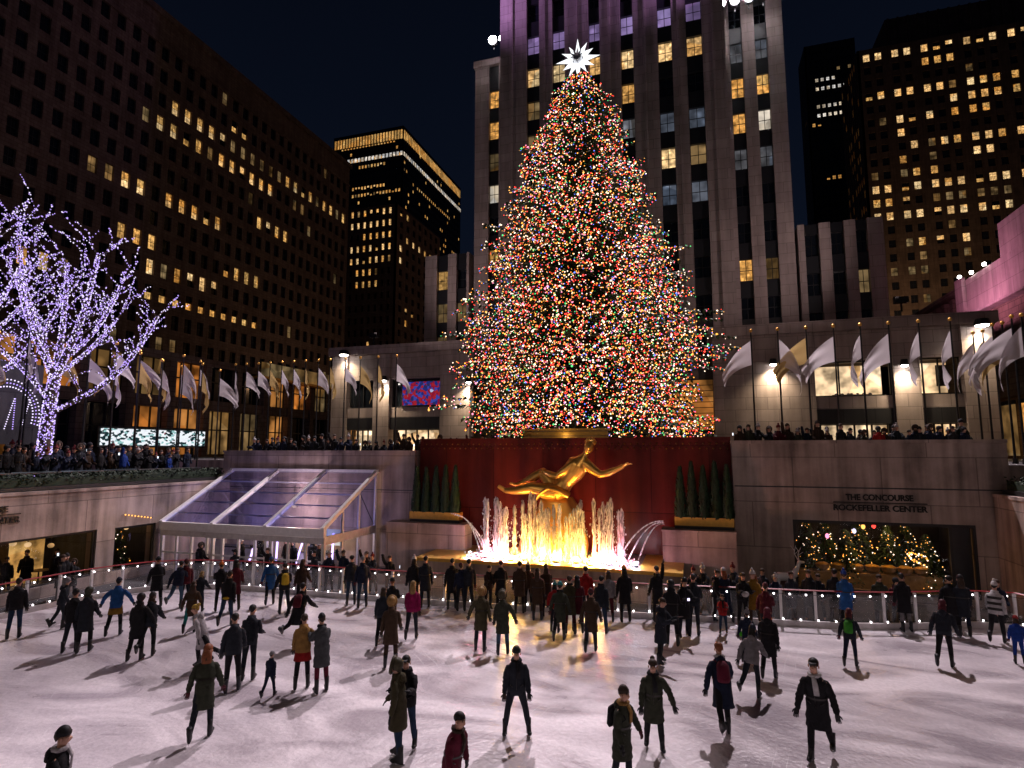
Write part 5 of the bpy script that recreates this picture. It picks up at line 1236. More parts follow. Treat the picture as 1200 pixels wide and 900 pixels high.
# ================================================================== TREES WRAPPED IN LIGHTS
def lit_tree(base, height, spread, seed, label, lean=0.0, fork=.33):
    rnd = random.Random(seed); t = thing('lit_tree', label, 'tree', base)
    wood = MB(); lb_ = MB(); crown_ = MB()
    def bulbs_on(a, b2, r, dens):
        n_ = int((b2 - a).length * dens)
        for i in range(n_):
            q = a.lerp(b2, rnd.random()); an = rnd.random() * 6.28
            q = q + Vector((math.cos(an) * (r + .02), math.sin(an) * (r + .02), rnd.uniform(-.03, .03)))
            lb_.octa(q, rnd.uniform(.026, .043), 'bulb_violet' if rnd.random() < .66 else 'bulb_cool')
    def grow(p, d, ln, r, lev):
        if p.x > 5.4: return
        n_ = 4; q = p; dd = d
        target = wood if lev < 1 else crown_
        pl = [p]; rl = [r]
        for i in range(n_):
            dd = (dd + Vector((rnd.uniform(-.22, .22), rnd.uniform(-.22, .22), rnd.uniform(-.10, .16)))).normalized()
            q2 = q + dd * ln / n_; pl.append(q2); rl.append(r * (1 - .45 * (i + 1) / n_)); bulbs_on(q, q2, rl[-1], (60 if lev == 0 else 30 if lev < 2 else 17 if lev < 3 else 12)); q = q2
            if lev < 4 and i >= 1:
                for _ in range(1 if lev < 2 else 1):
                    an = rnd.random() * 6.28; side = Vector((math.cos(an), math.sin(an) * .8, rnd.uniform(-.15, .5))).normalized()
                    grow(q, (dd * .55 + side * .8).normalized(), ln * rnd.uniform(.48, .70), rl[-1] * .62, lev + 1)
        target.tube(pl, rl, 'bark', 7 if lev < 2 else 4)
    K = height / 13.2
    def limb(pts_, r0, r1, twigs, dens=60):
        P_ = smooth([Vector((q[0] * K * .95, q[1] * K, q[2] * K * 1.2)) for q in pts_], 2); n_ = len(P_)
        rl = [r0 + (r1 - r0) * i / (n_ - 1) for i in range(n_)]
        wood.tube(P_, rl, 'bark', 8)
        for i in range(n_ - 1): bulbs_on(P_[i], P_[i + 1], rl[i], dens + 260 * rl[i])
        for k in range(twigs):
            i = min(n_ - 2, int(n_ * (.30 + .68 * (k + rnd.random()) / twigs))); d0 = (P_[i + 1] - P_[i]).normalized()
            an = rnd.random() * 6.28; side = Vector((math.cos(an), math.sin(an) * .8, rnd.uniform(-.3, .7))).normalized()
            grow(P_[i], (d0 * .8 + side * .75).normalized(), rnd.uniform(1.1, 2.3) * K, max(.028, rl[i] * .45), 3)
    limb([(0, 0, 0), (.12, .03, 1.5), (.2, 0, 2.9), (.45, 0, 4.3)], .30, .20, 0, 130)
    limb([(.2, 0, 2.7), (1.4, .5, 3.3), (2.9, 1.0, 4.1), (4.2, 1.3, 5.4), (4.9, 1.5, 6.6)], .15, .04, 9)
    limb([(.45, 0, 4.2), (1.3, .2, 5.8), (1.8, .3, 7.3), (2.4, .2, 9.0)], .16, .04, 9)
    limb([(.7, .1, 4.8), (2.0, .6, 5.9), (3.0, .8, 7.4)], .11, .03, 7)
    limb([(.4, 0, 4.3), (.1, .4, 6.3), (.3, .2, 8.8)], .14, .03, 7)
    limb([(.35, 0, 4.0), (-1.0, .3, 5.4), (-2.2, .2, 7.2), (-3.1, .1, 9.3)], .15, .03, 8)
    limb([(.2, 0, 3.3), (-1.2, -.3, 4.4), (-2.8, -.4, 5.2)], .12, .03, 7)
    limb([(.4, 0, 4.2), (.9, -1.4, 5.6), (1.2, -2.4, 7.4)], .12, .03, 6)
    limb([(.4, 0, 4.2), (.5, 1.5, 5.4), (.3, 2.8, 6.9)], .12, .03, 6)
    wood.build('trunk', t, True); crown_.build('crown', t)
    o_ = lb_.build('string_lights', None, False, base); tag(o_, 'violet white fairy lights wrapped round the ' + ('left edge tree' if seed == 2 else 'bare tree at left'), 'string lights', kind='stuff')
b0 = on_x(50, 520, -28.9); lit_tree(Vector((-28.9, b0.y, ZP)), 13.2, .62, 6, 'bare tree wrapped in violet white fairy lights behind the left wall')
lit_tree(Vector((-33.8, 17.6, ZP)), 15.0, 1.1, 2, 'second bare tree in fairy lights reaching in from the left edge')
lamp('added_tree_glow', 'POINT', (-30.5, 23.0, 10.5), 140, (.55, .38, 1.0), 1.6)  # bare light without a fixture, added for violet glow round the tree

# ================================================================== FLAGS
def flag_mesh(seed, fly=2.75, hoist=1.5, droop=50):
    rnd = random.Random(seed); nx, nz = 14, 9; vs_ = []; fs_ = []
    dr = R(droop); ph = rnd.random() * 6; kf = rnd.uniform(4, 7)
    for i in range(nx + 1):
        u = i / nx
        for j in range(nz + 1):
            v = j / nz
            a = dr * (1 - .35 * v * (1 - u)) * (.75 + .35 * u)
            x = fly * u * math.cos(a) * (1 - .12 * v); z = -fly * u * math.sin(a) * .92 - hoist * v * (1 - .42 * u)
            y = .16 * u * math.sin(kf * (u + .7 * v) + ph) + .09 * u * math.sin(11 * v + 3 * u + ph)
            vs_.append((x + .05, y, z))
    for i in range(nx):
        for j in range(nz): a = i * (nz + 1) + j; fs_.append((a, a + nz + 1, a + nz + 2, a + 1))
    mb = MB(); mb.add(vs_, fs_, 'flag_silk'); return mb.mesh('flag', True)
flag_ms = [flag_mesh(k, droop=(44, 54, 62, 76)[k % 4]) for k in range(8)]
def pole_mesh(h):
    mb = MB(); mb.tube([(0, 0, 0), (0, 0, h)], [.055, .03], 'dark_metal', 7); mb.tube([(0, 0, 0), (0, 0, .25)], [.12, .09], 'dark_metal', 8); return mb.mesh('pole')
mb = MB(); mb.ball((0, 0, .07), .09, 'gold_leaf', 8, 6); fin_m = mb.mesh('finial', True)
pole_m = {}
def flagpole(x, y, z0, h, rz, col, label, grp):
    t = thing('flagpole', label, 'flagpole', (x, y, z0), rz, grp)
    h = round(h, 1)
    if h not in pole_m: pole_m[h] = pole_mesh(h)
    for nm, me, dz in (('pole', pole_m[h], 0), ('finial', fin_m, h)):
        ob = bpy.data.objects.new(nm, me); COL.objects.link(ob); ob.parent = t; ob.location = (0, 0, dz)
    ob = bpy.data.objects.new('flag', random.choice(flag_ms)); COL.objects.link(ob); ob.parent = t; ob.location = (0, 0, h - .45); ob.color = (*col, 1)
    s_ = random.uniform(.74, .92) if x > -8 else random.uniform(.60, .76) if abs(y - 31.3) < .6 else random.uniform(.60, .78); ob.scale = (s_, s_, s_)
SIL = (.62, .57, .58); GLD = (.50, .35, .14)
PLR = 'flagpole with a drooping %s flag in the left row behind the terrace wall'
for k, px_ in enumerate((463, 441, 420, 402, 384, 370, 355, 341, 327, 313, 299, 285, 272)):
    p = on_y(px_, 505, 31.5); g_ = k in (1, 2, 4, 6, 9)
    flagpole(p.x, 31.5, ZT, 6.3, random.uniform(-.5, .3), GLD if g_ else SIL, PLR % ('gold' if g_ else 'silver'), 'flags along the left back terrace')
PLS = 'flagpole with a drooping %s flag in the row beside the left hedge'
for k in range(25):
    y = 12.6 + k * .70; g_ = k % 3 == 1
    flagpole(-28.9 - .9 * (k % 2), y, ZP, 6.6 + .25 * (k % 3), random.uniform(-.3, .9), GLD if g_ else SIL, PLS % ('gold' if g_ else 'silver'), 'flags beside the left hedge')
PRR = 'flagpole with a drooping %s flag on the right terrace before the warm windows'
for k, (px_, dr_) in enumerate(((885, PI), (917, 0), (951, PI), (984, PI), (1016, PI), (1050, PI), (1086, PI), (1124, PI))):
    p = on_y(px_, 500, 31.0)
    flagpole(p.x, 31.0, ZT, 6.5, dr_ + random.uniform(-.35, .35), GLD if k == 2 else SIL, PRR % ('gold' if k == 2 else 'silver'), 'flags along the right back terrace')
PRS = 'flagpole with a drooping %s flag at the right edge beside the rink wall'
for k in range(6):
    p = on_x(1150 + 12 * k, 500, 13.2 + .25 * (k % 2))
    flagpole(p.x, p.y, ZP if p.y < 28.3 else ZT, 7.2 if p.y < 28.3 else 6.3, PI + random.uniform(-.6, .2), GLD if k == 3 else SIL, PRS % ('gold' if k == 3 else 'silver'), 'flags beside the right wall')

# ================================================================== CONCOURSE WINDOW CONTENTS
def xmas_small(x, y, h, seed, label, grp='lit trees inside the concourse window'):
    rnd = random.Random(seed); t = thing('small_christmas_tree', label, 'christmas tree', (x, y, .1), 0, grp)
    mb = MB()
    for i in range(900):
        zz = rnd.random() ** 1.2; r0 = .85 * (1 - zz) * h / 2.8 * rnd.uniform(.55, 1.05) + .03; a = rnd.random() * 6.28
        p = Vector((math.cos(a) * r0, math.sin(a) * r0, .2 + zz * (h - .2))); q = p * 1.0 + Vector((math.cos(a) * .16, math.sin(a) * .16, -.08)); s_ = Vector((-math.sin(a), math.cos(a), .2)) * .05
        mb.add([p - s_, q, p + s_], [(0, 1, 2)], 'fir_leaf')
    mb.build('crown', t); mb = MB(); mb.tube([(0, 0, 0), (0, 0, h * .9)], [.06, .01], 'bark', 6); mb.build('trunk', t)
    mb = MB()
    for i in range(60):
        zz = rnd.random() ** 1.1; r0 = .95 * (1 - zz) * h / 2.8 + .05; a = rnd.random() * 6.28
        mb.octa((math.cos(a) * r0, math.sin(a) * r0, .2 + zz * (h - .25)), rnd.uniform(.014, .034), rnd.choice(('bulb_gold', 'bulb_gold', 'bulb_amber', 'bulb_warm')))
    mb.build('bulbs', t)['kind'] = 'stuff'
for k, (x, y, h) in enumerate(((4.5, 29.2, 2.9), (5.4, 30.2, 2.8), (6.0, 29.0, 2.5), (6.9, 30.6, 2.9), (7.7, 29.4, 2.7), (8.6, 30.2, 2.9), (9.0, 29.0, 2.4))):
    xmas_small(x, y, h, k, 'dark christmas tree with gold fairy lights inside the concourse window')
t = thing('ribbon_lights', 'tangled bow of orange lights inside the concourse window', 'light display', (8.6, 28.75, 1.45))
mb = MB(); rnd = random.Random(6)
for k in range(48):
    a = k / 48 * 6.28 * 2; mb.octa((.33 * math.cos(a) + rnd.uniform(-.05, .05), rnd.uniform(-.1, .1), .26 * math.sin(a * .75) + rnd.uniform(-.04, .04)), .038, 'bulb_amber' if k % 3 else 'bulb_warm')
mb.build('bulbs', t)['kind'] = 'stuff'; mb = MB(); mb.bar((0, .05, -1.4), (0, .05, .2), .02, 'dark_metal'); mb.build('stand', t)
for k, (x, z, nm, lab) in enumerate(((5.25, 2.3, 'bulb_pink', 'pink'), (6.65, 2.75, 'bulb_gold', 'large gold'), (7.05, 2.8, 'bulb_red', 'red'), (6.3, 2.55, 'bulb_cool', 'white'))):
    t = thing('hanging_lantern', '%s glowing lantern hanging inside the concourse window' % lab, 'lantern', (x, 28.7, z)); mb = MB(); mb.ball((0, 0, 0), (.08, .08, .11), nm, 8, 6); mb.build('lantern', t, True)
    mb = MB(); mb.bar((0, 0, .1), (0, 0, 3.5 - z), .008, 'dark_metal'); mb.build('cord', t)
for k, x in enumerate((5.0, 5.6, 6.3, 6.9, 7.5, 8.1, 8.7)):
    t = thing('wicker_bowl', 'round orange bowl on the low shelf inside the concourse window', 'bowl', (x, 28.7, .86), 0, 'bowls in the concourse window')
    mb = MB(); mb.tube([(0, 0, 0), (0, 0, .1), (0, 0, .26)], [.12, .26, .3], 'wood_slat', 12); mb.build('bowl', t); mb = MB(); mb.ball((0, 0, .25), (.26, .26, .1), 'gold_paint', 10, 5); mb.build('filling', t)
mb = MB(); mb.box(4.0, 9.3, 28.4, 29.0, .1, .85, 'wood_slat'); tag(mb.build('display_shelf'), 'long low wooden shelf inside the concourse window', 'shelf')
lamp('concourse_light', 'POINT', (7.0, 28.6, 3.2), 110, (1, .5, .15), .2)
mb = MB(); mb.ball((7.0, 28.6, 3.36), .1, 'bulb_gold', 8, 5); tag(mb.build('ceiling_lamp'), 'small gold ceiling lamp inside the concourse window', 'lamp')

# white reindeer decoration by the right wall
t = thing('reindeer_figure', 'white reindeer figure with antlers standing by the right wall', 'decoration', (3.25, 26.6, -.05), .3); t.scale = (.72, .72, .72)
mb = MB(); mb.tube([(-.75, 0, 1.25), (-.4, 0, 1.3), (.2, 0, 1.28), (.5, 0, 1.42), (.72, 0, 1.85), (.82, 0, 2.1), (1.1, 0, 2.08)], [.12, .24, .22, .2, .11, .12, .05], 'reindeer_white', 8)
for x, yy in ((-.5, .13), (-.45, -.13), (.35, .13), (.4, -.13)): mb.tube([(x, yy, 1.2), (x - .03, yy, .75), (x + .03, yy, .0)], [.11, .06, .04], 'reindeer_white', 6)
mb.build('body', t, True)
mb = MB()
for s_ in (-1, 1):
    mb.tube([(.78, .06 * s_, 2.2), (.66, .22 * s_, 2.55), (.8, .3 * s_, 2.95)], [.03, .025, .015], 'reindeer_white', 5)
    mb.tube([(.68, .2 * s_, 2.5), (.95, .26 * s_, 2.7)], [.022, .012], 'reindeer_white', 5); mb.tube([(.7, .26 * s_, 2.7), (.52, .34 * s_, 2.95)], [.022, .012], 'reindeer_white', 5)
mb.build('antlers', t)

xmas_small(-27.3, 21.9, 2.3, 21, 'dark christmas tree with amber lights behind the smaller left shop window', None)
xmas_small(-28.6, 16.6, 2.2, 22, 'dark christmas tree with amber lights deep inside the larger left shop window', None)
# ================================================================== PEOPLE
def dvec(f, o, side):
    f, o = R(f), R(o); return Vector((side * math.sin(o), -math.sin(f) * math.cos(o), -math.cos(f) * math.cos(o)))
# legs (swing forward, spread, knee) for right and left; lean; arms (forward, out, elbow) right and left
POSES = {
 'stand':  (((2, 5, 4), (-2, 5, 3)), 3, ((5, 10, 12), (4, 10, 14))),
 'stand2': (((10, 6, 16), (-4, 4, 2)), 6, ((16, 12, 30), (-4, 14, 18))),
 'stand3': (((-8, 7, 12), (6, 4, 6)), 8, ((24, 8, 60), (10, 18, 22))),
 'still':  (((4, 3, 5), (0, 4, 3)), 4, ((18, 8, 55), (15, 9, 50))),
 'glide':  (((14, 4, 16), (-16, 6, 14)), 10, ((12, 18, 16), (-8, 22, 14))),
 'stride': (((22, 3, 26), (-34, 6, 30)), 18, ((28, 14, 30), (-24, 24, 18))),
 'kick':   (((10, 2, 16), (-42, 8, 38)), 20, ((34, 20, 30), (-18, 30, 16))),
 'wide':   (((4, 13, 6), (4, 15, 8)), 6, ((6, 12, 14), (4, 13, 14))),
 'armsout':(((6, 8, 12), (-8, 8, 14)), 8, ((8, 42, 16), (4, 46, 18))),
 'hold':   (((4, 5, 8), (-4, 5, 6)), 6, ((38, 6, 78), (42, 8, 74))),
 'reach':  (((8, 5, 8), (-6, 6, 8)), 12, ((62, 14, 12), (10, 12, 20))),
 'hand':   (((4, 6, 8), (-6, 5, 8)), 5, ((6, 34, 10), (6, 12, 20))),
 'hand2':  (((-6, 5, 8), (6, 6, 8)), 5, ((6, 12, 20), (6, 34, 10))),
 'armup':  (((2, 5, 4), (-2, 6, 3)), 2, ((150, 16, 20), (8, 12, 20))),
 'crouch': (((24, 10, 44), (10, 10, 34)), 30, ((40, 14, 40), (44, 14, 36))),
 'walk':   (((18, 4, 10), (-18, 4, 20)), 6, ((-16, 10, 16), (20, 10, 26))),
}
THI, SHI, FOOT = .44, .43, .155
def head_hair(kind):
    mb = MB()
    def dome(rx, ry, rz, zc, zmin, yc=0.0, seg=14, rings=7, mat='hair', back=0.0):
        vs_ = []; fs_ = []
        for i in range(rings + 1):
            t = i / rings
            for k in range(seg):
                a = 2 * PI * k / seg; bk = max(0, math.sin(a))      # +y is the back of the head
                zlow = zmin - back * bk; z = zlow + (zc + rz - zlow) * math.sin(t * PI / 2); q = (z - zc) / rz
                s_ = math.sqrt(max(0, 1 - max(-.75, q) ** 2)) if q > -.75 else .66
                vs_.append((rx * s_ * math.cos(a), ry * s_ * math.sin(a) + yc, z))
        for i in range(rings):
            for k in range(seg): a = i * seg + k; b2 = i * seg + (k + 1) % seg; fs_.append((a, b2, b2 + seg, a + seg))
        mb.add(vs_, fs_, mat)
    if kind == 'beanie':
        dome(.091, .106, .125, .045, .062, .012, back=.085); mb.tube([(0, .010, .040), (0, .014, .082)], [(.097, .110), (.095, .108)], 'hair', 14, ref=(1, 0, 0), cap=False)
    elif kind == 'pom':
        dome(.092, .107, .128, .045, .062, .012, back=.085); mb.tube([(0, .010, .040), (0, .014, .082)], [(.098, .111), (.096, .109)], 'hair', 14, ref=(1, 0, 0), cap=False); mb.ball((0, .01, .20), .042, 'hair', 8, 6)
    elif kind == 'cap':
        dome(.092, .107, .104, .045, .064, .010, back=.07); mb.add([(-.065, -.08, .080), (.065, -.08, .080), (.05, -.165, .062), (-.05, -.165, .062), (-.065, -.08, .070), (.065, -.08, .070), (.05, -.165, .052), (-.05, -.165, .052)], [(0, 1, 2, 3), (7, 6, 5, 4), (0, 4, 5, 1), (1, 5, 6, 2), (2, 6, 7, 3), (3, 7, 4, 0)], 'hair')
    elif kind == 'short': dome(.094, .110, .100, .045, .05, .014, back=.10)
    elif kind == 'long':
        dome(.098, .114, .104, .045, .045, .016, back=.12)
        mb.tube([(0, .06, .04), (0, .105, -.08), (0, .125, -.22), (0, .12, -.36)], [(.085, .05), (.105, .05), (.10, .045), (.05, .02)], 'hair', 10, ref=(1, 0, 0))
    elif kind == 'bun': dome(.096, .112, .102, .045, .05, .014, back=.11); mb.ball((0, .11, .12), .05, 'hair', 8, 6)
    elif kind == 'hood':
        dome(.118, .130, .128, .035, -.06, .03, back=.08); mb.tube([(-.02, .10, -.10), (0, .07, -.16)], [(.12, .06), (.10, .06)], 'hair', 10)
    elif kind == 'fur':
        n_ = 16; pts_ = []
        for i in range(n_ + 1): a = 2 * PI * i / n_; pts_.append((.125 * math.cos(a), -.055 + .03 * math.sin(a), .015 + .15 * math.sin(a)))
        mb.tube(pts_, .034, 'hair', 6, cap=False); dome(.118, .13, .13, .03, -.07, .03, back=.06)
    return mb
HAIR = {k: head_hair(k).mesh(('hat' if k in ('beanie', 'pom', 'cap') else 'hood' if k in ('hood', 'fur') else 'hair'), True) for k in ('beanie', 'pom', 'cap', 'short', 'long', 'bun', 'hood', 'fur')}
# hand in glove: pointing down -z, palm facing +y, thumb at +x
mb = MB(); mb.tube([(0, 0, .03), (0, 0, 0), (0, .004, -.05), (0, .004, -.095)], [(.03, .026), (.034, .024), (.045, .02), (.042, .016)], 'hair', 8, ref=(1, 0, 0))
for k, (x, ln) in enumerate(((-.033, .058), (-.011, .074), (.011, .078), (.032, .068))):
    mb.tube([(x, .004, -.088), (x * 1.1, .010, -.088 - ln * .5), (x * 1.12, .026, -.088 - ln * .95)], [.0115, .0105, .008], 'hair', 6)
mb.tube([(.034, .006, -.025), (.062, .014, -.06), (.066, .024, -.092)], [.015, .013, .009], 'hair', 6)
GLOVE = mb.mesh('glove', True)
mb = MB(); mb.tube([(0, .005, .20), (0, .005, .08), (0, .0, .02), (0, -.03, -.05), (0, -.045, -.092)], [(.056, .064), (.054, .062), (.052, .075), (.052, .115), (.050, .135)], 'skate_boot', 10, ref=(1, 0, 0)); mb.ball((0, -.115, -.055), (.05, .075, .042), 'skate_boot', 8, 6)
BOOT = mb.mesh('ice_skate', True)
mb = MB(); mb.box(-.004, .004, -.19, .10, -.155, -.125, 'steel'); mb.box(-.010, .010, -.15, -.12, -.126, -.088, 'steel'); mb.box(-.010, .010, .03, .07, -.126, -.088, 'steel'); BLADE = mb.mesh('blade')

def build_pose(key):
    (lR, lL), lean, (aR, aL) = POSES[key]
    P = Vector((0, 0, 0)); up = Vector((0, -math.sin(R(lean)), math.cos(R(lean)))); fwd = Vector((0, -math.cos(R(lean)), -math.sin(R(lean))))
    J = {'P': P, 'up': up, 'fwd': fwd}
    low = 0
    for nm, side, (f, o_, k) in (('R', -1, lR), ('L', 1, lL)):
        h = Vector((side * .085, 0, -.02)); kn = h + dvec(f, o_, side) * THI; an = kn + dvec(f - k, o_ * .6, side) * SHI
        J['hip' + nm], J['knee' + nm], J['ank' + nm] = h, kn, an; J['shin' + nm] = (an - kn).normalized(); J['tilt' + nm] = max(-60, min(25, (f - k) * .8))
        low = min(low, an.z - FOOT)
    off = Vector((0, 0, -low))
    for k in list(J):
        if k[:3] in ('hip', 'kne', 'ank'): J[k] = J[k] + off
    J['P'] = P = off.copy(); J['low'] = low
    for nm, dz in (('W', .2), ('C', .40), ('N', .53), ('H', .715)): J[nm] = P + up * dz
    J['H'] = P + up * .60 + Vector((0, -.025, .132)); J['N'] = P + up * .53
    for nm, side, (f, o_, e_) in (('R', -1, aR), ('L', 1, aL)):
        s_ = P + up * .45 + Vector((side * .168, .0, -.01)); el = s_ + dvec(f, o_, side) * .29; wr = el + dvec(f + e_, o_ * .5 - (6 if e_ > 40 else 0), side) * .25
        J['sh' + nm], J['el' + nm], J['wr' + nm] = s_, el, wr
    # the body: one continuous skinned surface
    V, E, RR = [], [], []
    def a(p, r, par=None):
        V.append(tuple(p)); RR.append(r); 
        if par is not None: E.append((par, len(V) - 1))
        return len(V) - 1
    p0 = a(P + Vector((0, 0, .02)), (.13, .10)); w0 = a(J['W'], (.12, .09), p0); c0 = a(J['C'], (.14, .10), w0); n0 = a(J['N'], (.065, .06), c0)
    n1 = a(J['H'] + Vector((0, .015, -.125)), (.052, .05), n0); h0 = a(J['H'] + Vector((0, -.012, -.055)), (.072, .078), n1); h1 = a(J['H'] + Vector((0, .008, .045)), (.084, .092), h0)
    a(J['H'] + Vector((0, -.125, -.015)), .014, h0)
    for nm in 'RL':
        k = a(J['sh' + nm], .055, c0); k = a(J['el' + nm], .042, k); k = a(J['wr' + nm], .03, k)
        k = a(J['hip' + nm] + Vector((0, 0, -.05)), .085, p0); k = a(J['knee' + nm], .058, k); k = a(J['ank' + nm], .042, k); a(J['ank' + nm] + Vector((0, -.09, -.08)), .03, k)
    J['body'] = (V, E, RR)
    return J
PJ = {k: build_pose(k) for k in POSES}
# grow all bodies in one go
tmp = {}
for key, J in PJ.items():
    V, E, RR = J['body']; me = bpy.data.meshes.new('b'); me.from_pydata(V, E, []); ob = bpy.data.objects.new('b', me); COL.objects.link(ob)
    ob.modifiers.new('s', 'SKIN')
    for i, v in enumerate(me.skin_vertices[0].data): v.radius = RR[i] if isinstance(RR[i], tuple) else (RR[i], RR[i]); v.use_root = (i == 0)
    sd = ob.modifiers.new('u', 'SUBSURF'); sd.levels = 1; sd.render_levels = 1; tmp[key] = ob
bpy.context.view_layer.update(); dg = bpy.context.evaluated_depsgraph_get()
BODY = {}
for key, ob in tmp.items():
    me = bpy.data.meshes.new_from_object(ob.evaluated_get(dg)); mb = MB()
    mb.add([v.co for v in me.vertices], [list(p.vertices) for p in me.polygons], 'skin')
    H = PJ[key]['H']
    for s_ in (-1, 1):
        mb.ball((H.x + s_ * .032, H.y - .083, H.z + .012), (.013, .008, .008), 'eye_dark', 6, 4)
        mb.ball((H.x + s_ * .086, H.y + .012, H.z - .012), (.014, .022, .034), 'skin', 6, 4)
        mb.bar((H.x + s_ * .018, H.y - .092, H.z + .034), (H.x + s_ * .048, H.y - .084, H.z + .036), .005, 'eye_dark')
    mb.ball((H.x, H.y - .086, H.z - .062), (.024, .010, .008), 'lips', 6, 4)
    BODY[key] = mb; PJ[key]['bmesh'] = mb.mesh('person', True)
for ob in tmp.values(): bpy.data.objects.remove(ob)

def jacket_mb(key, kind, mat='cloth', seg=14):
    J = PJ[key]; P, up, fwd = J['P'], J['up'], J['fwd']; mb = MB(); rnd = random.Random(hash(key + kind) % 1000 if False else len(key) * 7 + len(kind))
    wv = lambda: rnd.uniform(.955, 1.05)
    if kind == 'coat':
        mid = (J['kneeR'] + J['kneeL']) / 2 - P
        hem = P + Vector((0, mid.y * .55, -.40)); prof_ = [(hem, .228, .185), (hem * .8 + P * .2, .212, .168), (hem * .6 + P * .4, .218, .175), (hem * .35 + P * .65, .198, .155), (P, .200, .153)]
    else:
        hem = P - up * .13; prof_ = [(hem, .195, .145), (P - up * .02, .197, .148)]
    prof_ += [(P + up * .06, .200, .152), (P + up * .12, .186, .138), (P + up * .17, .198, .150), (P + up * .22, .188, .138), (P + up * .28, .206, .150), (P + up * .34, .203, .143), (P + up * .42, .200, .138), (P + up * .465, .178, .122), (P + up * .50, .142, .105), (P + up * .535, .105, .09), (P + up * .585, .092, .09), (P + up * .60, .075, .075)]
    mb.tube([p for p, _, _ in prof_], [(a * wv(), b2 * wv()) for _, a, b2 in prof_], mat, seg, ref=(1, 0, 0))
    for nm, side in (('R', -1), ('L', 1)):
        s_, e_, w_ = J['sh' + nm], J['el' + nm], J['wr' + nm]; s0 = s_ + Vector((-side * .05, 0, .0))
        d1 = (e_ - s_); d2 = (w_ - e_)
        pts_ = [s0, s_ + d1 * .06, s_ + d1 * .22, s_ + d1 * .38, s_ + d1 * .54, s_ + d1 * .70, s_ + d1 * .84, e_ - d1 * .05, e_ + d2 * .10, e_ + d2 * .26, e_ + d2 * .42, e_ + d2 * .60, e_ + d2 * .78, e_ + d2 * .92, w_ - d2 * .02]
        rr_ = (.058, .070, .074, .074, .077, .068, .073, .064, .070, .060, .064, .055, .059, .050, .054)
        mb.tube([q + Vector((rnd.uniform(-.006, .006), rnd.uniform(-.006, .006), 0)) for q in pts_], [(r_ * rnd.uniform(.9, 1.12), r_ * rnd.uniform(.9, 1.12)) for r_ in rr_], mat, 9)
    hs = sum(ord(c_) for c_ in key + kind) % 3
    if hs != 1:      # hood hanging at the back
        hc_ = P + up * .505 - fwd * .115; mb.ball(hc_, (.105, .062, .085), mat, 10, 6); mb.ball(hc_ - up * .06 - fwd * .02, (.075, .05, .06), mat, 8, 5)
    if kind == 'coat' and hs != 0: mb.tube([P + up * .155, P + up * .19], [(.206, .158), (.204, .156)], 'eye_dark', seg, ref=(1, 0, 0), cap=False)
    mb.tube([P + up * .0 + fwd * .152, P + up * .16 + fwd * .150, P + up * .34 + fwd * .152, P + up * .50 + fwd * .108], [(.006, .004)] * 4, 'eye_dark', 4)
    for sd_ in (-1, 1): mb.tube([P + up * .06 + fwd * .135 + Vector((sd_ * .075, 0, 0)), P + up * .10 + fwd * .118 + Vector((sd_ * .135, 0, 0))], [(.010, .012)] * 2, 'eye_dark', 4)
    # folded collar / hood lying on the shoulders
    mb.tube([P + up * .53 + fwd * .085, P + up * .57 + Vector((.08, .01, 0)), P + up * .565 - fwd * .105, P + up * .57 + Vector((-.08, .01, 0)), P + up * .53 + fwd * .085], [.022, .032, .045, .032, .022], mat, 6)
    return mb
def trousers_mb(key, mat='cloth', r0=.10):
    J = PJ[key]; mb = MB(); P = J['P']
    mb.tube([P + Vector((0, 0, .10)), P + Vector((0, 0, .0)), P - Vector((0, 0, .09))], [(.165, .12), (.17, .125), (.13, .10)], mat, 12, ref=(1, 0, 0))
    for nm in 'RL':
        h, k, a_ = J['hip' + nm], J['knee' + nm], J['ank' + nm]
        mb.tube([h + Vector((0, 0, .02)), h * .6 + k * .4, k + (h - k) * .08, k + (a_ - k) * .10, k * .45 + a_ * .55, a_ + (k - a_) * .14], [r0, r0 * .88, r0 * .66, r0 * .66, r0 * .60, r0 * .50], mat, 10)
    return mb
def skirt_mb(key):
    J = PJ[key]; P = J['P']; mid = (J['kneeR'] + J['kneeL']) / 2 - P; mb = MB()
    mb.tube([P + Vector((0, 0, .02)), P - Vector((0, 0, .12)), P + Vector((0, mid.y * .5, -.32))], [(.18, .135), (.205, .16), (.235, .19)], 'cloth', 14, ref=(1, 0, 0)); return mb
def scarf_mb(key):
    J = PJ[key]; P, up, fwd = J['P'], J['up'], J['fwd']; mb = MB(); c = P + up * .575
    pts_ = [c + Vector((.092 * math.cos(t * .785), 0, 0)) - fwd * (.092 * math.sin(t * .785)) + up * (.012 * (t % 2)) for t in range(9)]
    mb.tube(pts_, .036, 'cloth', 7, cap=False); mb.tube([c + fwd * .10, P + up * .45 + fwd * .165 + Vector((.03, 0, 0)), P + up * .26 + fwd * .165 + Vector((.04, 0, 0))], [(.035, .03), (.05, .018), (.05, .015)], 'cloth', 7); return mb
def pack_mb(key):
    J = PJ[key]; P, up, fwd = J['P'], J['up'], J['fwd']; mb = MB()
    mb.tube([P + up * .08 - fwd * .20, P + up * .12 - fwd * .22, P + up * .40 - fwd * .22, P + up * .48 - fwd * .17], [(.12, .05), (.14, .085), (.13, .075), (.07, .03)], 'cloth', 10, ref=(1, 0, 0))
    for s_ in (-1, 1): mb.tube([P + up * .46 - fwd * .12 + Vector((s_ * .10, 0, 0)), P + up * .515 + Vector((s_ * .11, 0, 0)), P + up * .36 + fwd * .155 + Vector((s_ * .12, 0, 0)), P + up * .14 - fwd * .05 + Vector((s_ * .19, 0, 0))], [(.022, .008)] * 4, 'cloth', 5)
    return mb
CACHE = {}
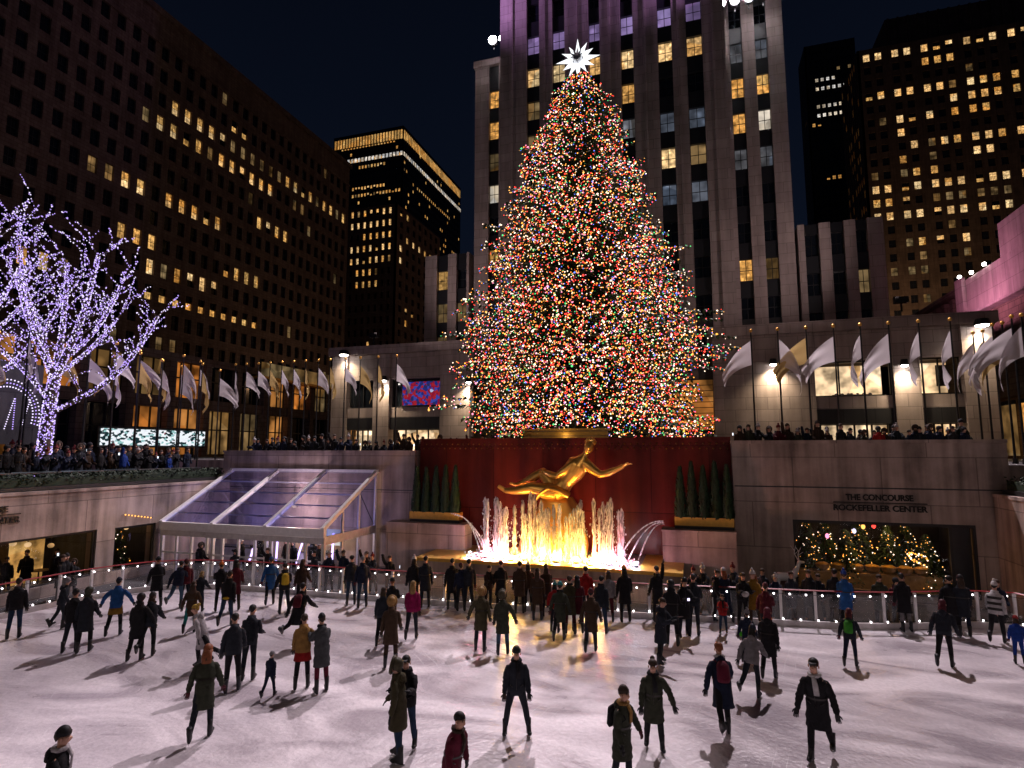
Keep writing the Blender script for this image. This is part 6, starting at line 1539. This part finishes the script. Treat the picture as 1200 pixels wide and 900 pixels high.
def cm(fn, name, *a):
    k = (fn.__name__,) + a
    if k not in CACHE: CACHE[k] = fn(*a).mesh(name, True)
    return CACHE[k]
C = dict(black=(.010, .010, .012), ink=(.014, .017, .024), navy=(.012, .018, .042), char=(.034, .035, .038), slate=(.06, .065, .07), grey=(.20, .19, .20), pale=(.46, .43, .45), white=(.62, .60, .60),
         olive=(.062, .054, .028), moss=(.04, .045, .03), tan=(.36, .20, .06), brown=(.060, .036, .022), dkbrown=(.030, .018, .012), maroon=(.085, .010, .018), wine=(.12, .012, .03), magenta=(.33, .010, .10),
         blue=(.02, .10, .32), royal=(.012, .05, .30), red=(.34, .014, .014), mustard=(.30, .16, .02), yellow=(.62, .42, .03), teal=(.02, .22, .22), jeans=(.020, .042, .085), ltjeans=(.05, .10, .17), green=(.05, .30, .03),
         orange=(.5, .12, .02), blond=(.38, .24, .09), ginger=(.18, .055, .02), hairbr=(.035, .020, .012), hairbk=(.009, .008, .007), gold=(.5, .33, .06))
for k_ in ('blue', 'royal', 'yellow', 'magenta', 'mustard', 'tan', 'red', 'green', 'pale', 'white', 'gold', 'blond'): C[k_] = tuple(v * .62 for v in C[k_])
for k_ in ('char', 'slate', 'grey', 'olive', 'moss', 'brown', 'maroon', 'wine', 'navy', 'jeans', 'ltjeans', 'teal'): C[k_] = tuple(v * .72 for v in C[k_])
def child(name, me, par, col=None, loc=None, rot=None, sc=None):
    ob = bpy.data.objects.new(name, me); COL.objects.link(ob); ob.parent = par
    if col: ob.color = (*C[col], 1)
    if loc is not None: ob.location = loc
    if rot is not None: ob.rotation_euler = rot
    if sc: ob.scale = (sc,) * 3
    return ob
def person(px, py, h, rot, pose, coat, cc, lc, hat, hc, label, extra='', z=0.0, skates=True, at=None, group=None):
    p = at if at is not None else on_z(px, py, z)
    if pose == 'stand': pose = ('stand', 'stand2', 'stand3')[int(abs(px) * 7) % 3]
    if 'C:' not in extra and int(abs(px) * 3) % 4 == 0: extra += 'C:%s;' % ('black', 'char', 'maroon', 'slate')[int(px) % 4]
    J = PJ[pose]; s_ = h / 1.83
    o_ = bpy.data.objects.new('person', J['bmesh']); COL.objects.link(o_); o_.location = p; o_.scale = (s_, s_, s_)
    o_.rotation_euler = (0, 0, R(rot) - math.atan2(p.x, p.y)); o_.rotation_mode = 'ZXY' if False else 'XYZ'; o_.rotation_euler.x = R(random.uniform(-1.5, 4.5)); tag(o_, label, 'person', group)
    child('coat' if coat == 'coat' else 'jacket', cm(jacket_mb, 'jacket', pose, coat), o_, cc)
    child('trousers', cm(trousers_mb, 'trousers', pose), o_, lc)
    kid = h < 1.42
    hn = 'hat' if hat in ('beanie', 'pom', 'cap') else 'hood' if hat in ('hood', 'fur') else 'hair'
    child(hn, HAIR[hat], o_, hc, J['H'], (R(random.uniform(-4, 10)), 0, 0), 1.05 if kid else 1)
    if hat in ('beanie', 'cap', 'pom'): child('hair', HAIR['long' if random.random() < .4 else 'short'], o_, random.choice(('hairbr', 'hairbk', 'dkbrown', 'ginger')), J['H'] + Vector((0, .004, -.016)), None, .95)
    for nm, side in (('R', -1), ('L', 1)):
        d = (J['wr' + nm] - J['el' + nm]).normalized(); q = Vector((0, 0, -1)).rotation_difference(d)
        g_ = child('glove', GLOVE, o_, random.choice(('black', 'black', 'char', 'dkbrown', 'maroon')), J['wr' + nm]); g_.rotation_mode = 'QUATERNION'; g_.rotation_quaternion = q
        if side < 0: g_.scale = (-1, 1, 1)
        b_ = child('ice_skate' if skates else 'boot', BOOT, o_, random.choice(('black', 'black', 'black', 'ink', 'char')) if skates else 'dkbrown', J['ank' + nm], (R(J['tilt' + nm] * (.0 if J['tilt' + nm] > -22 else -1) * -1), 0, R(side * 8)))
        if skates: child('blade', BLADE, b_)
    if 'S' in extra: child('skirt', cm(skirt_mb, 'skirt', pose), o_, extra.split('S:')[1].split(';')[0])
    if 'C:' in extra: child('scarf', cm(scarf_mb, 'scarf', pose), o_, extra.split('C:')[1].split(';')[0])
    if 'B:' in extra: child('backpack', cm(pack_mb, 'backpack', pose), o_, extra.split('B:')[1].split(';')[0])
    return o_
def headspot(px, ytop, h):
    q = on_z(px, ytop, h); return Vector((q.x, q.y, 0))
SK = 'skaters on the ice'
PEOPLE = [
 # foreground
 (605, 862, 1.80, 0, 'wide', 'jacket', 'ink', 'ink', 'beanie', 'black', 'person in black jacket and beanie skating wide legged toward the camera', 'C:black;'),
 (236, 866, 1.80, 172, 'glide', 'coat', 'moss', 'ink', 'long', 'ginger', 'person with long reddish hair and grey green coat skating away at lower left', ''),
 (466, 893, 1.84, -100, 'stand', 'coat', 'olive', 'jeans', 'fur', 'olive', 'person in long olive hooded coat and jeans gliding left', ''),
 (476, 880, 1.80, -20, 'hold', 'jacket', 'black', 'jeans', 'cap', 'black', 'person in black jacket and cap close behind the olive coat', ''),
 (767, 880, 1.76, 5, 'hand2', 'coat', 'moss', 'black', 'bun', 'hairbr', 'person with brown hair and dark green coat skating toward the camera', 'C:black;'),
 (849, 863, 1.82, -165, 'stride', 'coat', 'navy', 'black', 'short', 'ginger', 'person with reddish hair and long navy coat carrying a maroon backpack', 'B:wine;C:white;'),
 (962, 893, 1.92, -8, 'glide', 'coat', 'black', 'black', 'cap', 'hairbk', 'person all in black with a pale scarf skating forward at lower right', 'C:white;'),
 (315, 817, 1.02, 150, 'walk', 'jacket', 'navy', 'navy', 'beanie', 'grey', 'small child in purple blue jacket skating alone at left', ''),
 # left group
 (15, 749, 1.80, 175, 'stand', 'jacket', 'black', 'jeans', 'cap', 'black', 'person in black jacket and jeans standing at the far left edge of the ice', ''),
 (70, 737, 1.62, 80, 'glide', 'jacket', 'ink', 'ink', 'hood', 'grey', 'person with grey hood bending forward near the left fence', ''),
 (82, 764, 1.74, 150, 'hand', 'jacket', 'black', 'ink', 'beanie', 'black', 'person in black reaching out a hand, left one of a dark couple', ''),
 (97, 765, 1.80, 165, 'stand', 'coat', 'ink', 'black', 'hood', 'moss', 'person in dark green hooded coat, right one of a dark couple', ''),
 (133, 745, 1.74, 170, 'armsout', 'jacket', 'blue', 'black', 'beanie', 'navy', 'person in blue jacket and mustard skirt with arms spread', 'S:mustard;'),
 (158, 774, 1.76, 160, 'hand', 'coat', 'black', 'black', 'hood', 'black', 'person in black hooded coat skating beside a partner at left', ''),
 (172, 771, 1.78, 165, 'stride', 'jacket', 'ink', 'black', 'beanie', 'char', 'person in charcoal jacket pushing off behind a black hooded coat', ''),
 (182, 712, 1.80, 175, 'stand', 'coat', 'black', 'black', 'beanie', 'black', 'tall person in black coat by the fence near the left corner', ''),
 (206, 714, 1.74, 165, 'stride', 'jacket', 'navy', 'ltjeans', 'short', 'hairbk', 'person in navy jacket and pale jeans skating by the left fence', ''),
 (216, 711, 1.70, 190, 'stand', 'jacket', 'maroon', 'ink', 'beanie', 'maroon', 'person in dark maroon jacket beside pale jeans at left', ''),
 (222, 742, 1.58, 170, 'glide', 'coat', 'brown', 'teal', 'long', 'hairbr', 'person in brown coat and teal trousers skating at left', ''),
 (232, 718, 1.45, 160, 'stride', 'jacket', 'ink', 'navy', 'long', 'blond', 'blond child in dark jacket behind the brown coat', ''),
 (237, 784, 1.72, -110, 'stride', 'coat', 'pale', 'black', 'bun', 'gold', 'person in pale grey coat with yellow hair band gliding left', ''),
 (264, 734, 1.76, 165, 'walk', 'jacket', 'black', 'jeans', 'beanie', 'black', 'person in black jacket with yellow belt bag and jeans at left', ''),
 (274, 716, 1.80, 178, 'stand', 'coat', 'maroon', 'dkbrown', 'long', 'hairbk', 'tall person in long maroon coat near the pavilion', ''),
 (257, 716, 1.70, 185, 'hold', 'jacket', 'black', 'black', 'pom', 'orange', 'person in black jacket with orange bobble hat near the pavilion', ''),
 (271, 811, 1.80, 178, 'stand', 'jacket', 'ink', 'black', 'short', 'hairbk', 'person in dark jacket seen from behind, front one of two men at left', ''),
 (290, 798, 1.82, 160, 'still', 'jacket', 'ink', 'ink', 'short', 'hairbk', 'person in black jacket turned right beside another man', ''),
 (316, 709, 1.74, 180, 'glide', 'coat', 'blue', 'black', 'beanie', 'blue', 'person in bright blue coat skating in front of the pavilion', ''),
 (332, 720, 1.76, 185, 'stand', 'jacket', 'black', 'ink', 'short', 'hairbk', 'person carrying a bright yellow backpack in front of the pavilion', 'B:yellow;'),
 (347, 757, 1.80, 160, 'kick', 'coat', 'black', 'black', 'short', 'hairbk', 'person in black coat kicking one leg back with a red bag', 'B:maroon;'),
 (352, 712, 1.72, 170, 'stand', 'jacket', 'dkbrown', 'black', 'long', 'hairbr', 'person in dark brown jacket behind the kicking skater', ''),
 (353, 807, 1.72, 178, 'hand', 'jacket', 'tan', 'black', 'short', 'hairbr', 'person in tan jacket and red skirt holding a partner', 'S:red;'),
 (376, 811, 1.78, -165, 'hold', 'coat', 'slate', 'wine', 'beanie', 'black', 'person in grey green coat and wine red trousers beside a red skirt', ''),
 (411, 709, 1.80, 185, 'stand', 'jacket', 'ink', 'jeans', 'short', 'hairbk', 'person in dark jacket and jeans by the fence, left of a pair', ''),
 (424, 712, 1.84, 178, 'stand', 'jacket', 'navy', 'jeans', 'short', 'grey', 'person with grey hair in navy jacket by the fence, right of a pair', ''),
 # centre left
 (447, 757, 1.66, 165, 'hand', 'jacket', 'ink', 'black', 'long', 'hairbr', 'person in dark jacket with brown hair reaching left behind a fur hood', ''),
 (457, 782, 1.78, 178, 'stand', 'coat', 'brown', 'dkbrown', 'fur', 'tan', 'person in brown coat with a tan fur hood seen from behind', ''),
 (458, 741, 1.66, 170, 'stand', 'jacket', 'black', 'black', 'beanie', 'black', 'person in black beanie half hidden behind brown hair', ''),
 (482, 750, 1.74, 175, 'walk', 'jacket', 'magenta', 'ink', 'long', 'blond', 'person in bright magenta jacket holding a black scarf', ''),
 (498, 712, 1.84, 180, 'stand', 'coat', 'ink', 'ink', 'short', 'hairbk', 'tall person in dark coat by the fence behind the magenta jacket', ''),
 (484, 712, 1.80, 178, 'stand', 'jacket', 'black', 'black', 'pom', 'white', 'person in black jacket and white bobble hat by the fence', ''),
 (529, 714, 1.78, 175, 'stand', 'coat', 'black', 'black', 'short', 'hairbk', 'person in black coat, left of three at the fence', ''),
 (540, 716, 1.66, 182, 'stand', 'jacket', 'navy', 'ink', 'beanie', 'maroon', 'shorter person with maroon hat, middle of three at the fence', ''),
 (549, 716, 1.82, 180, 'stand', 'jacket', 'ink', 'ink', 'short', 'hairbk', 'tall person in navy black jacket, right of three at the fence', ''),
 (563, 763, 1.76, 172, 'hand2', 'coat', 'olive', 'ink', 'fur', 'tan', 'person in olive parka with pale fur hood holding hands', ''),
 (589, 767, 1.72, 182, 'hand', 'coat', 'moss', 'ltjeans', 'fur', 'olive', 'person in grey green parka and blue jeans holding hands', ''),
 (572, 716, 1.62, 20, 'hold', 'jacket', 'dkbrown', 'black', 'short', 'hairbr', 'person in brown jacket facing the camera behind the olive parka', ''),
 (587, 718, 1.80, 178, 'stand', 'coat', 'black', 'black', 'short', 'hairbr', 'person in long black coat watching the fountain left of centre', ''),
 (609, 719, 1.80, 175, 'stand', 'coat', 'brown', 'black', 'short', 'hairbk', 'person in brown coat lit amber by the fountain, leftmost of its group', ''),
 (619, 717, 1.70, 185, 'stand', 'jacket', 'brown', 'black', 'pom', 'white', 'person with a white hat and scarf amid the amber lit group', 'C:white;'),
 (630, 727, 1.72, 178, 'stand', 'coat', 'brown', 'dkbrown', 'long', 'hairbr', 'person in long brown coat before the middle of the fountain', ''),
 (641, 723, 1.76, 182, 'stand', 'coat', 'dkbrown', 'black', 'beanie', 'brown', 'person in dark brown coat right of the middle of the fountain', ''),
 (650, 741, 1.52, 168, 'stand', 'jacket', 'red', 'ink', 'pom', 'teal', 'child in red jacket with teal bobble hat before the fountain', ''),
 (656, 751, 1.72, 176, 'glide', 'coat', 'moss', 'black', 'beanie', 'teal', 'person in grey green coat and teal beanie before the fountain', ''),
 (668, 743, 1.76, 178, 'stand', 'coat', 'olive', 'maroon', 'short', 'hairbr', 'person in olive coat beside a maroon coat before the fountain', ''),
 (677, 741, 1.74, 182, 'stand', 'coat', 'maroon', 'maroon', 'long', 'hairbk', 'person in maroon coat with long black hair before the fountain', ''),
 (687, 728, 1.80, 178, 'stand', 'jacket', 'red', 'ink', 'short', 'hairbk', 'person in bright red jacket right of the fountain middle', ''),
 (693, 764, 1.74, 180, 'glide', 'coat', 'brown', 'ink', 'beanie', 'maroon', 'person in dark brown coat and maroon beanie seen from behind, centre right', ''),
 (704, 744, 1.80, 165, 'walk', 'jacket', 'ink', 'jeans', 'short', 'hairbk', 'person in black jacket striding right of the brown coat', ''),
 (714, 729, 1.66, 182, 'stand', 'jacket', 'grey', 'maroon', 'long', 'hairbr', 'person in grey vest jacket and maroon trousers near the fence', ''),
 (733, 729, 1.82, -170, 'stand', 'coat', 'black', 'black', 'beanie', 'gold', 'person in long black coat with pale gold hat and white skates', ''),
 # centre right
 (772, 729, 1.82, 190, 'armup', 'coat', 'black', 'black', 'short', 'hairbk', 'person in black coat raising one arm by the fence', ''),
 (775, 779, 1.76, 60, 'hold', 'coat', 'ink', 'black', 'short', 'hairbr', 'person in black coat bending over a phone near the black group', ''),
 (788, 756, 1.86, 175, 'stand', 'coat', 'black', 'black', 'hood', 'black', 'tall person in hooded black coat, left of the black group', ''),
 (802, 748, 1.84, 20, 'hold', 'coat', 'black', 'ink', 'beanie', 'black', 'person in black holding a small lit phone, middle of the black group', ''),
 (814, 745, 1.86, 178, 'still', 'jacket', 'ink', 'ink', 'cap', 'slate', 'person in dark jacket and grey cap, right of the black group', ''),
 (838, 728, 1.72, 60, 'stand', 'jacket', 'black', 'black', 'short', 'hairbr', 'person in black jacket facing right by the fence', ''),
 (851, 729, 1.76, -150, 'stand', 'coat', 'navy', 'navy', 'beanie', 'pale', 'person in navy coat with a pale beanie by the fence', ''),
 (848, 743, 1.22, 0, 'hold', 'jacket', 'red', 'jeans', 'short', 'hairbr', 'child in dark red jacket and jeans facing the camera', ''),
 (871, 735, 1.78, 20, 'hold', 'jacket', 'black', 'black', 'long', 'hairbr', 'person in black holding a white bag by the fence', ''),
 (886, 737, 1.84, -40, 'stand', 'coat', 'mustard', 'brown', 'pom', 'white', 'person in long mustard coat and white hat by the fence', ''),
 (877, 776, 1.36, 170, 'glide', 'jacket', 'navy', 'navy', 'pom', 'grey', 'child in navy jacket with a green mitten right of centre', ''),
 (882, 819, 1.66, 168, 'stride', 'jacket', 'grey', 'ink', 'beanie', 'navy', 'person in grey jacket and navy hat skating away right of centre', ''),
 (902, 796, 1.74, 175, 'walk', 'coat', 'black', 'black', 'long', 'wine', 'person in long black coat with maroon hat and orange scarf', 'C:orange;'),
 (899, 752, 1.70, 178, 'stand', 'jacket', 'maroon', 'ink', 'beanie', 'maroon', 'person in maroon jacket behind an orange scarf', ''),
 # right
 (981, 734, 1.82, 178, 'stand', 'coat', 'black', 'black', 'short', 'hairbk', 'person in long black coat at the gap in the right fence', ''),
 (993, 737, 1.80, -170, 'stand', 'coat', 'blue', 'black', 'pom', 'royal', 'person in bright blue coat and blue hat at the right fence', ''),
 (998, 781, 1.50, 175, 'glide', 'jacket', 'ink', 'navy', 'long', 'maroon', 'child in dark jacket with green gloves skating away at right', 'B:green;'),
 (1063, 741, 1.80, -160, 'stand', 'coat', 'black', 'grey', 'short', 'hairbk', 'person in black coat and grey jeans leaning on the right fence', ''),
 (1109, 782, 1.74, 172, 'glide', 'jacket', 'ink', 'black', 'long', 'maroon', 'person with dark red hair and black jacket skating away at right', ''),
 (1118, 745, 1.80, 178, 'stand', 'coat', 'black', 'black', 'short', 'hairbk', 'person in black coat, left of a pair at the right fence', ''),
 (1131, 746, 1.84, -170, 'stand', 'coat', 'ink', 'navy', 'beanie', 'black', 'person in navy black coat and beanie, right of a pair at the right fence', ''),
 (1170, 754, 1.80, 165, 'walk', 'jacket', 'white', 'black', 'pom', 'white', 'person in black and white striped jumper and hat at the right edge', ''),
 (1195, 778, 1.25, 180, 'stand', 'jacket', 'royal', 'royal', 'beanie', 'red', 'child in bright blue snow suit at the right edge', ''),
]
random.seed(5)
for a in PEOPLE:
    px_, py_, h, rot, pose, coat, cc, lc, hat, hc, label, extra = a
    o_ = person(px_, py_, h, rot + random.uniform(-6, 6), pose, coat, cc, lc, hat, hc, label, extra, group=SK)
    if 'striped' in label:
        J = PJ[pose]; mb = MB()
        for dz in (.0, .17, .34): mb.tube([J['P'] + J['up'] * (dz - .01), J['P'] + J['up'] * (dz + .07)], [(.215, .165), (.222, .165)], 'eye_dark', 14, ref=(1, 0, 0), cap=False)
        mb.build('stripe_band', o_, True)
    if 'green mitten' in label: mb = MB(); mb.ball((.22, -.05, .98), .09, 'bulb_green' if False else 'hedge_leaf', 8, 6); q = mb.build('mitten', o_, True); q.data.materials[0] = M('cloth'); q.color = (.06, .42, .02, 1)
    if 'yellow belt' in label: mb = MB(); mb.ball((0, .17, .98), (.12, .05, .05), 'cloth', 8, 6); q = mb.build('belt_bag', o_, True); q.color = (*C['yellow'], 1)
    if 'white bag' in label: mb = MB(); mb.ball((0, -.30, 1.22), (.13, .08, .10), 'cloth', 8, 6); q = mb.build('bag', o_, True); q.color = (*C['white'], 1)
    if 'lit phone' in label: mb = MB(); mb.box(-.04, .04, -.42, -.405, 1.28, 1.36, 'bulb_cool'); mb.build('phone_screen', o_)
# people cut by the lower edge of the picture
for px_, yt, h, rot, pose, coat, cc, lc, hat, hc, label, extra in (
 (66, 860, 1.80, 75, 'stand', 'jacket', 'black', 'ink', 'beanie', 'black', 'person in black cap and pale scarf cut off at the lower left', 'C:pale;'),
 (527, 834, 1.72, 50, 'glide', 'coat', 'wine', 'black', 'short', 'hairbk', 'person in wine red coat with dark hair at the lower edge', 'C:dkbrown;'),
 (728, 808, 1.74, 55, 'hand2', 'coat', 'moss', 'ink', 'beanie', 'dkbrown', 'person in dark olive coat with small backpack at the lower edge', 'B:black;C:tan;')):
    person(0, 0, h, rot, pose, coat, cc, lc, hat, hc, label, extra, at=headspot(px_, yt, h), group=SK)

# ------------------------------------------------------------------ people off the ice: one mesh each
emitter('phone_glow', (.8, .88, 1.0), 2.2, False)
principled('crowd_legs', (.012, .013, .017), .9); principled('crowd_hat_a', (.012, .012, .014), .9); principled('crowd_hat_b', (.12, .012, .014), .9); principled('crowd_hat_c', (.4, .38, .38), .9); principled('crowd_hat_d', (.04, .022, .014), .8)
CROWD = []
for i, (pose, coat, hat, hm) in enumerate((('stand', 'coat', 'short', 'crowd_hat_d'), ('still', 'jacket', 'beanie', 'crowd_hat_a'), ('hold', 'coat', 'pom', 'crowd_hat_b'), ('stand', 'jacket', 'hood', 'crowd_hat_a'),
                                            ('armup', 'jacket', 'short', 'crowd_hat_d'), ('still', 'coat', 'long', 'crowd_hat_d'), ('hold', 'jacket', 'pom', 'crowd_hat_c'), ('still', 'coat', 'fur', 'crowd_hat_d'))):
    mb = MB()
    def merge(src, mat=None, off=Vector()):
        k = len(mb.v); mb.v += [tuple(Vector(v) + off) for v in src.v]; mb.f += [[q + k for q in f] for f in src.f]
        mb.m += [mb.mi(mat or src.mats[m_]) for m_ in src.m]
    merge(BODY[pose]); merge(jacket_mb(pose, coat, 'cloth', 10)); merge(trousers_mb(pose, 'crowd_legs')); merge(head_hair(hat), hm, PJ[pose]['H'])
    CROWD.append(mb.mesh('person', True))
DARKL = ['black', 'black', 'black', 'ink', 'ink', 'navy', 'dkbrown']
DARKS = ['black', 'black', 'ink', 'ink', 'navy', 'char', 'dkbrown', 'maroon', 'moss']
ZONES = {}
def crowd(p, rot, label, grp, col=None, h=None):
    o_ = bpy.data.objects.new('person', random.choice(CROWD)); COL.objects.link(o_)
    s_ = (h or random.choice((1.52, 1.6, 1.66, 1.7, 1.74, 1.78, 1.82, 1.9))) / 1.83; o_.scale = (s_, s_, s_ * random.uniform(.97, 1.03)); o_.location = p - Vector((0, 0, .12 * s_)); o_.rotation_euler = (0, 0, R(rot + random.uniform(-35, 35)))
    if random.random() < .16: q = child('phone', PHONE, o_); q.location = (random.uniform(-.1, .1), 0, random.uniform(-.05, .35)); q.rotation_euler = (0, 0, random.uniform(0, 6.28))
    o_.color = (*C[col or random.choice(DARKL if p.x < -14 else DARKS)], 1); tag(o_, label, 'person', grp)
PHONE = None
mb = MB(); mb.box(-.035, .035, -.375, -.365, 1.30, 1.42, 'phone_glow'); mb.box(-.038, .038, -.364, -.355, 1.295, 1.425, 'black_frame'); PHONE = mb.mesh('phone')
random.seed(14)
X = 1.9
while X < 10.9:      # right terrace behind the parapet
    crowd(Vector((X, 28.75 + random.uniform(0, .25), ZT)), 0, 'onlooker in dark winter clothes in the row behind the right parapet', 'crowd behind the right parapet')
    if random.random() < .75: crowd(Vector((X + .2, 29.7 + random.uniform(0, .5), ZT)), 0, 'onlooker in dark winter clothes in the row behind the right parapet', 'crowd behind the right parapet')
    X += random.uniform(.36, .52)
crowd(Vector((7.45, 28.6, ZT)), 180, 'onlooker in bright red jacket seen from behind on the right terrace', None, 'red', 1.7)
X = -25.6
while X < -14.2:
    crowd(Vector((X, 28.8 + random.uniform(0, .3), ZT - .35)), 0, 'onlooker in dark winter clothes above the pavilion on the left terrace', 'crowd on the left back terrace')
    X += random.uniform(.36, .52)
for k in range(8): crowd(Vector((-13.4 + k * .62, 29.3, ZT - .4)), 0, 'onlooker half hidden behind the top of the red granite wall', 'crowd behind the red wall')
for y in [12.0 + k * .40 for k in range(37)]:
    crowd(Vector((-28.0 - random.uniform(0, .3), y + random.uniform(-.12, .12), ZP)), 90, 'onlooker in dark winter clothes behind the left hedge', 'crowd behind the left hedge')
    if random.random() < .8: crowd(Vector((-29.6 - random.uniform(0, 1.2), y + random.uniform(-.2, .2), ZP + .15)), 90, 'onlooker in dark winter clothes behind the left hedge', 'crowd behind the left hedge')
for y, h in ((22.3, 1.7), (25.0, 1.45)): crowd(Vector((-27.75, y, ZP)), 90, 'onlooker in bright blue jacket behind the left hedge, %s' % ('tall' if h > 1.6 else 'short'), None, 'royal', h)
for k in range(12): crowd(Vector((12.9 + random.uniform(0, 1.0), 24.5 + k * .38, ZP)), -90, 'onlooker in dark winter clothes beside the hedge at the right edge', 'crowd at the right edge')
for k, (px_, d) in enumerate(((190, .9), (243, 1.1), (300, .9), (368, 1.0), (392, .8), (404, 1.2), (432, 1.5), (446, 1.2), (470, 1.1), (815, 1.2), (826, .8), (862, 1.3), (896, 1.6), (908, .9), (924, .8), (945, 1.0), (957, 1.3), (1020, 1.0), (1036, .9), (1046, 1.4), (1090, 1.0), (1140, 1.2), (60, 1.0), (40, 1.3), (95, 1.1))):
    base = on_z(px_, 690 + (px_ > 700) * 28, 0); x = base.x
    yy = (21.3 if x < -9 else 22.0 + (x + 5) * .085) + d
    if x < -22.5: x, yy = -25.0 + .1 * (k % 3), base.y - 1.0
    crowd(Vector((x, yy, -.05)), 0 if x > -22 else 90, 'onlooker in dark clothes standing behind the glass rink fence', 'onlookers behind the fence')
for k in range(7): crowd(Vector((-21.8 + k * .75, 24.2 + .5 * (k % 2), -.05)), 0, 'onlooker in dark clothes standing inside the glass pavilion', 'people inside the pavilion')
for k in range(5): crowd(Vector((-27.2 - .3 * (k % 2), 15.2 + k * .95, .0)), 70, 'guest in dark clothes inside the left shop window', 'guests in the left shop')
